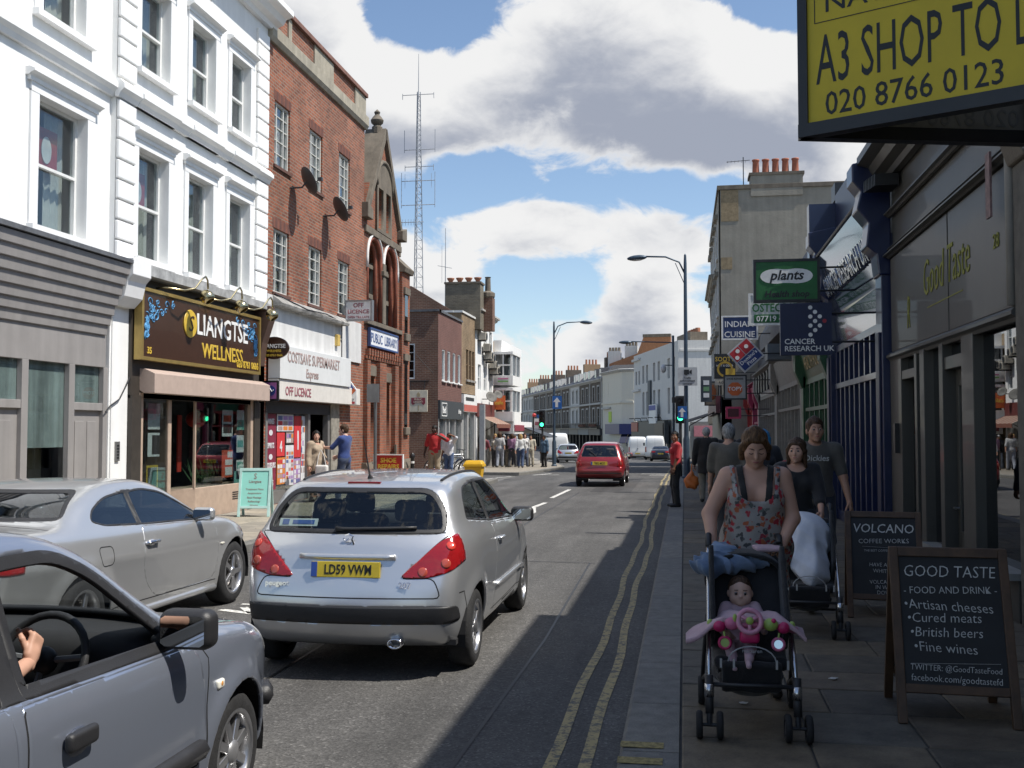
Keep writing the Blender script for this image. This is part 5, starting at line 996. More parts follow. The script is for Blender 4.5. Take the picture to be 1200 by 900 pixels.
def blue_shop():
    t = thing('charity_shop', 'dark blue charity shop with mirrored fascia and closely spaced window bars', 'shop', (2.9, 18, .13)); F = FR_; a0, a1 = 15.28, 21.0
    MB().fbox(F, a0, a1, 3.35, 6.4, -7, -.05).bd('wall', BLUED, t)
    for p in (15.3, 20.55):
        MB().fbox(F, p, p + .45, .13, 4.6, -.1, .14).bd('pilaster', BLUEP, t, bevel=.012); MB().fbox(F, p + .1, p + .35, .5, 3.2, .14, .17).bd('pilaster_panel', BLUED, t, bevel=.01)
        MB().fprism(Fr((2.9, p - .03, 0), (-1, 0, 0), (0, 1, 0)), [(0, 4.0), (.17, 4.0), (.2, 4.3), (.34, 4.42), (.3, 4.75), (.46, 4.95), (.40, 5.2), (.52, 5.35), (.52, 5.6), (0, 5.7)], 0, .5).bd('console', BLUEP, t, bevel=.02)
    # mirrored fascia leaning outwards
    f = MB().prism([F.p(15.78, 3.95, .02), F.p(20.5, 3.95, .02), F.p(20.5, 5.12, .36), F.p(15.78, 5.12, .36)], (.05, 0, 0)).bd('fascia', mat('mirror_blue', (.06, .09, .17), .06, .75, var=.02), t); nn = (F.u.cross(V3((0, 0, 0)) + (F.p(16, 5.12, .36) - F.p(16, 3.95, .02))))
    upv = (F.p(16, 5.12, .36) - F.p(16, 3.95, .02)).normalized()
    LS = mat('letter_silver', (.75, .76, .78), .25, .9); text('CANCER RESEARCH UK', .5, LS, f, F.p(18.2, 4.33, .145), RU, up=upv, ext=.05, bold=.01, sx=.85)
    rim = MB(); rim.tube([F.p(15.78, 5.13, .37), F.p(20.5, 5.13, .37)], .03, 6); rim.bd('fascia_rim', BLACKM, f)
    MB().prism([F.p(15.78, 3.4, 0), F.p(20.5, 3.4, 0), F.p(20.5, 3.93, .06), F.p(15.78, 3.93, .06)], (.05, 0, 0)).bd('shutter_box', mat('blue_gloss', (.02, .03, .09), .15, .3, coat=.6), t)
    b = MB(); n = 9; w = (20.5 - 15.8) / n; fr = MB()
    fr.fbox(F, 15.78, 20.52, 3.28, 3.4, -.08, .04); fr.fbox(F, 15.78, 20.52, .13, .32, -.08, .04); fr.bd('shopfront', BLUEP, t, bevel=.005); MB().fbox(F, 15.78, 20.52, 2.58, 2.68, -.03, .07).bd('transom', BLUEP, t, bevel=.006)
    for i in range(n + 1): MB().fbox(F, 15.78 + i * w - .045, 15.78 + i * w + .045, .32, 3.28, -.06, .05).bd('mullion', BLUEP, t, bevel=.008)
    for i in range(n):
        for z0, z1 in ((.32, 2.58), (2.68, 3.28)): MB().fbox(F, 15.78 + i * w + .04, 15.78 + (i + 1) * w - .04, z0, z1, -.035, -.03).bd('pane', MIRG, t)
    ty = mat('goods_pale', (.34, .36, .40), .8); [MB().fbox(F, 16 + i * .62, 16.28 + i * .62, .6, 1.5 + .25 * (i % 3), -.9, -.5).bd('window_display', ty if i % 2 else mat('goods_red', (.25, .1, .1), .8), t) for i in range(7)]
    MB().fbox(F, a0, a1, .1, 3.35, -2.4, -2.3).bd('interior', DARK, t)
    w = MB().fbox(F, 21.0, 21.35, 4.3, 6.25, -1.2, .45).bd('party_wall', [BLUEP], t); MB().fbox(F, 20.99, 21.36, 4.3, 6.26, -1.6, -.35).bd('party_wall_back', mat('olive_dark', (.045, .05, .04), .8), t)
blue_shop()
def shop(name, label, a0, a1, top, pm, wm, fz, fascia, roof=None):
    t = thing(name, label, 'shop', (2.9, (a0 + a1) / 2, gz(a0) + .13)); F = FR_; g = gz(a1)
    MB().fbox(F, a0, a1, fz + .05, top, -7, -.05).bd('wall', wm, t)
    for p in (a0, a1 - .35): MB().fbox(F, p, p + .35, g, fz + .1, -.1, .1).bd('pilaster', pm, t, bevel=.01); MB().fprism(Fr((2.9, p, 0), (-1, 0, 0), (0, 1, 0)), [(0, fz - .2), (.12, fz - .2), (.28, fz + .2), (.28, fz + .75), (0, fz + .8)], 0, .35).bd('console', pm, t, bevel=.015)
    f = MB().prism([F.p(a0 + .36, fz, .03), F.p(a1 - .36, fz, .03), F.p(a1 - .36, fz + .72, .2), F.p(a0 + .36, fz + .72, .2)], (.04, 0, 0)).bd('fascia', fascia, t)
    MB().sweep(F, LED(fz + .76, .14, .32), a0, a1).bd('cornice', pm, t)
    n = max(3, int((a1 - a0) / .9)); w = (a1 - a0 - .7) / n; fr = MB(); fr.fbox(F, a0 + .35, a1 - .35, g, .5 + g, -.08, .03); fr.fbox(F, a0 + .35, a1 - .35, fz - .12, fz, -.08, .04); fr.fbox(F, a0 + .35, a1 - .35, fz - .75, fz - .67, -.06, .05); fr.bd('shopfront', pm, t)
    for i in range(n + 1): MB().fbox(F, a0 + .35 + i * w - .04, a0 + .35 + i * w + .04, .5 + g, fz - .12, -.06, .045).bd('mullion', pm, t)
    for i in range(n): MB().fbox(F, a0 + .39 + i * w, a0 + .31 + (i + 1) * w, .5 + g, fz - .12, -.03, -.025).bd('pane', MIRG, t)
    MB().fbox(F, a0, a1, g, fz, -2.3, -2.2).bd('interior', DARK, t)
    return t, f
WPAL = mat('paint_offwhite', (.22, .212, .19), .6, var=.15); CRM = mat('paint_cream', (.24, .21, .15), .6, var=.15); PKP = mat('paint_pink', (.34, .03, .09), .5, var=.12); RDP = mat('paint_red', (.38, .03, .03), .5, var=.1)
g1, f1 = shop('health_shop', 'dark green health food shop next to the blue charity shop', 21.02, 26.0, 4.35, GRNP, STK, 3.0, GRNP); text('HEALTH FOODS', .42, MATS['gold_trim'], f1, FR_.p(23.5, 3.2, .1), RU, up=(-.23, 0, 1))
g2, f2 = shop('cream_shop', 'off-white shopfront with cream cornice beyond the green shop', 26.02, 33.2, 4.2, WPAL, CRM, 3.1, WPAL)
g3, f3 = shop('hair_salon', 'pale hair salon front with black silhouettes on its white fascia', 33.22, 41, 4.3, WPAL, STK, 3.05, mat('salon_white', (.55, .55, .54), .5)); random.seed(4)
for i in range(5):                                   # figure silhouettes on the salon fascia
    a = 34.4 + i * 1.25; MB().fprism(FR_, [(a, 3.12), (a + .5, 3.12), (a + .62, 3.4), (a + .5, 3.72), (a + .2, 3.78), (a - .05, 3.6), (a + .1, 3.35)], .19, .25).bd('silhouette', BLACKM, f3)
g4, f4 = shop('pink_shop', 'narrow bright pink shopfront past the hair salon', 41.02, 44.4, 4.3, PKP, STK, 2.8, PKP)
g5, f5 = shop('takeaway', 'red and green painted takeaway front by the tall rendered building', 44.42, 48, 4.3, RDP, STK, 2.7, mat('takeaway_green', (.03, .14, .08), .5))
r = thing('mansard_roof', 'dark slate mansard roof above the green shop', 'roof', (2.9, 27, 4.3)); b = MB(); P = [(2.4, 4.3), (2.4, 4.75), (3.2, 6.35), (3.25, 6.55), (6, 6.55), (6, 4.3)]; b.prism([(x, 21.4, z) for x, z in P], (0, 12.6, 0)); b.bd('slates', SLATE, r)  # roof run lengthened at both ends to close gaps of sun
MB().box(3.3, 7, 34, 48, 4.2, 5.95).bd('added_shade_roof', SLATE, r); ed = MB(); ed.tube([(2.38, 21.38, 4.75), (3.2, 21.38, 6.38), (3.3, 21.38, 6.6)], .09, 6); ed.bd('verge', BLACKM, r); MB().box(3.0, 3.5, 21.37, 21.9, 6.4, 6.75).bd('cap', BLACKM, r)  # added roof block over the farther shops, put in to shade the pavement
def tall_house():
    t = thing('tall_rendered_house', 'tall grey rendered end-of-terrace house with five red chimney pots', 'house', (4.5, 55, gz(55))); RC = mat('render_grey', (.30, .275, .225), .9, var=.22, scale=1.2, bump=.25, bscale=12, streak=.4)
    FF = Fr((1.62, 48, 0), (0, 1, 0), (-1, 0, 0)); g = -1
    MB().box(1.68, 10, 48, 63, g, 12.75).bd('side_wall', RC, t); hs = [(a, a + 1.0, z, z + 1.8) for z in (4.4, 7.2, 9.9) for a in (1.5, 4.5, 7.5, 10.5, 13)]
    MB().wall(FF, 0, 15, 3.3, 12.75, hs, .05).bd('wall', RC, t)
    for h in hs: w = window(FF, t, *h, .02, curtain=0, glass=DARKG, sill=.1); MB().fbox(FF, h[0] - .2, h[1] + .2, h[3], h[3] + .2, 0, .18).bd('hood', RC, w)
    MB().box(1.55, 10, 47.93, 63, 12.75, 12.95).bd('coping', STONE, t, bevel=.01); c = MB().box(3.05, 5.35, 47.94, 49.0, 12.4, 13.35).bd('chimney', RC, t); MB().box(2.98, 5.42, 47.9, 49.1, 13.35, 13.48).bd('cap', STONE, c)
    for i in range(5): MB().lathe([(0, 0), (.17, 0), (.16, .1), (.14, .62), (.17, .66), (.17, .72), (.11, .72), (0, .5)], MT((3.32 + i * .44, 48.5, 13.48)), 14).bd('chimney_pot', mat('pot_red', (.36, .12, .07), .8, var=.15), c, smooth=1)
    pm = mat('render_tan', (.29, .22, .13), .9, var=.25); MB().box(1.72, 2.5, 47.984, 47.996, 11.3, 12.72).bd('render_patch', pm, t); MB().box(1.7, 2.2, 47.984, 47.996, 9.1, 9.65).bd('render_patch', pm, t)
    MB().sweep(FF, COR(9.3, 1.2), 5, 15).bd('cornice', RC, t); MB().fbox(FF, 0, 15, g, 3.3, -.5, -.04).bd('shopfront', BLACKM, t); MB().fbox(FF, 0, 15, 2.6, 3.35, 0, .2).bd('fascia', mat('fascia_wine', (.12, .03, .04), .5), t)
    ae = thing('tv_aerial', 'thin television aerial on the tall rendered house roof', 'aerial', (2.7, 48.3, 12.9)); MB().tube([(2.75, 48.3, 12.9), (2.75, 48.3, 14.3)], .025, 6).bd('pole', BLACKM, ae); a = MB(); a.tube([(2.0, 48.3, 14.1), (3.05, 48.3, 14.15)], .015, 5); [a.tube([(2.05 + i * .16, 48.1, 14.1), (2.05 + i * .16, 48.5, 14.1)], .008, 4) for i in range(6)]; a.bd('antenna', BLACKM, ae)
    aw = thing('shop_awning', 'black sloping awning low in front of the tall rendered house', 'awning', (1.3, 52, 2.4)); MB().prism([(1.6, 50.5, 2.75), (1.6, 55, 2.75), (.25, 55, 2.0), (.25, 50.5, 2.0)], (0, 0, .05)).bd('canopy', BLACKM, aw); MB().box(.23, .27, 50.5, 55, 1.75, 2.02).bd('valance', BLACKM, aw)
tall_house()
def far_right():
    t = thing('brown_house', 'dark brown brick house further along the shaded side', 'house', (4, 78, gz(78))); G = -1.2; F = Fr((1.75, 66, 0), (.03, 1, 0), (-1, .03, 0)); DBR = brick_mat('brick_dk', (.13, .075, .055), (.10, .06, .045), (.13, .10, .08))
    hs = [(a, a + 1.1, z, z + 1.7) for z in (4.2, 7.2) for a in (1.5, 5, 9, 13)]; MB().wall(F, 0, 16, 3, 9.8, hs, .2).bd('wall', DBR, t); MB().fbox(F, 0, 16, G, 9.7, -6, -.25).bd('core', DBR, t)
    for h in hs: window(F, t, *h, .15, curtain=0, glass=DARKG)
    MB().fbox(F, -.1, 16, 9.8, 10.1, -6, .15).bd('coping', STONE, t); MB().fbox(F, 0, 16, 2.2, 3.0, 0, .3).bd('fascia', mat('fascia_cream', (.4, .37, .3), .6), t); MB().fbox(F, 0, 16, G, 2.2, -.2, -.1).bd('pane', DARKG, t)
    u = thing('low_shop', 'low pitched-roof shop with pink lit sign before the white building', 'shop', (1, 105, gz(105))); MB().box(.6, 6, 100, 114, -1.6, 2.6).bd('wall', WPAL, u); MB().prism([(.3, 100, 2.6), (6, 100, 4.4), (6, 114, 4.4), (.3, 114, 2.6)], (0, 0, .2)).bd('roof', SLATE, u); MB().box(.9, 2.6, 99.9, 100, 1.2, 2.2).bd('sign', mat('sign_pink', (.55, .2, .22), .6), u); MB().box(.55, .6, 101, 113, -.8, 1.2).bd('pane', DARKG, u)
far_right()

# ------------------------------------------------------------------ projecting signs, right side
def psign(label, x0, x1, z0, z1, y, pm, fm, wallx=2.85, th=.09, arm=True, bm=None):
    t = thing('projecting_sign', label, 'sign', (wallx, y, z0)); MB().box(x0, x1, y - th / 2, y + th / 2, z0, z1).bd('panel', pm, t)
    if fm:
        f = MB(); e = .035
        for a, b, c, d in ((x0 - .01, x1 + .01, z1 - e, z1 + .01), (x0 - .01, x1 + .01, z0 - .01, z0 + e), (x0 - .01, x0 + e, z0 + e, z1 - e), (x1 - e, x1 + .01, z0 + e, z1 - e)): f.box(a, b, y - th / 2 - .012, y + th / 2 + .012, c, d)
        f.bd('frame', fm, t)
    if arm: q = MB(); [q.tube([(x1 - .05, y, z), (wallx + .1, y, z)], .018, 6) for z in (z0 + (z1 - z0) * .25, z0 + (z1 - z0) * .8)]; q.bd('bracket', BLACKM, t)
    return t, (lambda s, sz, m, x, z, **k: text(s, sz, m, t, (x, y - th / 2 - .003, z), (1, 0, 0), **k))
NAVY = mat('sign_navy', (.010, .016, .055), .4); SGW = MATS['sign_white']; GRS = mat('sign_green', (.02, .13, .035), .45)
s, tx = psign('dark green health shop projecting sign with white lens shape', 1.18, 2.25, 3.97, 4.68, 18, GRS, BLACKM)
lens = [(1.715 + .43 * cos(a), 4.40 + .17 * sin(a) * (1 - .25 * abs(sin(a)) ** 3)) for a in [2 * PI * i / 28 for i in range(28)]]
FP = Fr((0, 18, 0), (1, 0, 0), (0, -1, 0)); MB().fprism(FP, lens, .046, .05).bd('lens_mark', SGW, s); [MB().fprism(FP, [(1.715 + .22 * cos(a), 4.40 + sg * .165 - sg * .05 * abs(sin(a))) for a in [PI * i / 10 for i in range(11)]] , .0505, .052).bd('lens_cap', GRS, s) for sg in (1, -1)]
tx('plants', .23, BLACKM, 1.715, 4.34, bold=.025, shear=.25); tx('Health shop', .15, BLACKM, 1.715, 4.05, bold=.025, shear=.2)
s, tx = psign('navy charity sign with an arrow of white dots', 1.47, 2.24, 2.96, 3.76, 16.5, NAVY, None)
for i, (x, z) in enumerate(((0, 0), (.07, -.07), (.14, -.14), (.21, -.21), (.14, -.28), (.07, -.35), (0, -.42), (0, -.14), (.07, -.21), (0, -.28), (.07, -.21))): 
    if i < 10: MB().lathe([(0, 0), (.032, 0), (.032, .004), (0, .004)], MT((1.92 + x, 16.453, 3.69 + z)) @ MR(R(90), 4, 'X'), 14).bd('dot', mat('dot_red', (.35, .03, .05), .5) if i == 3 else SGW, s)
tx('CANCER', .115, SGW, 1.53, 3.13, align='LEFT', bold=.012); tx('RESEARCH UK', .115, SGW, 1.53, 3.02, align='LEFT', bold=.012)
s, tx = psign('white osteopath sign with green lettering behind the green sign', 1.40, 2.5, 4.07, 4.75, 23, mat('sign_pale', (.55, .57, .55), .5), SGW); tx('OSTEOPATHIC', .25, GRS, 1.46, 4.36, align='LEFT', bold=.02, sx=.8); MB().box(1.5, 2.45, 22.945, 22.953, 4.12, 4.3).bd('number_band', GRS, s); text('07719 436', .17, SGW, s, (1.55, 22.94, 4.15), (1, 0, 0), align='LEFT', bold=.015)
s, tx = psign('navy restaurant sign reading Indian Cuisine with white border', 1.07, 2.06, 4.36, 5.03, 30, mat('sign_navy2', (.025, .045, .14), .45), SGW); tx('INDIAN', .235, SGW, 1.14, 4.72, align='LEFT', bold=.008); tx('CUISINE', .235, SGW, 1.13, 4.43, align='LEFT', bold=.008)
def diamond():
    t = thing('projecting_sign', 'diamond shaped red and blue pizza shop sign with white dots', 'sign', (2.85, 27, 3.2)); F = Fr((1.55, 27, 3.72), (1, 0, 0), (0, -1, 0)); c = cos(R(42)); s = sin(R(42)); rot = lambda a, b: (a * c - b * s, a * s + b * c); h = .33
    q = lambda x0, x1, y0, y1: [rot(x0, y0), rot(x1, y0), rot(x1, y1), rot(x0, y1)]
    MB().fprism(F, q(-h, h, -h, h), -.05, .05).bd('panel', mat('sign_lightgrey', (.45, .46, .48), .4), t); RD = mat('sign_red', (.42, .02, .03), .45); BL = mat('sign_blue', (.012, .035, .17), .45)
    MB().fprism(F, q(-.29, -.01, .0, .29), .05, .056).bd('tile', RD, t); MB().fprism(F, q(.01, .29, .0, .29), .05, .056).bd('tile', RD, t); MB().fprism(F, q(-.29, .29, -.29, -.02), .05, .056).bd('tile', BL, t)
    for a, b in ((.15, .15), (-.21, .08), (-.09, .2)): A, B_ = rot(a, b); MB().lathe([(0, 0), (.052, 0), (.052, .004), (0, .004)], MT(F.p(A, B_, .056)) @ MR(R(90), 4, 'X'), 16).bd('dot', SGW, t)
    u = V3((c, 0, s)); up = V3((-s, 0, c)); A, B_ = rot(0, -.14); text("Domino's", .135, SGW, t, F.p(A, B_, .058), u, up=up, bold=.015); A, B_ = rot(0, -.26); text('Pizza', .135, SGW, t, F.p(A, B_, .058), u, up=up, bold=.015); MB().tube([(1.95, 27, 3.75), (2.95, 27, 3.75)], .02, 6).bd('bracket', BLACKM, t); MB().box(2.1, 2.95, 27.1, 27.9, 3.6, 4.0).bd('fascia_return', mat('greyblue', (.10, .12, .14), .5), t)
diamond()
s, tx = psign('black and yellow takeaway sign with a half round emblem', 1.13, 1.92, 3.74, 4.68, 40, BLACKM, None); tx('SOOTY', .24, MATS['sign_yellow'], 1.52, 4.4, sx=.9, bold=.01); tx('HOT & COLD', .1, SGW, 1.52, 4.2, bold=.02); MB().box(1.55, 1.9, 39.94, 39.954, 3.76, 4.12).bd('yellow_half', MATS['sign_yellow'], s); MB().lathe([(.22, 0), (.3, 0), (.3, .005), (.22, .005)], MT((1.53, 39.935, 4.1)) @ MR(R(90), 4, 'X'), 24).bd('ring', mat('ring_gold', (.42, .27, .03), .5), s); MB().box(1.15, 1.9, 39.96, 40.04, 3.5, 3.74).bd('lower_panel', MATS['sign_cream2'], s); tx('ROYAL', .13, BLACKM, 1.5, 3.56, bold=.01)
s, tx = psign('grey shoe repair sign with orange octagon', 1.22, 1.91, 2.76, 3.51, 33, mat('sign_grey', (.33, .34, .34), .5), BLACKM); FO = Fr((1.56, 33, 3.08), (1, 0, 0), (0, -1, 0)); MB().fprism(FO, [(.24 * cos(R(22.5 + 45 * i)), .22 * sin(R(22.5 + 45 * i))) for i in range(8)], .046, .052).bd('octagon', MATS['sign_orange'], s); tx('TOPY', .17, SGW, 1.56, 3.03, bold=.02, ext=.012); tx('SHOE REPAIRS', .08, BLACKM, 1.56, 3.37, bold=.02)
s, tx = psign('small dark lettered sign beyond the takeaway sign', .73, 1.22, 3.05, 4.2, 47, mat('sign_dkgrey', (.07, .08, .09), .5), None, wallx=1.7); [MB().box(.85, 1.1, 46.94, 46.954, 3.25 + .28 * i, 3.45 + .28 * i).bd('print', m, s) for i, m in enumerate((SGW, mat('print_green', (.15, .3, .15), .6), SGW))]
s, tx = psign('hanging pub-style sign with orange vase picture', .93, 1.57, 2.93, 4.0, 48.5, mat('vase_ground', (.40, .30, .20), .6), BLACKM, wallx=1.7); MB().lathe([(0, 0), (.1, 0), (.2, .25), (.2, .45), (.1, .62), (.13, .68), (0, .68)], MT((1.25, 48.44, 3.2)) @ Matrix.Diagonal((1, .06, 1, 1)), 16).bd('vase_picture', mat('vase_orange', (.5, .15, .05), .6), s, smooth=1)
s, tx = psign('small bright pink framed sign under the shoe repair sign', 1.42, 1.95, 2.2, 2.62, 37, mat('sign_hotpink', (.55, .05, .13), .5), None); MB().box(1.5, 1.87, 36.94, 36.954, 2.27, 2.55).bd('print', mat('print_dk', (.10, .02, .03), .5), s)
def to_let():
    t = thing('letting_board', 'yellow letting board with black lettering, folded in a V on brackets', 'sign', (2.9, 4.5, 3.0)); YB = mat('board_yellow', (.62, .46, .012), .5, var=.06); A = V3((.495, 4.5, 0)); Bf = V3((1.5, 3.99, 0)); Bb = V3((1.5, 4.76, 0)); z0, z1 = 3.06, 3.87
    for P, nm in ((Bf, 'front_panel'), (Bb, 'back_panel')):
        u = (P - A).normalized(); n = V3((u.y, -u.x, 0)); n = n if (n.y < 0) == (nm == 'front_panel') else -n; F = Fr(A, u, n); ln = (P - A).length
        p = MB().fbox(F, .03, ln, z0 + .03, z1, -.012, .012).bd(nm, YB if nm == 'front_panel' else mat('board_back', (.30, .29, .26), .7, var=.15), t)
        f = MB(); f.fbox(F, 0, ln, z0 - .02, z0 + .035, -.03, .03); f.fbox(F, 0, .04, z0, z1, -.025, .025); f.fbox(F, 0, ln, z1, z1 + .04, -.03, .03); f.bd('frame', BLACKM, p)
        if nm == 'front_panel':
            K = mat('ink_black', (.008, .010, .012), .5); tx = lambda s, sz, a, b, sx, bo=.006: text(s, sz, K, p, F.p(a, b, .0125), u, sx=sx, bold=bo, align='LEFT', ext=.001)
            tx('A3 SHOP TO LET', .30, .075, z0 + .195, .425, .0); tx('020 8766 0123', .140, .11, z0 + .06, .82, .004); tx('NAYLOR', .11, .11, z0 + .495, 1.15, .004)
            o = MB(); o.fbox(F, .07, .073, z0 + .455, z1, .012, .014); o.fbox(F, .07, ln, z0 + .455, z0 + .458, .012, .014); o.bd('border_line', K, p)
        else:
            text('020 8766 0123', .11, mat('ink_faded', (.22, .22, .21), .6), p, F.p(.3, z0 + .052, -.0135), -u, up=(0, 0, 1), ext=.001, align='RIGHT')
    for y in (3.99, 4.76): MB().bar((1.5, y, 3.08), (2.95, y, 3.08), .04).bd('bracket', BLACKM, t)
    MB().bar((1.48, 3.97, 3.05), (1.48, 4.78, 3.05), .04).bd('bracket', BLACKM, t); MB().bar((1.48, 4.72, 3.05), (1.48, 4.72, 3.9), .045).bd('bracket', BLACKM, t)
to_let()

# ------------------------------------------------------------------ projecting signs, left side
def lsign():
    F = FL; t = thing('projecting_sign', 'oval brown wellness sign on the corner bracket', 'sign', tuple(F.p(21.8, 3.4, .1))); FO = Fr((-8.93, 21.8, 3.62), (1, 0, 0), (0, -1, 0)); MB().fprism(FO, [(.34 * cos(2 * PI * i / 32), .25 * sin(2 * PI * i / 32)) for i in range(32)], -.03, .03).bd('panel', MATS['fascia_brown'], t)
    tx = lambda s, z, sz, m, b=.02: text(s, sz, m, t, FO.p(0, z, .033), (1, 0, 0), bold=b, sx=.95); tx('LIANGTSE', .0, .125, SGW); tx('WELLNESS', -.09, .075, MATS['sign_yellow']); tx('020 8761 0666', -.185, .07, MATS['sign_yellow']); MB().tube([(-9.2, 21.8, 3.75), (-9.2, 21.8, 3.5)], .03, 6).bd('bracket', BLACKM, t)
    t = thing('projecting_sign', 'white square off licence sign with red letters', 'sign', (-9.2, 27.4, 4.8)); MB().box(-9.16, -8.42, 27.35, 27.5, 4.82, 5.35).bd('panel', SGW, t); MB().box(-9.2, -9.16, 27.4, 27.45, 4.95, 5.2).bd('bracket', BLACKM, t); tx = lambda s, z, sz: text(s, sz, MATS['letters_maroon'], t, (-8.79, 27.345, z), (1, 0, 0), bold=.02); tx('OFF', 5.17, .17); tx('LICENCE', 5.0, .155); tx('OPEN TILL LATE', 4.87, .085)
    f = MB(); [f.box(a, b, 27.33, 27.52, c, d) for a, b, c, d in ((-9.18, -8.4, 5.33, 5.37), (-9.18, -8.4, 4.8, 4.84), (-9.18, -9.14, 4.84, 5.33), (-8.44, -8.4, 4.84, 5.33))]; f.bd('frame', mat('frame_steel', (.3, .3, .31), .4, .6), t)
    t = thing('projecting_sign', 'white mobile top-up sign with red and blue diamond', 'sign', (-9.2, 27.2, 2.5)); MB().fprism(Fr((-8.95, 27.2, 0), (1, 0, 0), (0, -1, 0)), [(-.18, 2.5), (.18, 2.5), (.18, 2.9), (0, 3.14), (-.18, 2.9)], -.03, .03).bd('panel', SGW, t); FE = Fr((-8.95, 27.2, 2.88), (1, 0, 0), (0, -1, 0)); MB().fprism(FE, [(-.16, 0), (0, -.16), (.16, 0), (0, .2)], .031, .036).bd('diamond', mat('diamond_blue', (.05, .09, .3), .5), t); MB().fprism(FE, [(0, -.16), (.16, 0), (.1, .07), (-.06, -.1)], .0365, .04).bd('diamond_red', MATS['sign_orange'], t); text('e', .22, SGW, t, FE.p(0, -.05, .042), (1, 0, 0), bold=.03); text('epay', .12, BLACKM, t, FE.p(0, -.27, .033), (1, 0, 0), bold=.0); MB().box(-9.08, -8.96, 27.165, 27.169, 2.52, 2.58).bd('print', MATS['banner_green'], t); MB().box(-8.92, -8.82, 27.165, 27.169, 2.52, 2.58).bd('print', MATS['sign_red'], t); MB().tube([(-9.2, 27.2, 2.85), (-9.1, 27.2, 2.85)], .02, 6).bd('bracket', BLACKM, t)
    t = thing('projecting_sign', 'small purple square sign with blue disc under the oval sign', 'sign', (-9.2, 21.9, 2.45)); MB().box(-9.2, -8.86, 21.86, 21.94, 2.45, 2.9).bd('panel', BLACKM, t); MB().box(-9.16, -8.9, 21.852, 21.858, 2.5, 2.86).bd('face', mat('sign_purple', (.36, .12, .32), .5), t); MB().lathe([(0, 0), (.115, 0), (.115, .004), (0, .004)], MT((-9.03, 21.85, 2.68)) @ MR(R(90), 4, 'X'), 20).bd('disc', mat('disc_blue', (.03, .05, .22), .5), t); MB().tube([(-9.1, 21.845, 2.66), (-9.04, 21.845, 2.73), (-9.0, 21.845, 2.66), (-8.96, 21.845, 2.7)], .012, 5).bd('squiggle', SGW, t)
    t = thing('shop_board', 'red shoe repairs board with yellow letters at the library foot', 'sign', (-8.6, 29.6, .13)); MB().box(-9.0, -8.15, 29.6, 29.66, .62, 1.08).bd('board', mat('board_red', (.50, .03, .02), .5), t); text('SHOE', .19, MATS['sign_yellow'], t, (-8.57, 29.595, .86), (1, 0, 0), bold=.03); text('REPAIRS', .18, MATS['sign_yellow'], t, (-8.57, 29.595, .68), (1, 0, 0), bold=.03); f = MB(); [f.box(a, b, 29.58, 29.68, c, d) for a, b, c, d in ((-9.03, -8.12, 1.07, 1.1), (-9.03, -8.12, .6, .63), (-9.03, -9.0, .63, 1.07), (-8.15, -8.12, .63, 1.07))]; f.bd('frame', SGW, t); [MB().box(x, x + .04, 29.61, 29.65, .13, .62).bd('leg', BLACKM, t) for x in (-8.95, -8.24)]
lsign()
def a_board(name, label, loc, rz, w, h, splay, fm, pm, lines, lm, bevel=.004):
    """two hinged panels on legs; front face looks to local -Y"""
    t = local_thing(name, label, 'sandwich board', loc, rz); a = math.atan(splay / 2 / h)
    for sg, nm in ((1, 'front_panel'), (-1, 'back_panel')):
        up = V3((0, sg * sin(a), cos(a))); u = V3((1, 0, 0)) * sg; o = V3((0, -sg * splay / 2, 0)); n = u.cross(up)
        F = Fr(o, u, n); F.z = up; L = h / cos(a)
        fr = MB(); [fr.fbox(F, x, x + .05, 0, L, -.022, .022) for x in (-w / 2, w / 2 - .05)]; fr.fbox(F, -w / 2 + .05, w / 2 - .05, L - .055, L, -.02, .02); fr.fbox(F, -w / 2 + .05, w / 2 - .05, L * .17, L * .17 + .05, -.02, .02)
        p = MB().fbox(F, -w / 2 + .045, w / 2 - .045, L * .17 + .02, L - .03, -.008, .006).bd(nm, pm, t); fr.bd('frame', fm, p, bevel=bevel)
        if sg == 1:
            for i, (s, sz, x, z, al, sx, m) in enumerate(lines): text(s, sz, m or lm, p, F.p(x, z * L, .009), u + up * (.035 * sin(i * 2.3) if lm is CHK else 0), up=up, align=al, sx=sx, ext=.001, bold=-.011 if m is None else .0, shear=.12 * cos(i * 1.7) if lm is CHK else 0)
    return t, None
CHB = mat('chalkboard', (.012, .012, .013), .6, var=.4, scale=4); CHK = mat('chalk', (.55, .55, .53), .9, var=.2, scale=40); WDB = mat('board_wood', (.085, .045, .022), .55, var=.3, scale=8)
a_board('chalkboard_sign', 'wood framed chalkboard listing artisan cheeses and fine wines', (1.545, 6.62, .13), R(-3), .66, .97, .62, WDB, CHB,
        [('GOOD TASTE', .098, 0, .83, 'CENTER', .84, None), ('- FOOD AND DRINK -', .06, 0, .735, 'CENTER', .88, None), ('•Artisan cheeses', .080, -.26, .645, 'LEFT', .92, None), ('•Cured meats', .080, -.25, .565, 'LEFT', .92, None), ('•British beers', .080, -.24, .485, 'LEFT', .92, None), ('•Fine wines', .080, -.22, .405, 'LEFT', .95, None), ('_________________', .05, 0, .345, 'CENTER', 1.15, None), ('TWITTER: @GoodTasteFood', .049, 0, .295, 'CENTER', .82, None), ('facebook.com/goodtastefd', .055, 0, .235, 'CENTER', .84, None)], CHK)
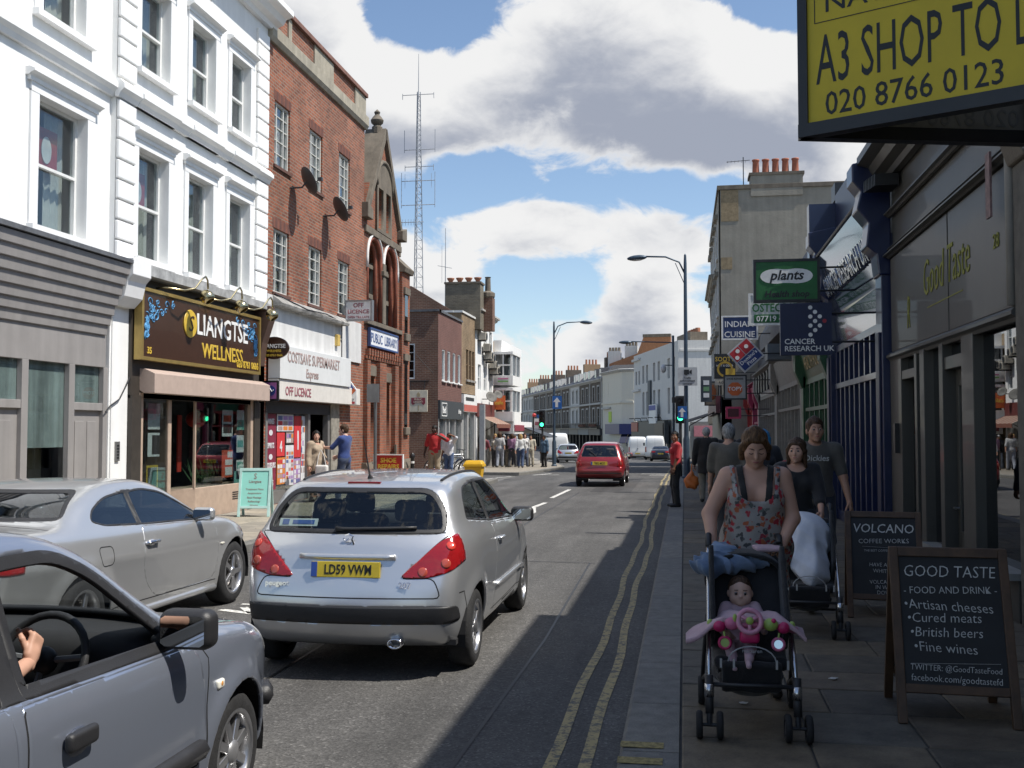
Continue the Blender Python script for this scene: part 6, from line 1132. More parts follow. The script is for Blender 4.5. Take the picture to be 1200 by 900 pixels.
a_board('chalkboard_sign', 'darker chalkboard headed Volcano standing behind the other board', (1.80, 10.1, .13), R(-6), .66, .92, .7, WDB, CHB,
        [('VOLCANO', .118, 0, .80, 'CENTER', .92, mat('chalk_bold', (.6, .6, .58), .9)), ('COFFEE WORKS', .06, 0, .70, 'CENTER', 1, None), ('_______________', .05, 0, .665, 'CENTER', 1, None), ('THE BEST COFFEE IN TOWN', .03, 0, .62, 'CENTER', .9, None), ('HAVE A FLAT', .05, -.0, .48, 'CENTER', .9, None), ('WHITE IN', .05, 0, .42, 'CENTER', .9, None), ('VOLCANO IS', .05, 0, .32, 'CENTER', .9, None), ('IN WEST', .05, 0, .27, 'CENTER', .9, None), ('DOWN', .05, 0, .22, 'CENTER', .9, None)], CHK)
TEAL = mat('teal_board', (.26, .60, .52), .5, var=.04); TXR = mat('teal_print', (.30, .16, .14), .6)
t, _ = a_board('sandwich_board', 'pale teal sandwich board outside the wellness shop', (-8.28, 19.35, .13), R(12), .62, .93, .45, mat('teal_edge', (.42, .62, .58), .5), TEAL, [('S', .16, 0, .78, 'CENTER', .8, TXR), ('Liangtse', .075, .0, .70, 'CENTER', 1, TXR), ('Treatment Menu', .05, 0, .55, 'CENTER', 1, TXR), ('Acupuncture', .05, 0, .47, 'CENTER', 1, TXR), ('Back Massage', .05, 0, .38, 'CENTER', 1, TXR), ('Reflexology', .05, 0, .30, 'CENTER', 1, TXR), ('Waxing', .05, 0, .22, 'CENTER', 1, TXR)], TXR)

# ------------------------------------------------------------------ street furniture
LGB = mat('lamp_blue', (.055, .085, .12), .45, .3, var=.15)
def lamp(label, x, y, g, h, reach, bend):
    t = thing('street_lamp', label, 'street lamp', (x, y, g)); z = g
    MB().lathe([(0, 0), (.16, 0), (.16, .05), (.115, .1), (.115, 1.35), (.085, 1.45), (.08, 1.5), (.07, 4), (.055, h - .3), (.04, h), (0, h + .05)], MT((x, y, g)), 14).bd('column', LGB, t, smooth=1, auto=35)
    MB().tube([(x, y, g + h - .7), (x + reach * .12, y, g + h - .25), (x + reach * .4, y, g + h - .05), (x + reach * .8, y, g + h - .02)], .03, 8).bd('arm', LGB, t, smooth=1); MB().tube([(x, y, g + h - 1.1), (x + reach * .2, y, g + h - .28)], .015, 6).bd('brace', LGB, t)
    M = MT((x + reach * .98, y, g + h - .06)) @ MR(R(4 if reach > 0 else -4), 4, 'Y') @ Matrix.Diagonal((.36, .15, .1, 1)); MB().ball((0, 0, 0), 1, 14, 8).bd('lantern', LGB, t, smooth=1).matrix_basis = M
    hd = t.children[-1]; MB().ball((0, 0, -.35), (.8, .8, .75), 12, 6).bd('bowl', mat('lamp_bowl', (.62, .63, .60), .3), hd, smooth=1)
    return t
lamp('blue street lamp with its arm over the road, on the right pavement', .07, 37, .13, 7.85, -1.72, 0)
lamp('blue street lamp with its arm towards the road, on the left pavement', -7.2, 58, gz(58) + .13, 8.1, 1.85, 0)
def traffic_light(label, x, y, g, head, size=1.0):
    t = thing('traffic_light', label, 'traffic light', (x, y, g)); MB().tube([(x, y, g), (x, y, g + head + .9)], .06, 10).bd('pole', mat('pole_black', (.025, .025, .027), .5), t, smooth=1); MB().box(x - .17, x + .17, y - .24, y - .04, g + head, g + head + 1.0).bd('head', BLACKM, t, bevel=.03)
    for i, m in enumerate((emit_mat('signal_green', (.05, 1, .45), 3.5), mat('lens_amber', (.05, .03, .01), .3), mat('lens_red', (.05, .012, .012), .3))):
        z = g + head + .2 + i * .3; MB().lathe([(0, .01), (.1, 0), (.1, -.02), (0, -.02)], MT((x, y - .25, z)) @ MR(R(90), 4, 'X'), 16).bd('lens', m, t)
        MB().lathe([(.12, 0), (.12, .16), (.11, .16), (.11, 0)], MT((x, y - .24, z)) @ MR(R(90), 4, 'X'), 16).bd('hood', BLACKM, t)
    MB().box(x - .3, x - .17, y - .15, y - .05, g + head + .75, g + head + .95).bd('bracket', BLACKM, t)
traffic_light('traffic light showing green on the right pavement beside the lamp', -.14, 38.4, .1, 1.95); traffic_light('traffic light showing green on the left pavement before the lamp', -7.75, 57.2, gz(57) + .13, 2.1)
def round_sign():
    t = thing('camera_sign', 'white enforcement camera sign fixed high on the right lamp column', 'sign', (.1, 36.9, 3.3)); MB().box(-.22, .46, 36.86, 36.89, 3.36, 4.0).bd('plate', mat('plate_white', (.55, .57, .56), .5), t); F = Fr((.12, 36.86, 0), (1, 0, 0), (0, -1, 0)); b = MB(); b.fbox(F, -.12, .06, 3.75, 3.92, 0, .006); b.fprism(F, [(.07, 3.8), (.15, 3.75), (.15, 3.92), (.07, 3.87)], 0, .006); b.fbox(F, -.1, .0, 3.72, 3.745, 0, .006); b.bd('camera_symbol', BLACKM, t); [text(s, .1, BLACKM, t, F.p(0, z, .003), (1, 0, 0), bold=.01) for s, z in (('Traffic', 3.6), ('enforcement', 3.5), ('cameras', 3.4))]; MB().box(.02, .14, 36.88, 36.96, 3.5, 3.56).bd('clip', LGB, t)
    for lab, x, y, z, r in (('blue arrow sign on the right lamp column', -.06, 36.88, 2.42, .2), ('blue arrow sign on the left lamp column', -7.0, 57.8, 3.35, .33)):
        t = thing('arrow_sign', lab, 'sign', (x, y, z)); MB().box(x - r * .8, x + r * .8, y - .02, y, z - r * 1.1, z + r * 1.1).bd('plate', mat('arrow_blue', (.02, .13, .42), .45), t); F = Fr((x, y - .02, z), (1, 0, 0), (0, -1, 0)); MB().fprism(F, [(-.06 * r / .2, -.16 * r / .2), (.06 * r / .2 * .5, -.16 * r / .2), (.06 * r / .2 * .5, .02), (.12 * r / .2, .02), (-.01, .17 * r / .2), (-.14 * r / .2, .02), (-.06 * r / .2, .02)], 0, .005).bd('arrow', SGW, t); MB().box(x - .05, x + .2, y, y + .12, z - .04, z + .04).bd('clip', LGB, t)
    t = thing('street_post', 'grey post with small parking plate in front of the library', 'post', (-8.2, 27.05, .13)); MB().tube([(-8.2, 27.05, .13), (-8.2, 27.05, 3.0)], .045, 10).bd('pole', mat('post_grey', (.14, .14, .14), .5, .3), t); MB().box(-8.42, -8.08, 26.97, 27.0, 2.55, 3.05).bd('plate', mat('plate_back', (.2, .2, .2), .5, .4), t)
    t = thing('bollard', 'short black bollard by the library plinth', 'bollard', (-8.8, 33.2, .13)); MB().lathe([(0, 0), (.09, 0), (.07, .1), (.06, .75), (.085, .78), (.085, .86), (.04, .93), (0, .93)], MT((-8.8, 33.2, .13)), 14).bd('post', BLACKM, t, smooth=1, auto=40); MB().lathe([(.068, 0), (.068, .07)], MT((-8.8, 33.2, .72)), 14).bd('band', SGW, t)
    t = thing('bus_stop_sign', 'white bus stop flag with red disc beyond the crossing', 'sign', (-9, 62, gz(62))); MB().tube([(-8.95, 62, gz(62)), (-8.95, 62, 2.6)], .04, 8).bd('pole', BLACKM, t); MB().box(-8.9, -8.3, 61.97, 62.03, 1.9, 2.5).bd('flag', SGW, t); MB().box(-8.85, -8.35, 61.94, 61.96, 2.1, 2.3).bd('print', MATS['letters_maroon'], t); MB().ball((-8.9, 62, 2.7), .12, 10, 8).bd('disc', mat('disc_red', (.5, .03, .03), .5), t)
    t = thing('cctv_camera', 'white dome security camera on a pole past the right lamp', 'camera', (-1.1, 60, 6)); MB().tube([(-.6, 60, gz(60)), (-.6, 60, 7.2)], .07, 8).bd('pole', LGB, t); MB().tube([(-.6, 60, 6.8), (-3.2, 60, 6.9)], .035, 6).bd('arm', LGB, t); MB().ball((-3.3, 60, 6.85), (.4, .16, .1), 12, 6).bd('lantern', LGB, t); MB().ball((-1.15, 59.8, 5.3), (.17, .17, .24), 12, 8).bd('dome', mat('cam_white', (.6, .6, .6), .4), t, smooth=1); MB().tube([(-.6, 60, 5.5), (-1.15, 59.8, 5.5)], .03, 6).bd('bracket', LGB, t)
    t = thing('traffic_sign', 'blue directional disc far along the left kerb', 'sign', (-9.6, 70, 1)); MB().tube([(-9.6, 70, gz(70)), (-9.6, 70, 3.1)], .04, 8).bd('pole', BLACKM, t); MB().lathe([(0, 0), (.28, 0), (.28, .02), (0, .02)], MT((-9.6, 69.95, 2.8)) @ MR(R(90), 4, 'X'), 18).bd('disc', MATS['arrow_blue'], t)
round_sign()
def grit_bin():
    t = thing('grit_bin', 'bright yellow plastic grit bin at the kerb corner', 'bin', (-6.95, 34.3, .13)); YG = mat('bin_yellow', (.62, .36, .015), .45, var=.08); x, y, z = -6.95, 34.3, .13
    def fru(z0, z1, a, b, c, d, nm, bev):
        P = [(-a, -b, z0), (a, -b, z0), (a, b, z0), (-a, b, z0), (-c, -d, z1), (c, -d, z1), (c, d, z1), (-c, d, z1)]; MB()._add([(x + p, y + q, z + r) for p, q, r in P], [(0, 1, 2, 3), (4, 5, 6, 7), (0, 1, 5, 4), (1, 2, 6, 5), (2, 3, 7, 6), (3, 0, 4, 7)]).bd(nm, YG, t, bevel=bev)
    fru(0, .45, .24, .2, .3, .25, 'tub', .02); fru(.452, .53, .34, .29, .34, .29, 'rim', .012); fru(.532, .66, .335, .285, .26, .19, 'lid', .03)
grit_bin()
def bicycle(label, x, y, rz, col):
    t = local_thing('bicycle', label, 'bicycle', (x, y, .13), rz, 'bicycles parked by the library corner'); K = mat('rubber', (.02, .02, .02), .8); C = mat('bike_' + col[0], col[1], .35, .3); S = mat('bike_steel', (.45, .45, .46), .3, 1)
    for cy in (-.52, .52):
        M = MT((0, cy, .34)) @ MR(R(90), 4, 'Y'); w = MB().lathe([(.34 + .017 * cos(a), .017 * sin(a)) for a in [PI * i / 4 for i in range(9)]], M, 28).bd('wheel', K, t, smooth=1); sp = MB(); sp.lathe([(.318, -.008), (.318, .008), (.305, .008), (.305, -.008), (.318, -.008)], M, 28); [sp.tube([(0, cy, .34), (0, cy + .31 * cos(2 * PI * i / 14), .34 + .31 * sin(2 * PI * i / 14))], .003, 4) for i in range(14)]; sp.bd('rim', S, w)
    f = MB(); J = dict(bb=(0, -.08, .3), st=(0, -.2, .82), hd=(0, .36, .84), hb=(0, .4, .72), ra=(0, -.52, .34), fa=(0, .52, .34)); [f.tube([J[a], J[b]], .016, 6) for a, b in (('bb', 'st'), ('bb', 'hb'), ('st', 'hd'), ('hd', 'hb'), ('bb', 'ra'), ('ra', 'st'), ('hb', 'fa'))]; f.bd('frame', C, t)
    MB().tube([(0, .36, .84), (0, .37, .98), (-.28, .3, 1.02)], .013, 6).bd('handlebar', BLACKM, t); MB().tube([(0, .37, .98), (.28, .3, 1.02)], .013, 6).bd('handlebar', BLACKM, t); MB().ball((0, -.24, .93), (.07, .14, .04), 10, 6).bd('saddle', BLACKM, t); MB().tube([(0, -.2, .82), (0, -.23, .92)], .014, 6).bd('seat_post', S, t); MB().lathe([(.08, 0), (.09, 0), (.09, .01), (.08, .01)], MT((.03, -.08, .3)) @ MR(R(90), 4, 'Y'), 18).bd('chainring', S, t)
bicycle('dark framed bicycle leaning at the rack, front wheel to the road', -7.75, 34.6, R(-70), ('dark', (.03, .03, .035))); bicycle('silver framed bicycle parked behind the dark one', -7.85, 35.2, R(-55), ('silver', (.4, .41, .42))); bicycle('blue framed bicycle against the shopfront rack', -8.1, 35.5, R(-80), ('blue', (.04, .08, .2)))
rk = thing('bike_rack', 'low steel hoop rack holding the parked bicycles', 'rack', (-7.9, 35, .13)); MB().tube([(-8.2, 34.95, .1), (-8.2, 34.95, .8), (-8.1, 34.95, .88), (-7.5, 34.95, .88), (-7.4, 34.95, .8), (-7.4, 34.95, .1)], .025, 8).bd('hoop', mat('rack_steel', (.4, .4, .4), .35, .9), rk, smooth=1); MB().box(-8.25, -7.35, 34.9, 35.0, .118, .14).bd('base_plate', MATS['rack_steel'], rk)
pole = thing('street_post', 'pale square column beside the bicycles', 'post', (-8.5, 36, 0)); MB().box(-8.62, -8.4, 43.6, 43.8, -.2, 2.9).bd('column', MATS['frame_pale'], pole)

# ------------------------------------------------------------------ vehicles
def spline(P, n=8, closed=True):
    P = [np.array(p, float) for p in P]; out = []; m = len(P)
    for i in range(m if closed else m - 1):
        p0, p1, p2, p3 = P[(i - 1) % m], P[i], P[(i + 1) % m], P[(i + 2) % m]
        if not closed: p0 = P[max(i - 1, 0)]; p3 = P[min(i + 2, m - 1)]
        for k in range(n):
            t = k / n; a, b, c = np.linalg.norm(p1 - p0) ** .5 + 1e-6, np.linalg.norm(p2 - p1) ** .5 + 1e-6, np.linalg.norm(p3 - p2) ** .5 + 1e-6
            T = t * b; A1 = (p0 * (0 - T) + p1 * (T + a)) / a; A2 = (p1 * (b - T) + p2 * T) / b; A3 = (p2 * (b + c - T) + p3 * (T - b)) / c
            B1 = (A1 * (b - T) + A2 * (T + a)) / (a + b); B2 = (A2 * (b + c - T) + A3 * T) / (b + c); out.append((B1 * (b - T) + B2 * T) / b)
    return np.array(out)
def roundpoly(P, r=.05, n=4):
    out = []; m = len(P); rs = r if isinstance(r, (list, tuple)) else [r] * m
    for i in range(m):
        p0, p1, p2 = np.array(P[i - 1], float), np.array(P[i], float), np.array(P[(i + 1) % m], float); a = p0 - p1; b = p2 - p1; la, lb = np.linalg.norm(a), np.linalg.norm(b); q = min(rs[i], la * .45, lb * .45); s, e = p1 + a / la * q, p1 + b / lb * q
        for k in range(n + 1): t = k / n; out.append(tuple((1 - t) ** 2 * s + 2 * t * (1 - t) * p1 + t * t * e))
    return out
def inset(P, d):
    c = np.mean(np.array(P), 0); A = sum(P[i - 1][0] * P[i][1] - P[i][0] * P[i - 1][1] for i in range(len(P))); sg = 1 if A > 0 else -1; out = []
    for i in range(len(P)):
        p0, p1, p2 = np.array(P[i - 1]), np.array(P[i]), np.array(P[(i + 1) % len(P)]); e1 = (p1 - p0) / (np.linalg.norm(p1 - p0) + 1e-9); e2 = (p2 - p1) / (np.linalg.norm(p2 - p1) + 1e-9); n = np.array([-e1[1] - e2[1], e1[0] + e2[0]]) * sg; n /= np.linalg.norm(n) + 1e-9; out.append(tuple(p1 + n * d))
    return out
class Sdf2:
    def __init__(s, poly, pad=.5, h=.012):
        P = np.array(poly); s.lo = P.min(0) - pad; hi = P.max(0) + pad; s.h = h; nx, ny = ((hi - s.lo) / h).astype(int) + 2; X, Y = np.meshgrid(s.lo[0] + h * np.arange(nx), s.lo[1] + h * np.arange(ny), indexing='ij'); D = np.full(X.shape, 1e9); ins = np.zeros(X.shape, bool)
        for a, b in zip(P, np.roll(P, -1, 0)):
            e = b - a; L = e @ e
            if L < 1e-12: continue
            t = np.clip(((X - a[0]) * e[0] + (Y - a[1]) * e[1]) / L, 0, 1); D = np.minimum(D, (X - a[0] - t * e[0]) ** 2 + (Y - a[1] - t * e[1]) ** 2)
            c = (a[1] <= Y) != (b[1] <= Y); xi = a[0] + (Y - a[1]) * e[0] / (e[1] if abs(e[1]) > 1e-12 else 1e-12); ins ^= c & (X < xi)
        s.D = np.sqrt(D) * np.where(ins, -1, 1)
    def __call__(s, x, y):
        u = np.clip((x - s.lo[0]) / s.h, 0, s.D.shape[0] - 1.001); v = np.clip((y - s.lo[1]) / s.h, 0, s.D.shape[1] - 1.001); i = u.astype(int); j = v.astype(int); fu = u - i; fv = v - j; D = s.D
        return (D[i, j] * (1 - fu) + D[i + 1, j] * fu) * (1 - fv) + (D[i, j + 1] * (1 - fu) + D[i + 1, j + 1] * fu) * fv
def smooth_tab(tab):
    P = spline(tab, 10, False); P = np.vstack([P, tab[-1]]); return P[:, 0], P[:, 1]
def sstep(x, a, b): t = np.clip((x - a) / (b - a), 0, 1); return t * t * (3 - 2 * t)
def cut(bm, poly, A, B, cond, rest=None):
    """split the mesh along a polygon drawn in the projection (v.A, v.B); return the faces inside"""
    A = V3(A); B = V3(B); P = np.array(poly); lo = P.min(0) - .06; hi = P.max(0) + .06; cand = []
    ia = max(range(3), key=lambda k: abs(A[k])); ib = max(range(3), key=lambda k: abs(B[k])); l0, l1, h0, h1 = lo[0], lo[1], hi[0], hi[1]
    for f in bm.faces:
        v = f.verts[0].co
        if l0 < v[ia] < h0 and l1 < v[ib] < h1 and cond(v, f.normal): cand.append(f)
    C = [(f.verts[0].co[ia], f.verts[0].co[ib]) for f in cand]; m = len(poly); mg = .055
    for i in range(m):
        p, q = P[i], P[(i + 1) % m]; e = q - p
        if e @ e < 1e-9: continue
        no = A * float(e[1]) - B * float(e[0]); co = A * float(p[0]) + B * float(p[1]); ar = np.array(C); a0, b0 = np.minimum(p, q) - mg; a1, b1 = np.maximum(p, q) + mg
        dist = np.abs((ar[:, 0] - p[0]) * e[1] - (ar[:, 1] - p[1]) * e[0]) / math.sqrt(e @ e)
        near = [cand[k] for k in np.nonzero((ar[:, 0] > a0) & (ar[:, 0] < a1) & (ar[:, 1] > b0) & (ar[:, 1] < b1) & (dist < mg))[0]]; geom = set(near)
        for f in near: geom.update(f.edges); geom.update(f.verts)
        ret = bmesh.ops.bisect_plane(bm, geom=list(geom), dist=1e-5, plane_co=co, plane_no=no); old = set(near)
        for g in ret['geom']:
            if isinstance(g, bmesh.types.BMFace) and g not in old: v = g.verts[0].co; cand.append(g); C.append((v[ia], v[ib]))
    cs = [f.calc_center_median() for f in cand]; X = np.array([(c[ia], c[ib]) for c in cs]) if cs else np.zeros((0, 2)); ins = inside(P, X[:, 0], X[:, 1])
    if rest is not None: rest += [(f, x, y) for f, (x, y), k in zip(cand, X, ins) if not k]
    return [f for f, k in zip(cand, ins) if k]
def inside(P, x, y):
    r = np.zeros(np.shape(x), bool); x0, y0 = P[-1]
    for x1, y1 in P:
        if y1 != y0: r = r ^ (((y0 <= y) != (y1 <= y)) & (x < x0 + (y - y0) * (x1 - x0) / (y1 - y0)))
        x0, y0 = x1, y1
    return r
def take(bm, faces, name, m, parent, off=0.0, keep=False):
    idx = {}; vs = []; fs = []
    for f in faces:
        r = []
        for v in f.verts:
            if v not in idx: idx[v] = len(vs); vs.append(v.co + v.normal * off)
            r.append(idx[v])
        fs.append(r)
    if not keep: bmesh.ops.delete(bm, geom=faces, context='FACES')
    me = bpy.data.meshes.new(name); me.from_pydata(vs, [], fs); me.materials.append(m); me.polygons.foreach_set('use_smooth', [True] * len(me.polygons)); me.update()
    return obj(name, me, parent) if fs else None
RUB = mat('tyre', (.017, .017, .018), .85, var=.3, scale=20, bump=.2); ALLOY = mat('alloy', (.56, .56, .57), .28, .9, var=.08); BRAKE = mat('brake_disc', (.12, .11, .10), .5, .7); BPL = mat('black_plastic', (.022, .022, .024), .5, var=.12, bump=.1, bscale=200); CARG = glass_mat('car_glass', (.60, .66, .64), .9, .006, .055); CARGD = glass_mat('car_glass_dark', (.20, .23, .24), .9, .006, .07); INT = mat('car_interior', (.016, .016, .018), .8, var=.2); INT2 = mat('car_seat', (.05, .05, .056), .9, var=.2, bump=.2); GAP = mat('panel_gap', (.006, .006, .007), .8); CHROME = mat('chrome', (.7, .7, .72), .08, 1.0, var=.02); TAILR = mat('tail_red', (.28, .008, .010), .10, coat=.8, var=.12, scale=30); TAILD = mat('tail_clear', (.40, .07, .045), .12, coat=.8); PLY = mat('plate_yellow', (.62, .46, .03), .4); MIRR = mat('mirror_face', (.55, .58, .6), .02, 1.0, var=.0)
def rboxf(P, c, h, r): q = np.abs(P - np.array(c)) - (np.array(h) - r); return np.linalg.norm(np.maximum(q, 0), axis=1) + np.minimum(q.max(1), 0) - r
def wheel(par, x, y, r, w, style, s):
    M = MT((x, y, r)) @ MR(R(90 * s), 4, 'Y'); q = w / 2; ri = r * .68
    t = MB().lathe([(ri, -q), (ri + .03, -q - .004), (r - .03, -q + .004), (r - .008, -q + .025), (r, -q + .05), (r, q - .05), (r - .008, q - .025), (r - .03, q - .004), (ri + .03, q + .004), (ri, q)], M, 40).bd('wheel', RUB, par, smooth=1)
    MB().lathe([(ri + .004, q), (ri - .012, q + .004), (ri - .022, q - .012), (ri - .03, q - .07), (ri - .03, -q)], M, 40).bd('rim', ALLOY, t, smooth=1)
    MB().lathe([(0, q - .1), (ri - .05, q - .1), (ri - .05, q - .12), (0, q - .12)], M, 28).bd('brake_disc', BRAKE, t)
    n, wd, tp = {'five': (5, .055, .8), 'seven': (7, .034, .9), 'eight': (8, .042, 1.1), 'twin': (10, .026, 1.0)}[style]
    for i in range(n):
        a = 2 * PI * (i + (.18 if style == 'twin' and i % 2 else 0)) / n + .3; c, sn = cos(a), sin(a); b = MB(); r0, r1 = .035, ri - .015; z0, z1 = q - .012, q - .02
        pts = [(r0, -wd * .5, z0), (r1, -wd * tp * .5, z1), (r1, wd * tp * .5, z1), (r0, wd * .5, z0)]; P = [M @ V3((p * c - t_ * sn, p * sn + t_ * c, z)) for p, t_, z in pts]; b.prism(P, (M.to_3x3() @ V3((0, 0, -.03)))); b.bd('spoke', ALLOY, t, bevel=.006)
    MB().lathe([(0, q + .004), (.03, q + .002), (.055, q - .01), (.06, q - .03), (0, q - .03)], M, 20).bd('hub_cap', ALLOY if style != 'eight' else mat('hub_grey', (.3, .3, .31), .4, .6), t, smooth=1); MB().lathe([(0, q - .125), (ri - .02, q - .125), (ri - .02, -q), (0, -q)], M, 24).bd('hub_back', BRAKE, t)
    return t
def car(S, label, loc, rz=0.0, group=None, detail=True):
    root = local_thing(S.get('name', 'car'), label, S.get('cat', 'car'), loc, rz, group); paint = S['paint']; h = S.get('h', .028)
    sd = Sdf2(spline(S['sil'], 6)); wz, ww = smooth_tab(S['width']); ty, tw = smooth_tab(S['taper']); by_, bz_ = (np.array(S['belt']).T if 'belt' in S else (np.array([-3., 3]), np.array([0., 0]))); br, bf, cr, k = S['bow']; wheels = S['wheels']; rw = S['rw']
    def f(P):
        x = np.abs(P[:, 0]); y = P[:, 1]; z = P[:, 2]; t = sstep(y, -.7, .9); x2 = np.minimum(x, 1.0) ** 2
        d1 = sd(y - br * x2 * (1 - t) + bf * x2 * t, z + cr * x2 * sstep(z, .75, 1.1))
        zz = z - np.interp(y, by_, bz_); W = np.interp(zz, wz, ww) - np.interp(y, ty, tw)
        for wy in wheels: dd = np.hypot(y - wy, z - rw); W = W + S.get('flare', .018) * sstep(-np.abs(dd - rw - .05), -.13, 0.0)
        return smax(d1, (x - W) * .93, k)
    Ys = [p[0] for p in S['sil']]; Zs = [p[1] for p in S['sil']]; W = max(p[1] for p in S['width']) + .08
    V, F = nets(f, (-W, min(Ys) - .08, min(Zs) - .08), (W, max(Ys) + .08, max(Zs) + .08), h)
    # a little relaxation for clean highlights
    E = np.concatenate([F[:, [0, 1]], F[:, [1, 2]], F[:, [2, 3]], F[:, [3, 0]]]); 
    for _ in range(2):
        acc = np.zeros_like(V); cnt = np.zeros(len(V)); np.add.at(acc, E[:, 0], V[E[:, 1]]); np.add.at(acc, E[:, 1], V[E[:, 0]]); np.add.at(cnt, E[:, 0], 1); np.add.at(cnt, E[:, 1], 1); V = V * .45 + .55 * acc / cnt[:, None]
    bm = bmesh.new(); vs = [bm.verts.new(v) for v in V]; bm.verts.ensure_lookup_table()
    for q in F:
        try: bm.faces.new([vs[i] for i in q])
        except ValueError: pass
    bm.normal_update(); bvh = BVHTree.FromBMesh(bm)
    AX = {'side': ((0, 1, 0), (0, 0, 1)), 'end': ((1, 0, 0), (0, 0, 1)), 'top': ((1, 0, 0), (0, 1, 0))}
    def cast(view, a, b, sg):
        if view == 'side': o, d = V3((sg * 2, a, b)), V3((-sg, 0, 0))
        elif view == 'end': o, d = V3((a, sg * 4, b)), V3((0, -sg, 0))
        else: o, d = V3((a, b, 3)), V3((0, 0, -1))
        h_, n_, _, _ = bvh.ray_cast(o, d); return (h_, n_) if h_ is not None else (None, None)
    def line(view, pts, sg, w=.009, name='panel_gap', m=GAP, par=None, off=.0008, closed=False):
        pts = [np.array(p, float) for p in pts] + ([np.array(pts[0], float)] if closed else []); dense = []
        for p, q in zip(pts, pts[1:]):
            n = max(1, int(np.linalg.norm(q - p) / .04)); dense += [p + (q - p) * i / n for i in range(n)]
        dense.append(pts[-1]); hits = [cast(view, *d, sg) for d in dense]; hits = [(a, n) for a, n in hits if a is not None]
        if len(hits) < 2: return
        b = MB(); vs = []
        for i, (c, n) in enumerate(hits):
            tn = (hits[min(i + 1, len(hits) - 1)][0] - hits[max(i - 1, 0)][0]).normalized(); sdv = tn.cross(n).normalized() * w / 2; vs += [c + n * off - sdv, c + n * (off + w * .15), c + n * off + sdv]
        b._add(vs, [(3 * i + j, 3 * i + j + 1, 3 * i + j + 4, 3 * i + j + 3) for i in range(len(hits) - 1) for j in (0, 1)]); return b.bd(name, m, par or root, smooth='keep')
    sides = (1, -1); glass = S.get('glass', CARG); panes = []
    for wy in wheels:
        ra = rw + S.get('archgap', .055); c = [(wy + ra * cos(2 * PI * i / 30), max(rw + ra * .98 * sin(2 * PI * i / 30), .0)) for i in range(30)]
        for sg in sides:
            fs = cut(bm, c, *AX['side'], lambda c_, n_, sg=sg: c_.x * sg > .42); bmesh.ops.delete(bm, geom=fs, context='FACES')
    for nm, view, poly, fr_, gm in S['glazing']:
        for sg in (sides if view == 'side' else ((-1,) if nm == 'rear_window' else (1,))):
            cond = (lambda c_, n_, sg=sg: c_.x * sg > .35) if view == 'side' else (lambda c_, n_, sg=sg: c_.y * sg > .2 and n_.y * sg > .05)
            if fr_: cut(bm, poly, *AX[view], cond)
            ip = inset(poly, fr_) if fr_ else poly; rest = []
            fs = cut(bm, ip, *AX[view], cond, rest); P = np.array(poly)
            rr = [r_[0] for r_, k_ in zip(rest, inside(P, np.array([r_[1] for r_ in rest]), np.array([r_[2] for r_ in rest]))) if k_] if fr_ and rest else []
            g = take(bm, fs, nm, gm or glass, root, -.004)
            if fr_:
                tr = take(bm, rr, 'window_trim', S.get('trim', BPL), root, .0)
                if tr: so = tr.modifiers.new('s', 'SOLIDIFY'); so.thickness = .022; so.offset = -1
    for nm, view, poly, sgs, m, off in S.get('panels', ()):
        for sg in sgs:
            pl = poly if view == 'side' else [(a * (sg[0] if isinstance(sg, tuple) else 1), b) for a, b in poly]; e = sg[1] if isinstance(sg, tuple) else sg
            cond = (lambda c_, n_, sg=sg: c_.x * sg > .3) if view == 'side' else ((lambda c_, n_, e=e: (c_.y - min(Ys) < S.get('lampdepth', .34)) if e < 0 else (max(Ys) - c_.y < .5)) if view == 'end' else (lambda c_, n_: n_.z > .3))
            fs = cut(bm, pl, *AX[view], cond); o = take(bm, fs, nm, m or paint, root, off)
            if o: so = o.modifiers.new('s', 'SOLIDIFY'); so.thickness = .018; so.offset = -1
    body = take(bm, list(bm.faces), 'body', paint, root, keep=True); body.data.materials.append(INT); so = body.modifiers.new('s', 'SOLIDIFY'); so.thickness = .022; so.offset = -1; so.material_offset = 1; so.material_offset_rim = 0
    bm.free()
    for view, pts, sgs, cl in S.get('lines', ()):
        for sg in sgs: line(view, pts, sg, closed=cl)
    hw = max(p[1] for p in S['width'])
    for wy in wheels:
        for sg in sides:
            wheel(root, sg * (hw - .02 - S.get('tw', .19) / 2), wy, rw, S.get('tw', .19), S['rim'], sg)
            b = MB(); ra = rw + .075; n = 14; x0, x1 = sg * .42, sg * (hw - .035); vs = []
            for i in range(n + 1): a = -.25 + (PI + .5) * i / n; vs += [(x0, wy + ra * cos(a), rw + ra * sin(a)), (x1, wy + ra * cos(a), rw + ra * sin(a))]
            b._add(vs, [(2 * i, 2 * i + 1, 2 * i + 3, 2 * i + 2) for i in range(n)]); b.poly([vs[2 * i] for i in range(n + 1)]); b.bd('wheel_well', GAP, root)
    # cabin
    y0, y1, zb = S['cabin']; fl = MB(); fl.box(-hw + .09, hw - .09, min(Ys) + .25, max(Ys) - .5, .24, .28); fl.bd('floor', INT, root)
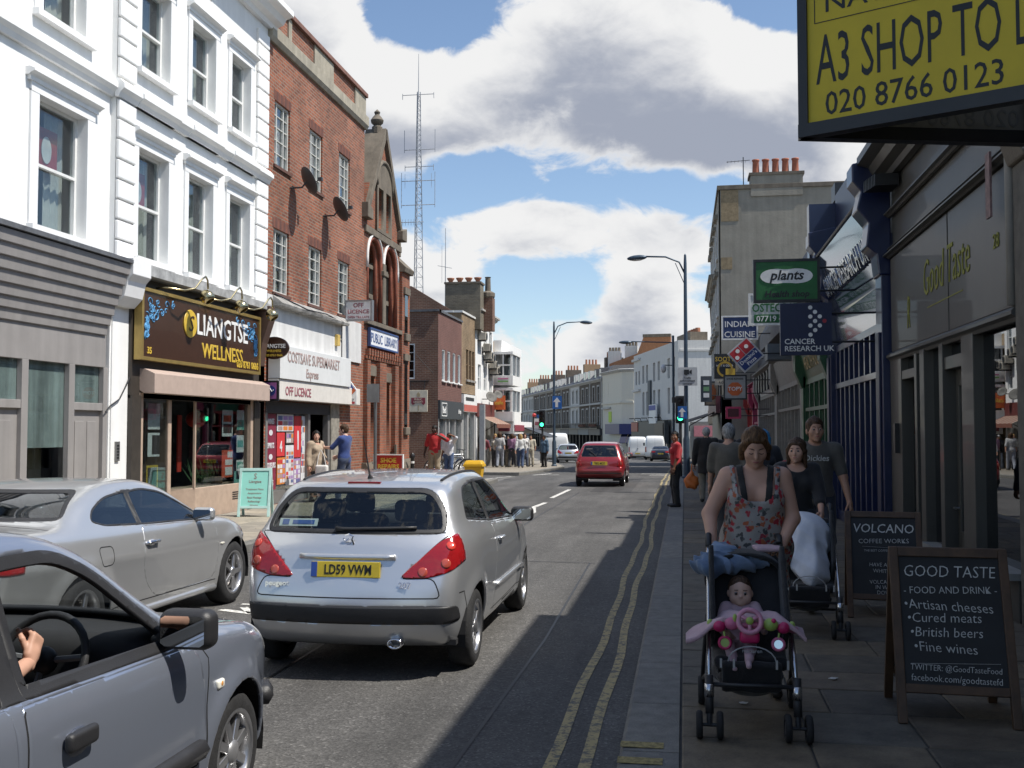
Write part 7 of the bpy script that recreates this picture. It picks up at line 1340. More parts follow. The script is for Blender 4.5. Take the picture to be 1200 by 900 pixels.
    if detail:
        for yy, xs in ((y1 - .95, (-.36, .36)), (y1 - S.get('rs', 1.85), (-.33, .33))):
            for x in xs:
                V1, F1 = nets(lambda P: smin(rboxf(P, (x, yy, .46), (.25, .26, .1), .07), rboxf((P - np.array((x, yy - .26, .75))) @ np.array([[1, 0, 0], [0, cos(.3), -sin(.3)], [0, sin(.3), cos(.3)]]) + np.array((x, yy - .26, .75)), (x, yy - .26, .75), (.24, .08, .34), .07), .05), (x - .3, yy - .6, .3), (x + .3, yy + .35, 1.2), .04); st = np_mesh('seat', V1, F1, INT2, root)
                V1, F1 = nets(lambda P: rboxf(P, (x, yy - .39, zb + .21 - (.1 if 'rs' in S and yy < y1 - 1 else 0)), (.13, .05, .085), .045), (x - .2, yy - .5, zb + .05), (x + .2, yy - .25, zb + .4), .025); np_mesh('headrest', V1, F1, INT2, st)
        V1, F1 = nets(lambda P: rboxf(P, (0, y1 - .02, zb - .14), (hw - .13, .27, .15), .09), (-hw, y1 - .4, zb - .4), (hw, y1 + .4, zb + .1), .045); np_mesh('dashboard', V1, F1, INT, root)
        M = MT((.36, y1 - .42, zb - .07)) @ MR(R(66), 4, 'X'); sw = MB().lathe([(.185 + .017 * cos(a), .017 * sin(a)) for a in [PI * i / 4 for i in range(9)]], M, 30).bd('steering_wheel', BPL, root, smooth=1); b = MB(); [b.tube([M @ V3((0, 0, -.01)), M @ V3((.18 * cos(a), .18 * sin(a), 0))], .014, 6) for a in (0.1, 3.04, 4.7)]; b.bd('wheel_spoke', mat('spoke_grey', (.2, .2, .21), .4, .4), sw); MB().ball(M @ V3((0, 0, -.01)), (.06, .045, .06), 12, 8).bd('wheel_hub', BPL, sw, smooth=1); MB().ball((0, y1 - .38, zb + .36), (.11, .03, .035), 12, 6).bd('rear_view_mirror', BPL, root)
    return root, cast, line
def mirror(root, sg, x, y, z, m, w=.11, hh=.07, d=.05, face=-1):
    V, F = nets(lambda P: smin(rboxf(P, (sg * (x + w), y, z), (w, d, hh), .045), cone(P, (sg * (x - .03), y, z - hh * .6), (sg * (x + .06), y, z - hh * .3), .022, .022), .03), (min(sg * (x - .08), sg * (x + 2 * w + .05)), y - .12, z - .15), (max(sg * (x - .08), sg * (x + 2 * w + .05)), y + .12, z + .15), .014); o = np_mesh('door_mirror', V, F, m, root)
    MB()._add([(sg * (x + w) + a * (w - .022), y + face * (d + .002), z + b * (hh - .02)) for a, b in ((-1, -.8), (-.8, -1), (.8, -1), (1, -.8), (1, .8), (.8, 1), (-.8, 1), (-1, .8))], [tuple(range(8))]).bd('mirror_glass', MIRR, o); return o
def number_plate(root, txt, c, n, m, w=.52, h=.112, band=True):
    """plate centred at c facing n (local)"""
    n = V3(n).normalized(); u = V3((0, 0, 1)).cross(n).normalized(); up = n.cross(u); M = Matrix((u, up, n)).transposed().to_4x4(); M.translation = V3(c); p = MB().mbox(M, w, h, .012).bd('number_plate', m, root, bevel=.003)
    if band: MB().mbox(M @ MT((-w / 2 + .025, 0, .0065)), .045, h * .96, .002).bd('plate_band', mat('plate_blue', (.03, .08, .35), .4), p)
    text(txt, .098, mat('plate_ink', (.01, .01, .01), .5), p, V3(c) + n * .0075 - up * .033 + u * .02, u, up=up, sx=.74, bold=.018, ext=.0006); return p
SILV = paint_mat('paint_silver', (.62, .63, .645), .7); SILB = paint_mat('paint_silver_warm', (.62, .625, .63), .7); BLUG = paint_mat('paint_bluegrey', (.37, .41, .50), .7); REDC = paint_mat('paint_red_car', (.30, .018, .025), .35); NAVC = paint_mat('paint_navy', (.015, .02, .035), .4); WHV = paint_mat('paint_van_white', (.74, .74, .72), .0)
# --- silver three-door hatchback ahead
H = dict(paint=SILV, h=.028, sil=[(-1.80, .24), (-1.92, .34), (-1.965, .48), (-1.955, .62), (-1.90, .80), (-1.845, .95), (-1.78, 1.045), (-1.60, 1.27), (-1.50, 1.385), (-1.30, 1.43), (-.8, 1.468), (-.3, 1.472), (.12, 1.445), (.45, 1.35), (.85, 1.14), (1.17, .985), (1.5, .90), (1.83, .78), (2.0, .63), (2.06, .47), (2.02, .30), (1.85, .22), (0, .20), (-1.5, .21)],
         width=[(.1, .77), (.22, .80), (.36, .835), (.55, .858), (.74, .868), (.88, .855), (.97, .825), (1.06, .775), (1.2, .715), (1.35, .645), (1.5, .58)], taper=[(-2.1, .15), (-1.85, .085), (-1.4, .012), (-.6, .0), (.8, .0), (1.4, .02), (1.8, .10), (2.1, .22)], belt=[(-2, .06), (-1, .035), (0, 0), (2, -.04)], bow=(.17, .26, .055, .075), wheels=(-1.27, 1.27), rw=.30, tw=.185, rim='seven', cabin=(-1.6, .95, .97), glass=CARG,
         glazing=[('side_window', 'side', roundpoly([(1.0, .965), (-.40, 1.035), (-.36, 1.385), (.26, 1.375)], [.02, .03, .04, .1]), .018, None), ('side_window', 'side', roundpoly([(-.44, 1.037), (-1.28, 1.115), (-1.16, 1.26), (-.98, 1.355), (-.42, 1.387)], [.03, .06, .1, .1, .04]), .018, None), ('rear_window', 'end', roundpoly([(-.70, 1.04), (.70, 1.04), (.68, 1.2), (.55, 1.37), (-.55, 1.37), (-.68, 1.2)], [.09, .09, .15, .1, .1, .15]), .035, None), ('windscreen', 'end', roundpoly([(-.68, 1.0), (.68, 1.0), (.54, 1.37), (-.54, 1.37)], .06), .02, None)],
         panels=[('b_pillar', 'side', [(-.34, 1.035), (-.50, 1.04), (-.48, 1.388), (-.30, 1.388)], (1, -1), BPL, .001), ('door', 'side', roundpoly([(.98, .30), (-.42, .27), (-.50, .62), (-.42, 1.02), (1.02, .95), (1.06, .6)], [.1, .12, .2, .03, .05, .2]), (1, -1), None, .0), ('tail_light', 'end', roundpoly([(.40, .745), (.60, .735), (.78, .79), (.88, .92), (.86, 1.04), (.78, 1.05), (.66, .99)], [.03, .08, .08, .1, .06, .05, .2]), ((1, -1), (-1, -1)), TAILR, .006), ('bumper_strip', 'end', roundpoly([(-.80, .415), (.80, .415), (.79, .54), (-.79, .54)], .03), ((1, -1),), BPL, .004), ('headlight', 'end', roundpoly([(.45, .60), (.80, .70), (.80, .86), (.6, .78)], .06), ((1, 1), (-1, 1)), CHROME, .003)],
         lines=[('end', roundpoly([(-.70, .60), (.70, .60), (.64, .74), (.40, .735), (.66, .99), (.74, 1.05), (-.74, 1.05), (-.66, .99), (-.40, .735), (-.64, .74)], .05, 3), (-1,), True), ('side', [(-1.72, .62), (-1.62, .62), (-1.55, .42)], (1, -1), False), ('side', [(-.5, .30), (.95, .33)], (1, -1), False)])
root, cast, line = car(H, 'silver three-door hatchback driving away, seen from behind', (-2.45, 9.22, 0), R(.5))
def rear_kit(root, cast):
    c, n = cast('end', 0, .795, -1); number_plate(root, 'LD59 VWM', c + n * .012, (0, -1, .12), PLY)
    hb = MB(); P = [cast('end', x, .885, -1)[0] + V3((0, -.012, 0)) for x in np.linspace(-.36, .36, 13)]; hb.tube(P, .022, 8); hb.bd('boot_handle', SILV, root, smooth=1)
    for a, b, t, s in ((-.52, .67, 'peugeot', .055), (.44, .67, '207', .06)): c, n = cast('end', a, b, -1); text(t, s, CHROME, root, c + n * .012, (1, 0, 0), up=(0, .1, 1), bold=.02, name='badge', ext=.003)
    c, n = cast('end', 0, .985, -1); b = MB(); o = c + V3((0, -.006, 0)); L = [[(-.03, .05), (.0, .06), (.03, .045), (.02, .02), (.035, -.01), (.02, -.05)], [(.0, .03), (-.03, .01), (-.045, .03)], [(.01, 0), (-.02, -.02), (-.03, -.055)]]; [b.tube([o + V3((x, 0, z)) for x, z in l], .007, 5) for l in L]; b.bd('badge', CHROME, root)
    b = MB(); P = [cast('end', x, 1.075 + .02 * (x + .2), -1)[0] + V3((0, -.016, .0)) for x in np.linspace(-.12, .48, 9)]; b.tube(P, [.022] + [.013] * 8, 6); b.bd('rear_wiper', BPL, root, smooth=1)
    c, n = cast('end', 0, 1.402, -1); MB().box(-.13, .13, c.y - .012, c.y + .04, 1.388, 1.412).bd('brake_light', mat('brake_lens', (.20, .006, .008), .2, coat=.5), root, bevel=.005)
    c, n = cast('top', 0, -1.30, 1); b = MB(); b.tube([c, c + V3((0, -.02, .03)), c + V3((0, -.2, .34))], [.024, .008, .003], 8); b.bd('roof_aerial', BPL, root)
    for x in (-.56, .56): P = [cast('top', x, y, 1)[0] + V3((0, 0, .003)) for y in np.linspace(-1.25, .2, 12)]; b = MB(); b.tube(P, .012, 6); b.bd('roof_strip', BPL, root)
    M = MT((.37, -1.86, .275)) @ MR(R(90), 4, 'X') @ Matrix.Diagonal((1.25, .8, 1, 1)); MB().lathe([(.035, -.15), (.045, -.15), (.045, .06), (.035, .06), (.035, -.15)], M, 18).bd('exhaust', CHROME, root, smooth=1)
    for sg in (1, -1):
        c, n = cast('side', -.28, .88, sg); b = MB(); b.tube([c + n * .0 + V3((0, -.08, 0)), c + n * .035 + V3((0, -.05, 0)), c + n * .035 + V3((0, .07, 0)), c + V3((0, .09, 0))], .012, 8); b.bd('door_handle', SILV, root, smooth=1); P = [cast('side', y, .5, sg)[0] + V3((sg * .008, 0, 0)) for y in np.linspace(-.45, .95, 8)]; b = MB(); b.tube(P, .022, 6); b.bd('side_moulding', SILV, root, smooth=1); mirror(root, sg, .79, .80, 1.0, BPL, face=-1)
        # round lamps inside the tail lens
        for a, b_ in ((.74, .96), (.72, .84), (.56, .78)):
            c, n = cast('end', sg * a, b_, -1); q = n.to_track_quat('Z', 'Y').to_matrix().to_4x4(); M = MT(c + n * .006) @ q; MB().lathe([(0, .004), (.028, .006), (.036, .002), (.036, -.004)], M, 16).bd('lamp_ring', TAILD if a < .73 else mat('tail_bright', (.55, .05, .03), .1, coat=.8), root, smooth=1)
    c, n = cast('end', -.46, 1.11, -1); st = V3((0, .02, -.0)); M = MT(c + V3((0, .05, 0))) @ MR(R(-35), 4, 'X'); s = MB().mbox(M, .30, .006, .065).bd('window_sticker', mat('sticker_pale', (.6, .66, .68), .5), root); MB().mbox(M @ MT((.04, -.005, 0)), .17, .004, .035).bd('print', mat('sticker_blue', (.05, .12, .4), .5), s); MB().mbox(M @ MT((-.1, -.005, 0)), .05, .004, .045).bd('print', MATS['sticker_blue'], s)
rear_kit(root, cast)
# --- silver coupe parked at the left kerb
C = dict(paint=SILB, h=.03, sil=[(-2.25, .26), (-2.38, .38), (-2.42, .52), (-2.40, .70), (-2.36, .90), (-2.28, 1.0), (-2.0, 1.05), (-1.62, 1.075), (-1.2, 1.24), (-.8, 1.345), (-.35, 1.375), (.0, 1.36), (.35, 1.28), (.75, 1.11), (1.02, .985), (1.4, .93), (1.8, .83), (2.03, .70), (2.12, .52), (2.1, .34), (1.95, .22), (0, .19), (-2, .22)],
         width=[(.1, .80), (.22, .83), (.36, .862), (.52, .874), (.66, .888), (.725, .897), (.76, .890), (.84, .872), (.92, .845), (1.0, .79), (1.1, .725), (1.25, .635), (1.4, .55)], taper=[(-2.5, .2), (-2.2, .1), (-1.6, .012), (-.6, 0), (.9, 0), (1.4, .02), (1.85, .12), (2.15, .28)], belt=[(-2.4, .06), (0, .0), (2, -.03)], bow=(.2, .3, .05, .07), wheels=(-1.38, 1.38), rw=.325, tw=.22, rs=1.5, rim='five', cabin=(-1.2, .75, .92), glass=CARGD, flare=.024,
         glazing=[('side_window', 'side', roundpoly([(.86, .925), (-.42, .975), (-.36, 1.27), (-.1, 1.285), (.22, 1.235)], [.02, .03, .04, .1, .1]), .016, None), ('side_window', 'side', roundpoly([(-.45, .978), (-.98, 1.01), (-1.16, 1.06), (-1.06, 1.15), (-.78, 1.245), (-.40, 1.275)], [.03, .06, .07, .1, .12, .04]), .016, None), ('rear_window', 'end', roundpoly([(-.68, 1.09), (.68, 1.09), (.50, 1.31), (-.50, 1.31)], .07), .025, None), ('windscreen', 'end', roundpoly([(-.68, 1.0), (.68, 1.0), (.5, 1.32), (-.5, 1.32)], .07), .02, None)],
         panels=[('b_pillar', 'side', [(-.36, .975), (-.51, .98), (-.46, 1.278), (-.30, 1.278)], (1, -1), BPL, .001), ('door', 'side', roundpoly([(.93, .33), (-.22, .31), (-.42, .45), (-.52, .7), (-.44, .965), (.92, .91), (1.0, .6)], [.1, .1, .15, .2, .03, .04, .2]), (1, -1), None, .0), ('tail_light', 'end', roundpoly([(.42, .80), (.83, .76), (.86, .90), (.80, .94), (.42, .92)], .03), ((1, -1), (-1, -1)), TAILR, .004), ('headlight', 'end', roundpoly([(.4, .62), (.85, .66), (.8, .78), (.45, .74)], .03), ((1, 1), (-1, 1)), CHROME, .002)],
         lines=[('side', roundpoly([(-1.20, .86), (-.99, .85), (-.99, .70), (-1.18, .70)], .05), (1,), True), ('end', [(-.78, .98), (.78, .98)], (-1,), False), ('side', [(-1.05, .33), (.95, .31)], (1, -1), False), ('top', [(-.72, -1.64), (.72, -1.64)], (1,), False)])
root, cast, line = car(C, 'silver coupe parked at the left kerb beside the boarded shop', (-5.55, 9.0, 0), R(.0))
def coupe_kit(root, cast):
    for sg in (1, -1):
        c, n = cast('side', -.36, .815, sg); b = MB(); b.tube([c + V3((0, -.1, 0)), c + n * .03 + V3((0, -.08, 0)), c + n * .034 + V3((0, .08, 0)), c + V3((0, .1, 0))], .015, 8); b.bd('door_handle', CHROME, root, smooth=1); MB().ball(c + n * .004, (.012, .06, .03), 10, 6).bd('handle_recess', SILB, root, smooth=1)
        mirror(root, sg, .80, .60, .99, SILB, w=.11, hh=.065); c, n = cast('side', 1.06, .66, sg); MB().ball(c + n * .002, (.008, .045, .013), 10, 6).bd('indicator', mat('indicator_clear', (.6, .58, .5), .15), root)
        P = [cast('side', y, .235, sg)[0] + V3((sg * .004, 0, 0)) for y in np.linspace(-.95, .95, 8)]; b = MB(); b.tube(P, .035, 8); b.bd('side_skirt', SILB, root, smooth=1)
    c, n = cast('end', 0, .70, -1); number_plate(root, 'HX08 KDU', c + n * .012, (0, -1, .05), PLY); c, n = cast('end', 0, .95, -1); MB().lathe([(0, .006), (.035, .004), (.038, 0)], MT(c) @ MR(R(75), 4, 'X'), 18).bd('badge', mat('badge_blue', (.05, .1, .3), .3, .4), root)
coupe_kit(root, cast)
# --- blue-grey hatchback beside the camera, driver at the wheel
K = dict(paint=BLUG, h=.026, sil=[(-1.80, .26), (-1.93, .40), (-1.97, .58), (-1.92, .85), (-1.82, 1.02), (-1.6, 1.28), (-1.45, 1.41), (-1.0, 1.46), (-.4, 1.47), (.0, 1.45), (.3, 1.37), (.75, 1.12), (1.02, .975), (1.4, .905), (1.75, .83), (1.95, .68), (2.02, .48), (1.98, .30), (1.8, .22), (0, .20), (-1.5, .21)],
         width=[(.1, .77), (.22, .80), (.36, .825), (.52, .842), (.68, .848), (.80, .842), (.88, .82), (.95, .775), (1.1, .71), (1.3, .635), (1.47, .565)], taper=[(-2.1, .18), (-1.8, .08), (-1.3, .01), (-.6, 0), (.8, 0), (1.3, .012), (1.7, .07), (2.05, .24)], belt=[(-2, .05), (-.5, .02), (.6, -.02), (2, -.03)], bow=(.18, .28, .05, .065), wheels=(-1.25, 1.25), rw=.29, tw=.18, rim='eight', cabin=(-1.6, .85, .95), glass=glass_mat('car_glass_clear', (.80, .84, .83), .9, .006, .04), flare=.034, archgap=.06,
         glazing=[('side_window_opening', 'side', roundpoly([(.80, .885), (-.33, .925), (-.30, 1.375), (.08, 1.375), (.30, 1.28)], [.02, .03, .05, .12, .12]), .045, None), ('side_window', 'side', roundpoly([(-.43, .93), (-1.25, .985), (-1.2, 1.22), (-.95, 1.37), (-.40, 1.378)], [.03, .06, .1, .1, .05]), .025, CARGD), ('rear_window', 'end', roundpoly([(-.66, 1.03), (.66, 1.03), (.52, 1.37), (-.52, 1.37)], .08), .03, CARGD), ('windscreen', 'end', roundpoly([(-.70, .985), (.70, .985), (.53, 1.385), (-.53, 1.385)], .06), .022, None)],
         panels=[('b_pillar', 'side', [(-.28, .925), (-.45, .93), (-.42, 1.362), (-.24, 1.362)], (1, -1), BPL, .001), ('door', 'side', roundpoly([(.86, .36), (-.30, .34), (-.38, .6), (-.36, .915), (.84, .87), (.90, .6)], [.06, .06, .15, .02, .03, .1]), (1, -1), None, .0), ('rear_door', 'side', roundpoly([(-.42, .34), (-1.0, .34), (-1.2, .65), (-1.3, .97), (-.42, .92)], [.05, .1, .2, .03, .02]), (1, -1), None, .0), ('headlight', 'end', roundpoly([(.40, .62), (.74, .64), (.80, .76), (.74, .85), (.50, .75)], .05), ((1, 1), (-1, 1)), mat('headlamp', (.55, .57, .6), .06, .3, coat=1.0), .004), ('tail_light', 'end', roundpoly([(.6, .75), (.8, .75), (.8, 1.0), (.68, 1.0)], .04), ((1, -1), (-1, -1)), TAILR, .004)],
         lines=[('side', roundpoly([(.86, .36), (-.30, .34), (-.38, .6), (-.36, .915)], .05)[:-2], (1,), False), ('side', [(.90, .60), (.93, .80), (.86, .89)], (1,), False), ('side', [(.90, .60), (.88, .38)], (1,), False), ('side', [(1.62, .50), (1.68, .30)], (1,), False)])
root, cast, line = car(K, 'blue-grey hatchback with open driver window and black door mirror', (-2.93, 3.46, 0), 0)
def kia_kit(root, cast):
    for o in list(root.children):
        if o.name.startswith('side_window_opening'): bpy.data.objects.remove(o)      # the driver's window is wound down
    m = mirror(root, 1, .775, .63, .985, BPL, w=.118, hh=.082, d=.06); mirror(root, -1, .775, .63, .985, BPL)
    c, n = cast('side', -.10, .735, 1); r = MB().ball(c + n * .002, (.014, .075, .05), 14, 8).bd('handle_recess', mat('paint_shade', (.12, .13, .16), .3, .6), root, smooth=1); b = MB(); V, F = nets(lambda P: rboxf(P, c + n * .022 + V3((0, -.005, .012)), (.018, .088, .034), .018), c + V3((-.06, -.13, -.06)), c + V3((.09, .13, .09)), .011); np_mesh('door_handle', V, F, BPL, root)
    c, n = cast('side', 1.02, .665, 1); V, F = nets(lambda P: rboxf(P, c, (.012, .034, .022), .012), c - V3((.04, .06, .05)), c + V3((.04, .06, .05)), .008); ind = np_mesh('indicator', V, F, mat('indicator_white', (.72, .70, .62), .2), root); MB().ball(c + n * .010, (.005, .014, .012), 8, 6).bd('bulb', mat('indicator_amber', (.6, .25, .05), .3), ind)
    P = [cast('side', y, .43, 1)[0] + V3((.008, 0, 0)) for y in np.linspace(-.3, .84, 8)]; b = MB(); b.tube(P, .045, 6); b.bd('side_moulding', BPL, root, smooth=1); V, F = nets(lambda P: cone(P, (.80, .86, .885), (.74, .62, 1.02), .02, .015), (.7, .5, .8), (.9, 1, 1.1), .015)
    c, n = cast('end', 0, .5, 1); number_plate(root, 'KP06 RXA', c + n * .012, (0, 1, 0), mat('plate_front_white', (.7, .7, .68), .4)); P = [cast('end', x, .35, 1)[0] + V3((0, .01, 0)) for x in np.linspace(-.6, .6, 11)]; b = MB(); b.tube(P, .05, 6); b.bd('bumper_grille', BPL, root, smooth=1)
    for sg in (-1, 1): q = MB(); q.tube([cast('side', y, .46, sg)[0] + V3((sg * .004, 0, 0)) for y in (1.62, 1.7, 1.78)], .05, 6); q.bd('bumper_corner', BPL, root, smooth=1)
kia_kit(root, cast)
# --- small red hatchback further on
M_ = dict(paint=REDC, h=.042, sil=[(-1.62, .30), (-1.75, .40), (-1.80, .52), (-1.76, .60), (-1.74, .80), (-1.68, .93), (-1.45, 1.25), (-1.32, 1.36), (-1.0, 1.41), (-.4, 1.43), (0, 1.41), (.3, 1.33), (.75, 1.08), (1.0, .95), (1.4, .88), (1.7, .78), (1.84, .6), (1.86, .42), (1.75, .28), (0, .24), (-1.4, .25)], width=[(.1, .72), (.3, .765), (.5, .79), (.7, .795), (.85, .78), (.93, .745), (1.1, .68), (1.25, .61), (1.42, .53)], taper=[(-1.9, .13), (-1.6, .05), (-1.1, 0), (.8, 0), (1.4, .05), (1.9, .25)], bow=(.14, .25, .05, .075), wheels=(-1.18, 1.18), rw=.275, tw=.16, rim='eight', cabin=(-1.4, .8, .93), glass=CARGD,
          glazing=[('side_window', 'side', roundpoly([(.85, .93), (-.3, .95), (-.3, 1.33), (.15, 1.31)], .05), .02, None), ('side_window', 'side', roundpoly([(-.36, .95), (-1.2, .99), (-1.05, 1.24), (-.85, 1.33), (-.36, 1.335)], .06), .02, None), ('rear_window', 'end', roundpoly([(-.60, .95), (.60, .95), (.50, 1.32), (-.50, 1.32)], .07), .02, None), ('windscreen', 'end', roundpoly([(-.62, .96), (.62, .96), (.5, 1.32), (-.5, 1.32)], .06), .02, None)],
          panels=[('tail_light', 'end', roundpoly([(.56, .64), (.80, .64), (.80, .86), (.60, .86)], .04), ((1, -1), (-1, -1)), TAILR, .004)], lines=[('end', [(-.66, .58), (.66, .58)], (-1,), False), ('side', [(-.35, .35), (-.35, .95)], (1,), False)])
root, cast, line = car(M_, 'small red hatchback driving away past the library', (-2.68, 34.9, 0), 0); c, n = cast('end', 0, .75, -1); number_plate(root, 'T852 MCO', c + n * .015, (0, -1, .05), PLY)
for sg in (1, -1): mirror(root, sg, .72, .72, .97, REDC)
for sg in (1, -1): c, n = cast('end', sg * .68, .75, -1); MB().ball(c, (.05, .012, .07), 10, 6).bd('reversing_lamp', TAILD, root)
b = MB(); c, n = cast('end', -.1, .98, -1); b.tube([c + n * .01, c + n * .02 + V3((-.25, .1, .2))], .012, 6); b.bd('rear_wiper', BPL, root); P = [cast('end', x, .44, -1)[0] + V3((0, -.005, 0)) for x in np.linspace(-.7, .7, 9)]; b = MB(); b.tube(P, .018, 6); b.bd('bumper_strip', GAP, root)
# --- far traffic
VN = dict(name='white_van', cat='van', paint=WHV, h=.07, sil=[(-2.6, .35), (-2.72, .5), (-2.74, 1.2), (-2.70, 2.1), (-2.5, 2.32), (-1, 2.38), (.8, 2.36), (1.3, 2.2), (1.8, 1.55), (2.1, 1.35), (2.6, 1.15), (2.75, .8), (2.7, .4), (2.4, .3), (0, .28), (-2.3, .3)], width=[(.1, .86), (.4, .93), (1.0, .97), (1.6, .94), (2.1, .86), (2.5, .78)], taper=[(-2.9, .06), (-2.4, 0), (1.2, 0), (2, .06), (2.8, .25)], bow=(.05, .2, .04, .12), wheels=(-1.6, 1.75), rw=.34, tw=.2, rim='eight', cabin=(-1, 1.3, 1.35), glass=CARGD, glazing=[('side_window', 'side', roundpoly([(1.9, 1.35), (.9, 1.35), (.9, 1.95), (1.4, 1.95)], .08), .0, None), ('windscreen', 'end', roundpoly([(-.8, 1.4), (.8, 1.4), (.7, 2.1), (-.7, 2.1)], .1), 0, None)], panels=[('tail_light', 'end', [(.82, .8), (.93, .8), (.93, 1.3), (.82, 1.3)], ((1, -1), (-1, -1)), TAILR, .004)], lines=[('end', [(0, .45), (0, 2.2)], (-1,), False), ('side', [(.6, .4), (.6, 2.2)], (1, -1), False)])
for lab, x, y, rz in (('white panel van furthest along, beside the dark saloon', -5.0, 112, 4), ('white panel van right behind the dark saloon', -2.9, 104, 2), ('white panel van parked beyond the left lamp', -10.5, 86, 8)):
    root, cast, line = car(VN, lab, (x, y, gz(y)), R(rz), 'white vans down the street', False); c, n = cast('end', 0, .62, -1); number_plate(root, 'RV07 LNK', c + n * .02, (0, -1, 0), PLY, band=False)
    MB().box(-.06, .06, -2.8, -2.74, 1.1, 1.16).bd('door_handle', BPL, root); [mirror(root, sg, .92, 1.75, 1.5, BPL, hh=.16) for sg in (1, -1)]
SA = dict(C); SA.update(paint=NAVC, h=.06, name='car'); root, cast, line = car(SA, 'dark saloon car waiting behind the white vans', (-2.1, 93, gz(93)), R(1), None, False); c, n = cast('end', 0, .70, -1); number_plate(root, 'LB54 OWE', c + n * .02, (0, -1, 0), PLY)
SB = dict(H); SB.update(paint=SILV, h=.06); root, cast, line = car(SB, 'silver hatchback parked beside the left lamp and van', (-8.9, 80, gz(80)), R(8), None, False); c, n = cast('end', 0, .78, -1); number_plate(root, 'GK53 RTU', c + n * .02, (0, -1, 0), PLY)

# ------------------------------------------------------------------ people
def ik(a, b, l1, l2, pole):
    a, b, pole = (np.array(v, float) for v in (a, b, pole)); d = b - a; L = np.linalg.norm(d); mx = (l1 + l2) * .995
    if L > mx: b = a + d / L * mx; d = b - a; L = mx
    t = (l1 * l1 - l2 * l2 + L * L) / (2 * L); hh = math.sqrt(max(l1 * l1 - t * t, 0)); u = d / L; p = pole - u * (pole @ u); p /= np.linalg.norm(p) + 1e-9
    return a + u * t + p * hh, b
def rotm(yaw, pitch=0, roll=0):
    return np.array((MR(R(yaw), 3, 'Z') @ MR(R(pitch), 3, 'X') @ MR(R(roll), 3, 'Y')))
def hand_sdf(curl, side, spread=.0):
    segs = []
    for i, (x, L, r) in enumerate(((-.029, .060, .0078), (-.010, .074, .0085), (.010, .070, .0085), (.028, .066, .0082))):
        x *= side; p = np.array((x, .088 + (-.006 if i in (0, 3) else 0), 0)); a = 0.0
        for q, f in ((.45, 1.0), (.32, 1.25), (.25, .9)):
            a += R(curl) * f; n = p + L * q * 1.15 * np.array((side * spread * (i - 1.5) * .12, cos(a), -sin(a))); segs.append((p, n, r, r * .88)); p = n
    p0 = np.array((side * .026, .022, -.006)); p1 = p0 + np.array((side * .028, .034, -.016)); p2 = p1 + np.array((side * .006, .034, -.014 - .0002 * curl)); segs += [(p0, p1, .013, .011), (p1, p2, .0105, .009)]
    def f(P):
        d = rboxf(P, (0, .045, 0), (.039, .05, .0145), .014); d = smin(d, cone(P, (0, -.03, 0), (0, .02, 0), .026, .027), .02)
        for s in segs: d = smin(d, cone(P, *s), .006)
        return d
    return f
_HANDS = {}
def hand_mesh(curl, side, h):
    k = (curl, side, h)
    if k not in _HANDS: _HANDS[k] = nets(hand_sdf(curl, side, 1.0), (-.085, -.07, -.1), (.085, .2, .035), h)
    return _HANDS[k]
SKIN = {n: mat('skin_' + n, c, .5, var=.05, scale=14, spec=.35) for n, c in (('fair', (.50, .29, .21)), ('mid', (.40, .22, .15)), ('brown', (.20, .095, .055)), ('dark', (.055, .028, .02)), ('pale', (.56, .36, .28)))}
def hair_mat(n, c):
    m, t, b = newmat(n); N = t.nodes; L = t.links; tc = N.new('ShaderNodeTexCoord'); mp = N.new('ShaderNodeMapping'); mp.inputs['Scale'].default_value = (130, 60, 9); ns = N.new('ShaderNodeTexNoise'); ns.inputs['Scale'].default_value = 1; ns.inputs['Detail'].default_value = 3; L.new(tc.outputs['Object'], mp.inputs[0]); L.new(mp.outputs[0], ns.inputs['Vector'])
    rg = N.new('ShaderNodeMapRange'); rg.inputs['From Min'].default_value = .3; rg.inputs['From Max'].default_value = .7; rg.inputs['To Min'].default_value = .35; rg.inputs['To Max'].default_value = 1.7; L.new(ns.outputs[0], rg.inputs['Value']); sc = N.new('ShaderNodeVectorMath'); sc.operation = 'SCALE'; sc.inputs[0].default_value = c; L.new(rg.outputs[0], sc.inputs['Scale']); L.new(sc.outputs[0], b.inputs['Base Color'])
    bp = N.new('ShaderNodeBump'); bp.inputs['Strength'].default_value = .9; bp.inputs['Distance'].default_value = .01; L.new(ns.outputs[0], bp.inputs['Height']); L.new(bp.outputs[0], b.inputs['Normal']); b.inputs['Roughness'].default_value = .5; b.inputs['Specular IOR Level'].default_value = .2; MATS[n] = m; return m
HAIR = {n: hair_mat('hair_' + n, c) for n, c in (('black', (.012, .010, .009)), ('brown', (.055, .03, .017)), ('blonde', (.36, .24, .10)), ('streaky', (.085, .045, .021)), ('grey', (.27, .27, .27)))}
EYEW = mat('eye_white', (.24, .21, .195), .35); EYED = mat('eye_dark', (.02, .014, .01), .2); LIPS = mat('lips', (.33, .11, .10), .45); BROW = mat('brow', (.05, .03, .02), .8); SHOE = mat('shoe_black', (.018, .017, .017), .4)
def cl(name, col, var=.16, rough=.85): return mat('cloth_' + name, col, rough, var=var, scale=9, bump=.25, bscale=150, sheen=.15)
def concat(parts):
    V = []; F = []; n = 0
    for v, f in parts: V.append(v); F.append(f + n); n += len(v)
    return np.vstack(V), np.vstack(F)
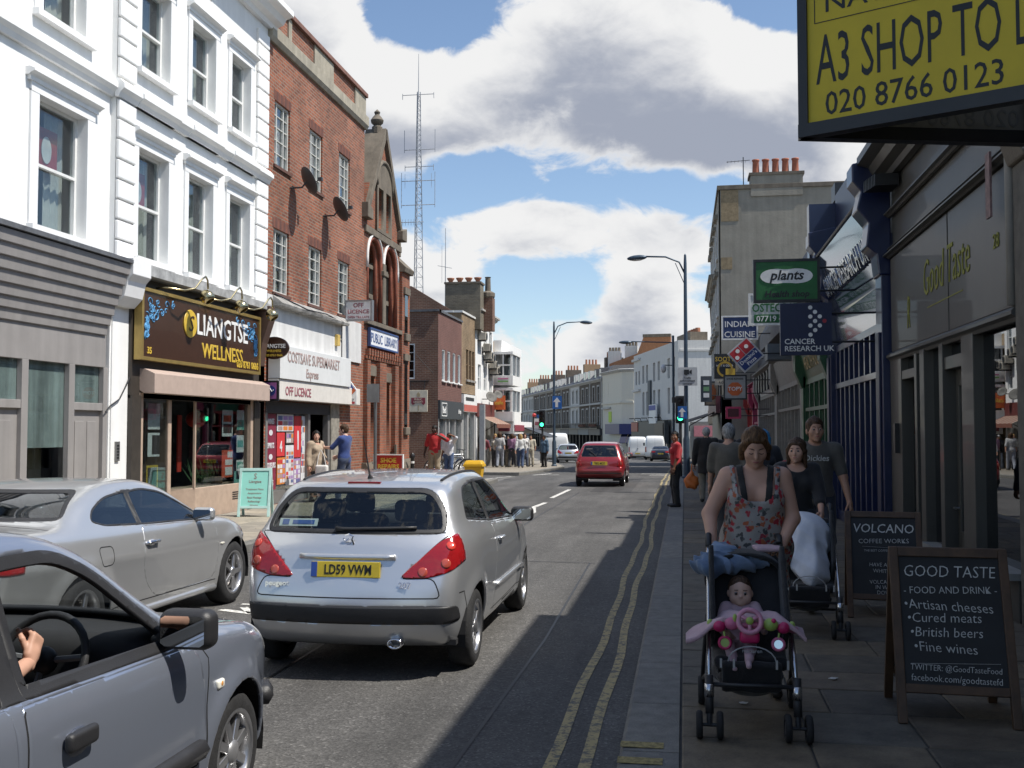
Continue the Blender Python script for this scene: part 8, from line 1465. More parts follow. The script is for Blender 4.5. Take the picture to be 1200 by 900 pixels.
def person(label, loc, rz, H=1.72, fat=1.0, woman=False, pose=None, skin='fair', hair=('short', 'brown'), top=None, bottom=None, shoes=SHOE, h=.014, face=True, group=None, name='person', hands=True, curl=(32, 32), extra=None):
    """standing, walking or seated figure; local +Y is forward"""
    t = local_thing(name, label, 'person', loc, R(rz), group); po = dict(hL=(-.27, .04, .80), hR=(.27, .04, .80), fL=(-.10, .0, .09), fR=(.10, .0, .09), lean=0.0, head=(0, 0), hip=.92, eL=(-.4, -1, 0), eR=(.4, -1, 0), kL=(0, 1, .0), kR=(0, 1, .0), dL=None, dR=None, upL=None, upR=None); po.update(pose or {})
    s = H / 1.72; ln = po['lean']; hz = po['hip']; fx = fat; sh = (.165 if woman else .188) * (1 + .3 * (fx - 1)); dz = hz - .92
    pel = np.array((0, 0, hz + .04)); bel = np.array((0, ln * .35 + .012, hz + .2)); che = np.array((0, ln * .75, hz + .385)); nb = np.array((0, ln, hz + .555)); sp_ = np.array((0, ln * .98, hz + .50))
    SL, SR = sp_ + (-sh, 0, 0), sp_ + (sh, 0, 0); hc = nb + np.array((0, .035 + ln * .2, .135)); Rm = rotm(*po['head'])
    EL, WL = ik(SL, po['hL'], .285, .25, po['eL']); ER, WR = ik(SR, po['hR'], .285, .25, po['eR']); hj = .092 * (1.08 if woman else 1)
    HL, HR = np.array((-hj, 0, hz)), np.array((hj, 0, hz)); KL, AL = ik(HL, po['fL'], .425, .41, po['kL']); KR, AR = ik(HR, po['fR'], .425, .41, po['kR'])
    af = fx ** .8
    def torso(P, g=0.0):
        d = ell(P, pel, (.168 * fx * (1.06 if woman else 1) + g, .122 * fx + g, .14 + g)); d = smin(d, ell(P, bel, ((.132 if woman else .148) * fx + g, .108 * fx + g, .17 + g)), .06); d = smin(d, ell(P, che, ((.15 if woman else .172) * (1 + .6 * (fx - 1)) + g, .118 * (1 + .5 * (fx - 1)) + g, .185 + g)), .06); d = smin(d, cone(P, SL + (.03, 0, -.01), SR + (-.03, 0, -.01), .062 + g, .062 + g), .05)
        if woman:
            for x in (-1, 1): d = smin(d, ell(P, che + (x * .078 * fx ** .5, .085 * fx ** .7, -.02), (.072 * fx ** .7 + g, .068 * fx ** .7 + g, .072 * fx ** .7 + g)), .035)
        return d
    def arm(P, S, E, W_, g=0.0, upto=2.0):
        d = cone(P, S, E, .056 * af + g, .042 * af + g)
        if upto < 1: d = cone(P, S, S + (E - S) * upto, .056 * af + g, (.056 - .014 * upto) * af + g)
        if upto > 1: q = min(upto - 1, 1); d = smin(d, cone(P, E, E + (W_ - E) * q, .043 * af + g, (.043 - .017 * q) * af + g), .02)
        return d
    def leg(P, Hh, Kk, A, g=0.0, fl=0.0):
        return smin(cone(P, Hh, Kk, .088 * fx ** .8 + g, .058 * fx ** .6 + g + fl * .4), cone(P, Kk, A, .056 * fx ** .6 + g + fl * .4, .036 + g + fl), .03)
    def neck(P, g=0): return cone(P, nb + (0, -.025, -.03), hc + (0, -.025, -.05), (.056 if not woman else .047) * fx ** .4 + g, .05 + g)
    def HP(P): return (P - hc) @ Rm
    def skull(q, g=0): return ell(q, (0, -.012, .022), (.077 + g, .096 + g, .104 + g))
    def headf(P):
        q = HP(P); d = skull(q); d = smin(d, ell(q, (0, .028, -.052), (.060 * fx ** .3, .062, .068)), .03)
        if face:
            for x in (-1, 1): d = smax(d, -(np.linalg.norm(q - np.array((x * .033, .101, .010)), axis=1) - .0155), .018)
            d = smin(d, cone(q, (0, .084, .012), (0, .104, -.026), .009, .0125), .012); d = smin(d, ell(q, (0, .084, -.064), (.026, .014, .014)), .012); d = smin(d, ell(q, (0, .078, -.098), (.022, .016, .015)), .02)
            for x in (-1, 1): d = smin(d, ell(q, (x * .046, .060, -.020), (.017, .017, .018)), .04); d = smin(d, ell(q, (x * .079, -.012, -.012), (.011, .022, .031)), .008)
        return d
    def bodyf(P):
        d = torso(P, -.004); d = smin(d, arm(P, SL, EL, WL), .035); d = smin(d, arm(P, SR, ER, WR), .035); d = smin(d, neck(P), .04); d = smin(d, headf(P), .025); d = smin(d, leg(P, HL, KL, AL, -.004), .03); return smin(d, leg(P, HR, KR, AR, -.004), .03)
    pts = np.array([SL, SR, EL, ER, WL, WR, KL, KR, AL, AR, HL, HR, hc, hc + (0, 0, .02), pel]); lo = pts.min(0) - .19 * max(1, fx); hi = pts.max(0) + .19 * max(1, fx); hh = h
    parts = [nets(bodyf, lo, hi, hh, 1)]
    if face and h < .02:      # finer head
        q0 = hc - .14; q1 = hc + .16; q0[2] = hc[2] - .15; parts.append(nets(headf, q0, q1, .0075, 2))
    if hands:
        for W_, E, sd, dd, cu, upv in ((WL, EL, 1, po['dL'], curl[0], po['upL']), (WR, ER, -1, po['dR'], curl[1], po['upR'])):
            v, f = hand_mesh(cu, sd, .0055 if h < .02 else .009); y = np.array(dd, float) if dd is not None else W_ - E; y /= np.linalg.norm(y); z = np.array(upv if upv is not None else (-.8 * sd, .3, .1), float); z = z - y * (z @ y); z /= np.linalg.norm(z); x = np.cross(y, z); parts.append((v @ np.array((x, y, z)) + W_ + y * .018, f))
    V, F = concat(parts); body = np_mesh('body', V * s, F, SKIN[skin], t)
    def garment(nm, f, m, amp=.006, fr=22, zlo=None, zhi=None, par=None, hg=None):
        g0, g1 = lo.copy() - .06, hi.copy() + .06
        if zlo is not None: g0[2] = zlo - .05
        if zhi is not None: g1[2] = zhi + .05
        sd = sum(map(ord, label)) * .1; v, q = nets(lambda P: f(P) + wob(P, amp, fr, sd), g0, g1, hg or hh, 1)
        return np_mesh(nm, v * s, q, m, par or t) if len(v) else None
    if bottom:
        k, m = bottom; wz = hz + .14
        if k == 'trousers': garment('trousers', lambda P: smax(smin(smin(np.where(P[:, 0] < 0, leg(P, HL, KL, AL, .014, .016), leg(P, HR, KR, AR, .014, .016)), ell(P, pel, (.178 * fx * (1.06 if woman else 1), .134 * fx, .15)), .04), 1e3, .01), P[:, 2] - wz, .02), m, zhi=wz)
        elif k == 'leggings': garment('leggings', lambda P: smax(smin(smin(leg(P, HL, KL, AL, .005), leg(P, HR, KR, AR, .005), .01), ell(P, pel, (.172 * fx, .126 * fx, .145)), .03), P[:, 2] - wz, .02), m, .002, zhi=wz)
        elif k == 'skirt': garment('skirt', lambda P: smax(smax(smin(ell(P, pel, (.19 * fx, .15 * fx, .16)), cone(P, pel, (0, .02, .55), .15 * fx, .2 * fx), .05), P[:, 2] - wz, .02), .55 - P[:, 2], .015), m, zhi=wz, zlo=.5)
    if top:
        k, m, slv, hem, nk = (tuple(top) + (None,) * 5)[:5]; nk = nk or .085; hem = (hz - .02) if hem is None else hem
        def shirt(P, g=.013, loose=.0):
            d = torso(P, g); d = smin(d, cone(P, bel, (0, 0, hem), .125 * fx + loose, .135 * fx + loose * 1.5 + .012), .09) if k in ('dress', 'coat') else d
            for S_, E_, W_ in ((SL, EL, WL), (SR, ER, WR)):
                if slv: d = smin(d, arm(P, S_, E_, W_, g + .004 + (.006 if k == 'coat' else 0), slv), .035)
            return d
        if k == 'dress': f = lambda P: smax(smax(shirt(P, .012, .035), hem - P[:, 2], .01), P[:, 2] - (che[2] - .045) - .75 * np.maximum(np.abs(P[:, 0]) - .05, 0), .012)
        else: f = lambda P: smax(smax(shirt(P, .013 if k != 'coat' else .022, .03), hem - P[:, 2], .012), -(np.linalg.norm((P - (nb + (0, .045, .045))) * (1, .8, .9), axis=1) - nk), .012)
        garment({'dress': 'dress', 'coat': 'coat'}.get(k, 'shirt'), f, m, .007 if k != 'dress' else .008, 20, zlo=hem)
        if k == 'polo' or k == 'coat':
            garment('collar', lambda P: smax(np.abs(np.linalg.norm((P - nb - (0, .0, .0)) * (1, 1, .55), axis=1) - .083) - .008, np.abs(P[:, 2] - nb[2] - .012) - .03, .01), m, .001, zlo=nb[2] - .1, zhi=nb[2] + .1, hg=.012 if h < .02 else .02)
    if hair:
        st, hm = hair; M = HAIR.get(hm, None) or hm; g0, g1 = hc - .26, hc + .24
        def hf(P):
            q = HP(P); bk = sstep(q[:, 1], .07, -.05); d = skull(q, .0) - (.003 + .010 * bk + .005 * sstep(q[:, 2], .03, .1)); cutp = np.minimum(.80 * q[:, 1] - .60 * q[:, 2] - .020, np.maximum(q[:, 1] - .052 + .25 * np.abs(q[:, 2] - .03), .035 - np.abs(q[:, 0]))); cutp = np.maximum(cutp, (-.075 - q[:, 2]) * .8 + .0 * q[:, 0]); d = smax(d, cutp, .008)
            if st in ('tied', 'bun'):
                d = smin(d, ell(q, (0, -.115, -.01), (.045, .04, .06)), .03)
                for x in (-1, 1): d = smin(d, cone(q, (x * .060, .040, .078), (x * .082, -.015, -.015), .010, .013), .02)
            if st in ('long', 'bob'):
                l = -.15 if st == 'long' else -.075
                for x in (-1, 1): d = smin(d, cone(q, (x * .048, .056, .080), (x * .082, .012, .01), .015, .022), .02); d = smin(d, cone(q, (x * .080, .010, .01), (x * .086, -.005, l), .024, .018), .03)
                d = smin(d, ell(q, (0, -.075, -.06), (.085, .045, -l)), .04)
            return d + wob(q, .003, 75, .3)
        if st == 'cap':
            cf = lambda P: smin(smax(skull(HP(P), .018), .42 * HP(P)[:, 1] - HP(P)[:, 2] + .035, .01), smax(ell(HP(P), (0, .10, .052), (.07, .065, .02)), -HP(P)[:, 1] + .03, .01), .012); v, q = nets(cf, g0, g1, .012, 1); np_mesh('cap', v * s, q, M, t); hfm = HAIR['grey']; v, q = nets(lambda P: smax(hf(P), HP(P)[:, 2] - .03, .01), g0, g1, .013, 1); np_mesh('hair', v * s, q, hfm, t)
        elif st != 'bald': v, q = nets(hf, g0, g1, .009 if h < .02 else .02, 1); np_mesh('hair', v * s, q, M, t)
    if face and h < .02:
        tohead = lambda p: V3(tuple((np.array(p) @ Rm.T + hc) * s)); X = lambda v: V3(tuple(Rm @ np.array(v))); lids = (po['head'][1] or 0) < -15
        for x in (-1, 1):
            if not lids:
                e = MB().ball(tohead((x * .033, .0812, .009)), .0112 * s, 12, 8).bd('eye', EYEW, t, smooth=1); MB().ball(tohead((x * .033, .0878, .008)), .0072 * s, 10, 6).bd('iris', EYED, e, smooth=1)
            else: MB().tube([tohead((x * .033 + a * .014, .0925 - abs(a) * .004, .002 - .004 * (1 - a * a))) for a in (-1, -.5, 0, .5, 1)], .0028 * s, 5).bd('eyelash', BROW, t, smooth=1)
            MB().tube([tohead((x * (.015 + .034 * a), .098 - .012 * a * a, .030 + .007 * sin(a * 2.6))) for a in (0, .35, .7, 1)], [.003 * s, .0038 * s, .0032 * s, .0015 * s], 5).bd('eyebrow', BROW if hm != 'grey' else HAIR['grey'], t, smooth=1)
        MB().tube([tohead((a * .023, .0975 - .009 * a * a, -.060 + .002 * abs(a))) for a in (-1, -.5, 0, .5, 1)], [.002 * s, .0055 * s, .006 * s, .0055 * s, .002 * s], 6).bd('lips', LIPS if skin != 'dark' else mat('lips_dark', (.09, .03, .03), .5), t, smooth=1)
    for A, Kk in ((AL, KL), (AR, KR)):
        fd = np.array((0, .17, -.035)) + (A - Kk) * np.array((.15, .12, 0)); toe = A + fd; toe[2] = max(A[2] - .055, .035); heel = A + np.array((0, -.035, -.045)); v, q = nets(lambda P: smax(smin(cone(P, heel, toe, .042, .036), cone(P, A + (0, 0, .02), heel, .045, .042), .03), A[2] - .092 - P[:, 2], .01), np.minimum(heel, toe) - .1, np.maximum(heel, toe) + .1, .012 if h < .02 else .02, 1); np_mesh('shoe', v * s, q, shoes, t)
    return t, dict(WL=WL * s, WR=WR * s, hc=hc * s, nb=nb * s, che=che * s, SL=SL * s, SR=SR * s, EL=EL * s, s=s, garment=garment, torso=torso)
def floral():
    m, tr, b = newmat('floral'); N = tr.nodes; L = tr.links; tc = N.new('ShaderNodeTexCoord'); vo = N.new('ShaderNodeTexVoronoi'); vo.inputs['Scale'].default_value = 31; ns = N.new('ShaderNodeTexNoise'); ns.inputs['Scale'].default_value = 26; ns.inputs['Detail'].default_value = 4
    mx = N.new('ShaderNodeMix'); mx.data_type = 'VECTOR'; mx.inputs[0].default_value = .055; L.new(tc.outputs['Object'], mx.inputs[4]); L.new(ns.outputs['Color'], mx.inputs[5]); L.new(mx.outputs[1], vo.inputs['Vector']); L.new(tc.outputs['Object'], ns.inputs['Vector'])
    sp = N.new('ShaderNodeSeparateColor'); L.new(vo.outputs['Color'], sp.inputs[0]); rp = N.new('ShaderNodeValToRGB'); rp.color_ramp.interpolation = 'CONSTANT'; E = rp.color_ramp.elements; E[0].color = (.27, .255, .24, 1); E[1].position = .22; E[1].color = (.33, .022, .035, 1)
    for p, c in ((.42, (.05, .05, .052, 1)), (.58, (.27, .25, .23, 1)), (.68, (.34, .09, .04, 1)), (.86, (.22, .03, .05, 1)), (.93, (.10, .11, .10, 1))): e = E.new(p); e.color = c
    L.new(sp.outputs[0], rp.inputs[0]); di = N.new('ShaderNodeMapRange'); di.inputs['From Min'].default_value = .5; di.inputs['From Max'].default_value = .62; L.new(vo.outputs['Distance'], di.inputs['Value']); m2 = N.new('ShaderNodeMix'); m2.data_type = 'RGBA'; L.new(di.outputs[0], m2.inputs[0]); L.new(rp.outputs[0], m2.inputs[6]); m2.inputs[7].default_value = (.28, .265, .25, 1); L.new(m2.outputs[2], b.inputs['Base Color']); b.inputs['Roughness'].default_value = .8
    MATS['floral'] = m; return m
floral()
# --- the pushchair, its baby and the woman pushing it
BLF = cl('pram_black', (.012, .012, .014)); ALU = mat('pram_tube', (.55, .56, .58), .25, 1.0); PINK_ = mat('toy_pink', (.55, .14, .26), .35, var=.05); PINK2 = cl('pale_pink', (.50, .34, .38)); LIME = mat('toy_lime', (.33, .45, .10), .35); MAG = mat('toy_magenta', (.50, .02, .12), .35)
def pram(label, loc, rz, canopy=True):
    """handles at local +Y, the child faces local -Y"""
    t = local_thing('pushchair', label, 'pushchair', loc, R(rz)); 
    for sx in (-1, 1):
        x = sx * .235
        MB().tube([(x, -.33, .24), (x * .99, -.22, .42), (x * .96, .05, .66), (x * .94, .32, .90), (x * .92, .44, .985)], .0125, 10).bd('side_tube', ALU, t, smooth=1); MB().tube([(x * .92, .40, .955), (x * .92, .48, 1.015), (x * .9, .56, 1.01)], .02, 10).bd('handle', BPL, t, smooth=1)
        MB().tube([(x, .02, .60), (x * 1.08, .2, .33), (x * 1.12, .33, .12)], .0125, 8).bd('rear_leg', ALU if sx > 0 else BPL, t, smooth=1)
        MB().tube([(x, -.33, .33), (x, -.345, .2), (x, -.37, .13)], .024, 10).bd('front_leg', BPL, t, smooth=1); MB().tube([(x, -.338, .285), (x, -.342, .215)], .0265, 12).bd('sleeve', ALU, t, smooth=1); MB().tube([(x, -.33, .25), (x * 1.05, .0, .25), (x * 1.1, .3, .16)], .013, 8).bd('lower_tube', BPL, t, smooth=1)
        for dx in (-.055, .055):
            M = MT((x + dx, -.39, .075)) @ MR(R(90), 4, 'Y'); w = MB().lathe([(.045, -.016), (.066, -.018), (.075, -.008), (.075, .008), (.066, .018), (.045, .016), (.045, -.016)], M, 24).bd('front_wheel', RUB, t, smooth=1); MB().lathe([(0, -.01), (.048, -.012), (.048, .012), (0, .01)], M, 16).bd('hub', mat('hub_dark', (.06, .06, .065), .5), w)
        MB().tube([(x - .055, -.39, .075), (x + .055, -.39, .075)], .01, 8).bd('axle', BPL, t); MB().tube([(x, -.37, .14), (x, -.39, .075)], .016, 8).bd('fork', BPL, t)
        M = MT((x * 1.14, .34, .085)) @ MR(R(90), 4, 'Y'); w = MB().lathe([(.055, -.018), (.078, -.02), (.086, -.008), (.086, .008), (.078, .02), (.055, .018), (.055, -.018)], M, 24).bd('rear_wheel', RUB, t, smooth=1); MB().lathe([(0, -.01), (.056, -.012), (.056, .012), (0, .01)], M, 16).bd('hub', MATS['hub_dark'], w)
        # seat side wing
        V, F = nets(lambda P: rboxf((P - np.array((x * .88, .1, .70))) @ np.array([[1, 0, 0], [0, cos(.7), sin(.7)], [0, -sin(.7), cos(.7)]]), (0, 0, 0), (.015, .15, .27), .013), (x * .88 - .06, -.35, .3), (x * .88 + .06, .5, 1.05), .02, 1); np_mesh('seat_side', V, F, BLF, t)
    MB().tube([(-.235, -.33, .28), (.235, -.33, .28)], .012, 8).bd('cross_bar', BPL, t, smooth=1); MB().tube([(-.24, .33, .12), (.24, .33, .12)], .011, 8).bd('cross_bar', BPL, t, smooth=1)
    bk = MR(-.62, 3, 'X'); A = np.array(bk)
    def seat(P):
        d = rboxf((P - np.array((0, .19, .66))) @ A, (0, 0, 0), (.205, .028, .30), .027); d = smin(d, rboxf(P, (0, -.06, .375), (.20, .17, .035), .03), .06); d = smin(d, rboxf((P - np.array((0, -.26, .31))) @ np.array(MR(.4, 3, 'X')), (0, 0, 0), (.165, .022, .10), .02), .05); return d + wob(P, .004, 30)
    V, F = nets(seat, (-.26, -.4, .18), (.26, .46, 1.08), .018, 1); np_mesh('seat', V, F, BLF, t)
    V, F = nets(lambda P: smax(ell(P, (0, .02, .27), (.2, .28, .11)), -(ell(P, (0, .02, .31), (.185, .265, .11))), .01) + wob(P, .005, 25), (-.24, -.32, .1), (.24, .34, .42), .02, 1); np_mesh('basket', V, F, BLF, t)
    if canopy:
        def hood(P):
            q = P - np.array((0, .31, .77)); d = np.abs(ell(q, (0, 0, 0), (.235, .25, .175))) - .011; d = smax(d, -(q[:, 2] * .5 + q[:, 1] * .86 + .02), .01); return smax(d, -(q[:, 2] + .1), .01) + wob(P, .003, 26)
        V, F = nets(hood, (-.27, -.1, .65), (.27, .58, 1.05), .014, 1); np_mesh('hood', V, F, BLF, t)
    P = [(.13 * cos(a), -.30 + .01, .40 + .085 * sin(a)) for a in [PI * i / 10 for i in range(11)]]; MB().tube(P, .004, 6).bd('foot_strap', mat('strap_grey', (.35, .35, .35), .6), t); text('maclaren', .03, MATS['strap_grey'], t, (0, -.312, .455), (1, 0, 0), ext=.002)
    for x in (-.17, -.1, .13, .19): MB().box(x - .006, x + .006, -.325, -.315, .37, .42).bd('reflector', mat('refl', (.6, .6, .6), .2, .5), t)
    return t
PX, PY = .36, 6.24
pr = pram('black pushchair with silver tubes carrying the baby', (PX, PY, .13), 0)
def baby():
    t, J = person('baby in pink sitting in the black pushchair', (PX - .04, PY + .05, .13), 180, H=.72, fat=1.25, pose=dict(hip=1.0, lean=-.22, head=(-4, 0), fL=(-.05, .82, 1.0), fR=(.14, .62, .92), kL=(-.4, .3, 1), kR=(.4, .3, 1), hL=(-.30, .26, 1.22), hR=(.28, .28, 1.22), eL=(-1, -.3, -.6), eR=(1, -.3, -.6)), skin='pale', hair=None, top=('tee', PINK2, 1.9, .9, .07), bottom=('trousers', PINK2), shoes=PINK2, h=.024, face=False, hands=False)
    # a baby's head is large for its body
    hc = J['hc'] + np.array((0, .005, .012)); sk = SKIN['pale']
    def hf(P):
        q = P - hc; d = ell(q, (0, -.008, .01), (.068, .075, .078)); d = smin(d, ell(q, (0, .022, -.038), (.056, .05, .042)), .03)
        for x in (-1, 1): d = smin(d, ell(q, (x * .034, .038, -.034), (.022, .022, .02)), .02); d = smax(d, -(np.linalg.norm(q - np.array((x * .026, .077, -.002)), axis=1) - .012), .01); d = smin(d, ell(q, (x * .068, -.005, -.012), (.009, .015, .02)), .006)
        return smin(smin(d, ell(q, (0, .07, -.02), (.009, .012, .008)), .008), ell(q, (0, .056, -.062), (.018, .014, .014)), .02)
    V, F = nets(hf, hc - .11, hc + .12, .007, 2); np_mesh('head', V, F, sk, t)
    V, F = nets(lambda P: smax(ell(P - hc, (0, -.012, .014), (.0705, .077, .081)), .8 * (P - hc)[:, 1] - .6 * (P - hc)[:, 2] - .006, .01) + wob(P, .0015, 90), hc - .12, hc + .12, .007, 1); np_mesh('hair', V, F, HAIR['brown'], t)
    for x in (-1, 1): e = MB().ball(hc + np.array((x * .026, .0635, -.002)), .0105, 10, 8).bd('eye', EYEW, t, smooth=1); MB().ball(hc + np.array((x * .026, .0705, -.003)), .0066, 10, 6).bd('iris', EYED, e, smooth=1); MB().tube([hc + np.array((x * a, .07 - .4 * (a - .02) ** 2, .018)) for a in (.014, .026, .038)], .002, 5).bd('eyebrow', BROW, t)
    MB().tube([hc + np.array((a * .015, .0665 - .006 * a * a, -.044)) for a in (-1, 0, 1)], [.0015, .0045, .0015], 6).bd('lips', LIPS, t)
baby()
def toybar():
    t = thing('toy_bar', 'pink and lime toy bar with a play steering wheel clipped across the pushchair', 'toy', (PX, PY - .2, .7)); x0, y0, z0 = PX, PY - .24, .715
    MB().tube([(x0 - .25, y0 + .08, z0 - .03), (x0 - .17, y0 + .02, z0), (x0, y0, z0 + .01), (x0 + .17, y0 + .02, z0), (x0 + .25, y0 + .08, z0 - .03)], .02, 10).bd('bar', PINK_, t, smooth=1)
    M = MT((x0 - .01, y0 - .035, z0 + .035)) @ MR(R(72), 4, 'X'); w = MB().lathe([(.062 + .014 * cos(a), .014 * sin(a)) for a in [PI * i / 4 for i in range(9)]], M, 28).bd('play_wheel', mat('toy_palepink', (.60, .26, .36), .35), t, smooth=1)
    for a in (.5, 2.6, 4.7): MB().tube([M @ V3((0, 0, 0)), M @ V3((.06 * cos(a), .06 * sin(a), 0))], .011, 8).bd('spoke', MATS['toy_palepink'], w, smooth=1)
    MB().ball(M @ V3((0, 0, .012)), (.022, .014, .022), 12, 8).bd('hub', LIME, w, smooth=1)
    V, F = nets(lambda P: rboxf(P, (x0 - .01, y0 - .015, z0 - .055), (.055, .03, .035), .025), (x0 - .1, y0 - .08, z0 - .12), (x0 + .1, y0 + .05, z0), .01, 1); np_mesh('base', V, F, MAG, t)
    for sx, m in ((-1, PINK_), (1, LIME)): MB().ball((x0 + sx * .105, y0 - .01, z0 + .015), (.042, .03, .036), 14, 8).bd('side_block', m, t, smooth=1); MB().ball((x0 + sx * .175, y0 + .0, z0 - .002), (.036, .03, .033), 14, 8).bd('side_ball', MAG, t, smooth=1); MB().ball((x0 + sx * .225, y0 + .04, z0 + .005), (.018, .022, .024), 10, 6).bd('end_clip', LIME, t, smooth=1)
    for sx in (-1, 1):
        M = MT((x0 + sx * .145, y0 - .02, z0 - .09)) @ MR(R(80), 4, 'X'); MB().lathe([(0, -.012), (.036, -.012), (.04, 0), (.034, .012), (.026, .012), (.024, .006), (0, .006)], M, 22).bd('rattle', MAG if sx < 0 else PINK_, t, smooth=1); MB().lathe([(0, .0075), (.024, .0075)], M, 18).bd('rattle_mirror', MIRR if sx > 0 else LIME, t); MB().tube([(x0 + sx * .15, y0 - .01, z0 - .03), (x0 + sx * .145, y0 - .02, z0 - .06)], .006, 6).bd('ring', LIME, t)
    b = MB().ball((x0 - .09, y0 - .03, z0 + .05), (.012, .012, .024), 8, 6); b.bd('knob', LIME, t); MB().ball((x0 + .12, y0 - .03, z0 + .04), (.014, .012, .014), 8, 6).bd('knob', MAG, t)
    # pale pink blanket under the bar
    u = thing('pink_blanket', 'pale pink fleece blanket hanging over the pushchair bar', 'blanket', (PX, PY - .1, .7)); 
    def bl(P):
        q = P - np.array((PX, PY - .13, .75)); f = .10 - .35 * np.abs(q[:, 0]) ** 1.4 + .05 * np.sin(q[:, 0] * 13 + .6) + .0; zz = q[:, 2] + .28 * np.maximum(np.abs(q[:, 0]) - .15, 0) ** 1 * 2.2 + .4 * q[:, 1] ** 2 + .012 * np.sin(q[:, 0] * 30 + q[:, 1] * 20); return np.maximum(np.maximum(np.abs(zz) - .015, np.abs(q[:, 0] + .03) - .33), np.abs(q[:, 1] + .02) - .1)
    V, F = nets(bl, (PX - .42, PY - .3, .5), (PX + .42, PY + .02, .85), .013, 1); np_mesh('cloth', V, F, PINK2, u)
toybar()
def denim():
    u = thing('denim_jacket', 'crumpled pale blue denim jacket slung over the pushchair hood', 'jacket', (PX - .1, PY + .35, .95))
    def f(P):
        q = P - np.array((PX - .11, PY + .28, 1.01)); d = smin(ell(q, (0, 0, 0), (.17, .14, .06)), ell(q, (-.09, -.03, -.03), (.12, .11, .06)), .03); d = smin(d, ell(q, (.12, .02, -.01), (.12, .1, .045)), .03); return smin(d, ell(q, (-.02, .06, .05), (.09, .09, .06)), .03) + .020 * np.abs(np.sin(q[:, 0] * 21 + 3 * np.sin(q[:, 1] * 13 + q[:, 2] * 9) + q[:, 2] * 16)) + .012 * np.abs(np.sin(q[:, 1] * 26 + 2 * np.sin(q[:, 0] * 17))) - .016
    V, F = nets(f, (PX - .4, PY + .02, .88), (PX + .25, PY + .54, 1.24), .009, 1); np_mesh('cloth', V, F, cl('denim_pale', (.16, .225, .34)), u)
denim()
def mother():
    t, J = person('woman in a floral strappy top pushing the black pushchair', (.45, 7.02, .13), 180, H=1.67, fat=1.22, woman=True, pose=dict(lean=.05, head=(3, -24), hL=(-.16, .27, 1.0), hR=(.29, .27, .99), eL=(-.7, -1, -.1), eR=(.75, -1, -.1), dL=(.55, .7, -.25), dR=(-.05, .8, -.45), upL=(-.1, .4, 1), upR=(.3, .3, 1), fL=(-.11, .12, .09), fR=(.1, -.12, .09)), skin='fair', hair=('bob', 'streaky'), top=('dress', MATS['floral'], 0, .70, .1), bottom=('leggings', cl('black_leggings', (.012, .012, .013))), h=.0115, curl=(48, 44))
    s = J['s']; SL, SR, che = J['SL'], J['SR'], J['che']; BK = cl('vest_black', (.012, .012, .012)); tor = J['torso']
    for sx in (-1, 1):
        # black vest strap, floral strap with a tied bow
        def strap(x0, x1, m, nm, w, g, zlo):
            def f(P):
                tt = np.clip((P[:, 2] - 1.25) / .25, 0, 1); xc = sx * (x0 + (x1 - x0) * tt); return np.maximum(np.maximum(np.abs(tor(P, g)) - .006, np.abs(P[:, 0] - xc) - w), zlo - P[:, 2])
            V, F = nets(f, (min(sx * .02, sx * .24), -.2, zlo - .05), (max(sx * .02, sx * .24), .34, 1.62), .008, 1)
            if len(V): np_mesh(nm, V * s, F, m, t)
        strap(.072, .105, BK, 'vest_strap', .021, .006, 1.20); strap(.125, .152, MATS['floral'], 'dress_strap', .016, .012, 1.27)
        b = MB(); c = V3((sx * .158 * s, .03, 1.465 * s)); [b.ball(c + V3((dx, dy, dz)), r, 8, 6) for dx, dy, dz, r in ((0, .02, .012, .015), (sx * .02, .03, -.005, (.022, .012, .014)), (-sx * .018, .04, .0, (.018, .012, .012)), (sx * .015, .05, -.04, (.012, .01, .03)))]; b.bd('strap_bow', MATS['floral'], t, smooth=1)
    ph = MB(); V, F = nets(lambda P: rboxf(P, (.0, 0, 0), (.024, .05, .009), .008), (-.04, -.07, -.02), (.04, .07, .02), .006, 1); V = V @ rotm(25, 20).T + J['WL'] + np.array((.06, .085, -.0)); 
    o = np_mesh('mobile_phone', V @ rotm(180).T + np.array((.45, 7.02, .13)), F, mat('phone_black', (.012, .012, .013), .25)); tag(o, 'black mobile phone held in the hand of the woman in florals', 'phone')
    ear = MB(); [ear.ball(V3(tuple(J['hc'] + np.array((x * .084, -.02, -.06)))), (.006, .006, .014), 8, 6) for x in (1,)]; ear.bd('earring', CHROME, t)
    pk = thing('changing_mat', 'small pale pink pouch resting on the pushchair hood', 'pouch', (PX + .18, PY + .4, 1.05)); V, F = nets(lambda P: rboxf((P - np.array((PX + .14, PY + .36, 1.085))) @ rotm(12, 6), (0, 0, 0), (.085, .06, .014), .012), (PX, PY + .2, 1.0), (PX + .3, PY + .5, 1.16), .012, 1); np_mesh('cloth', V, F, PINK2, pk)
mother()
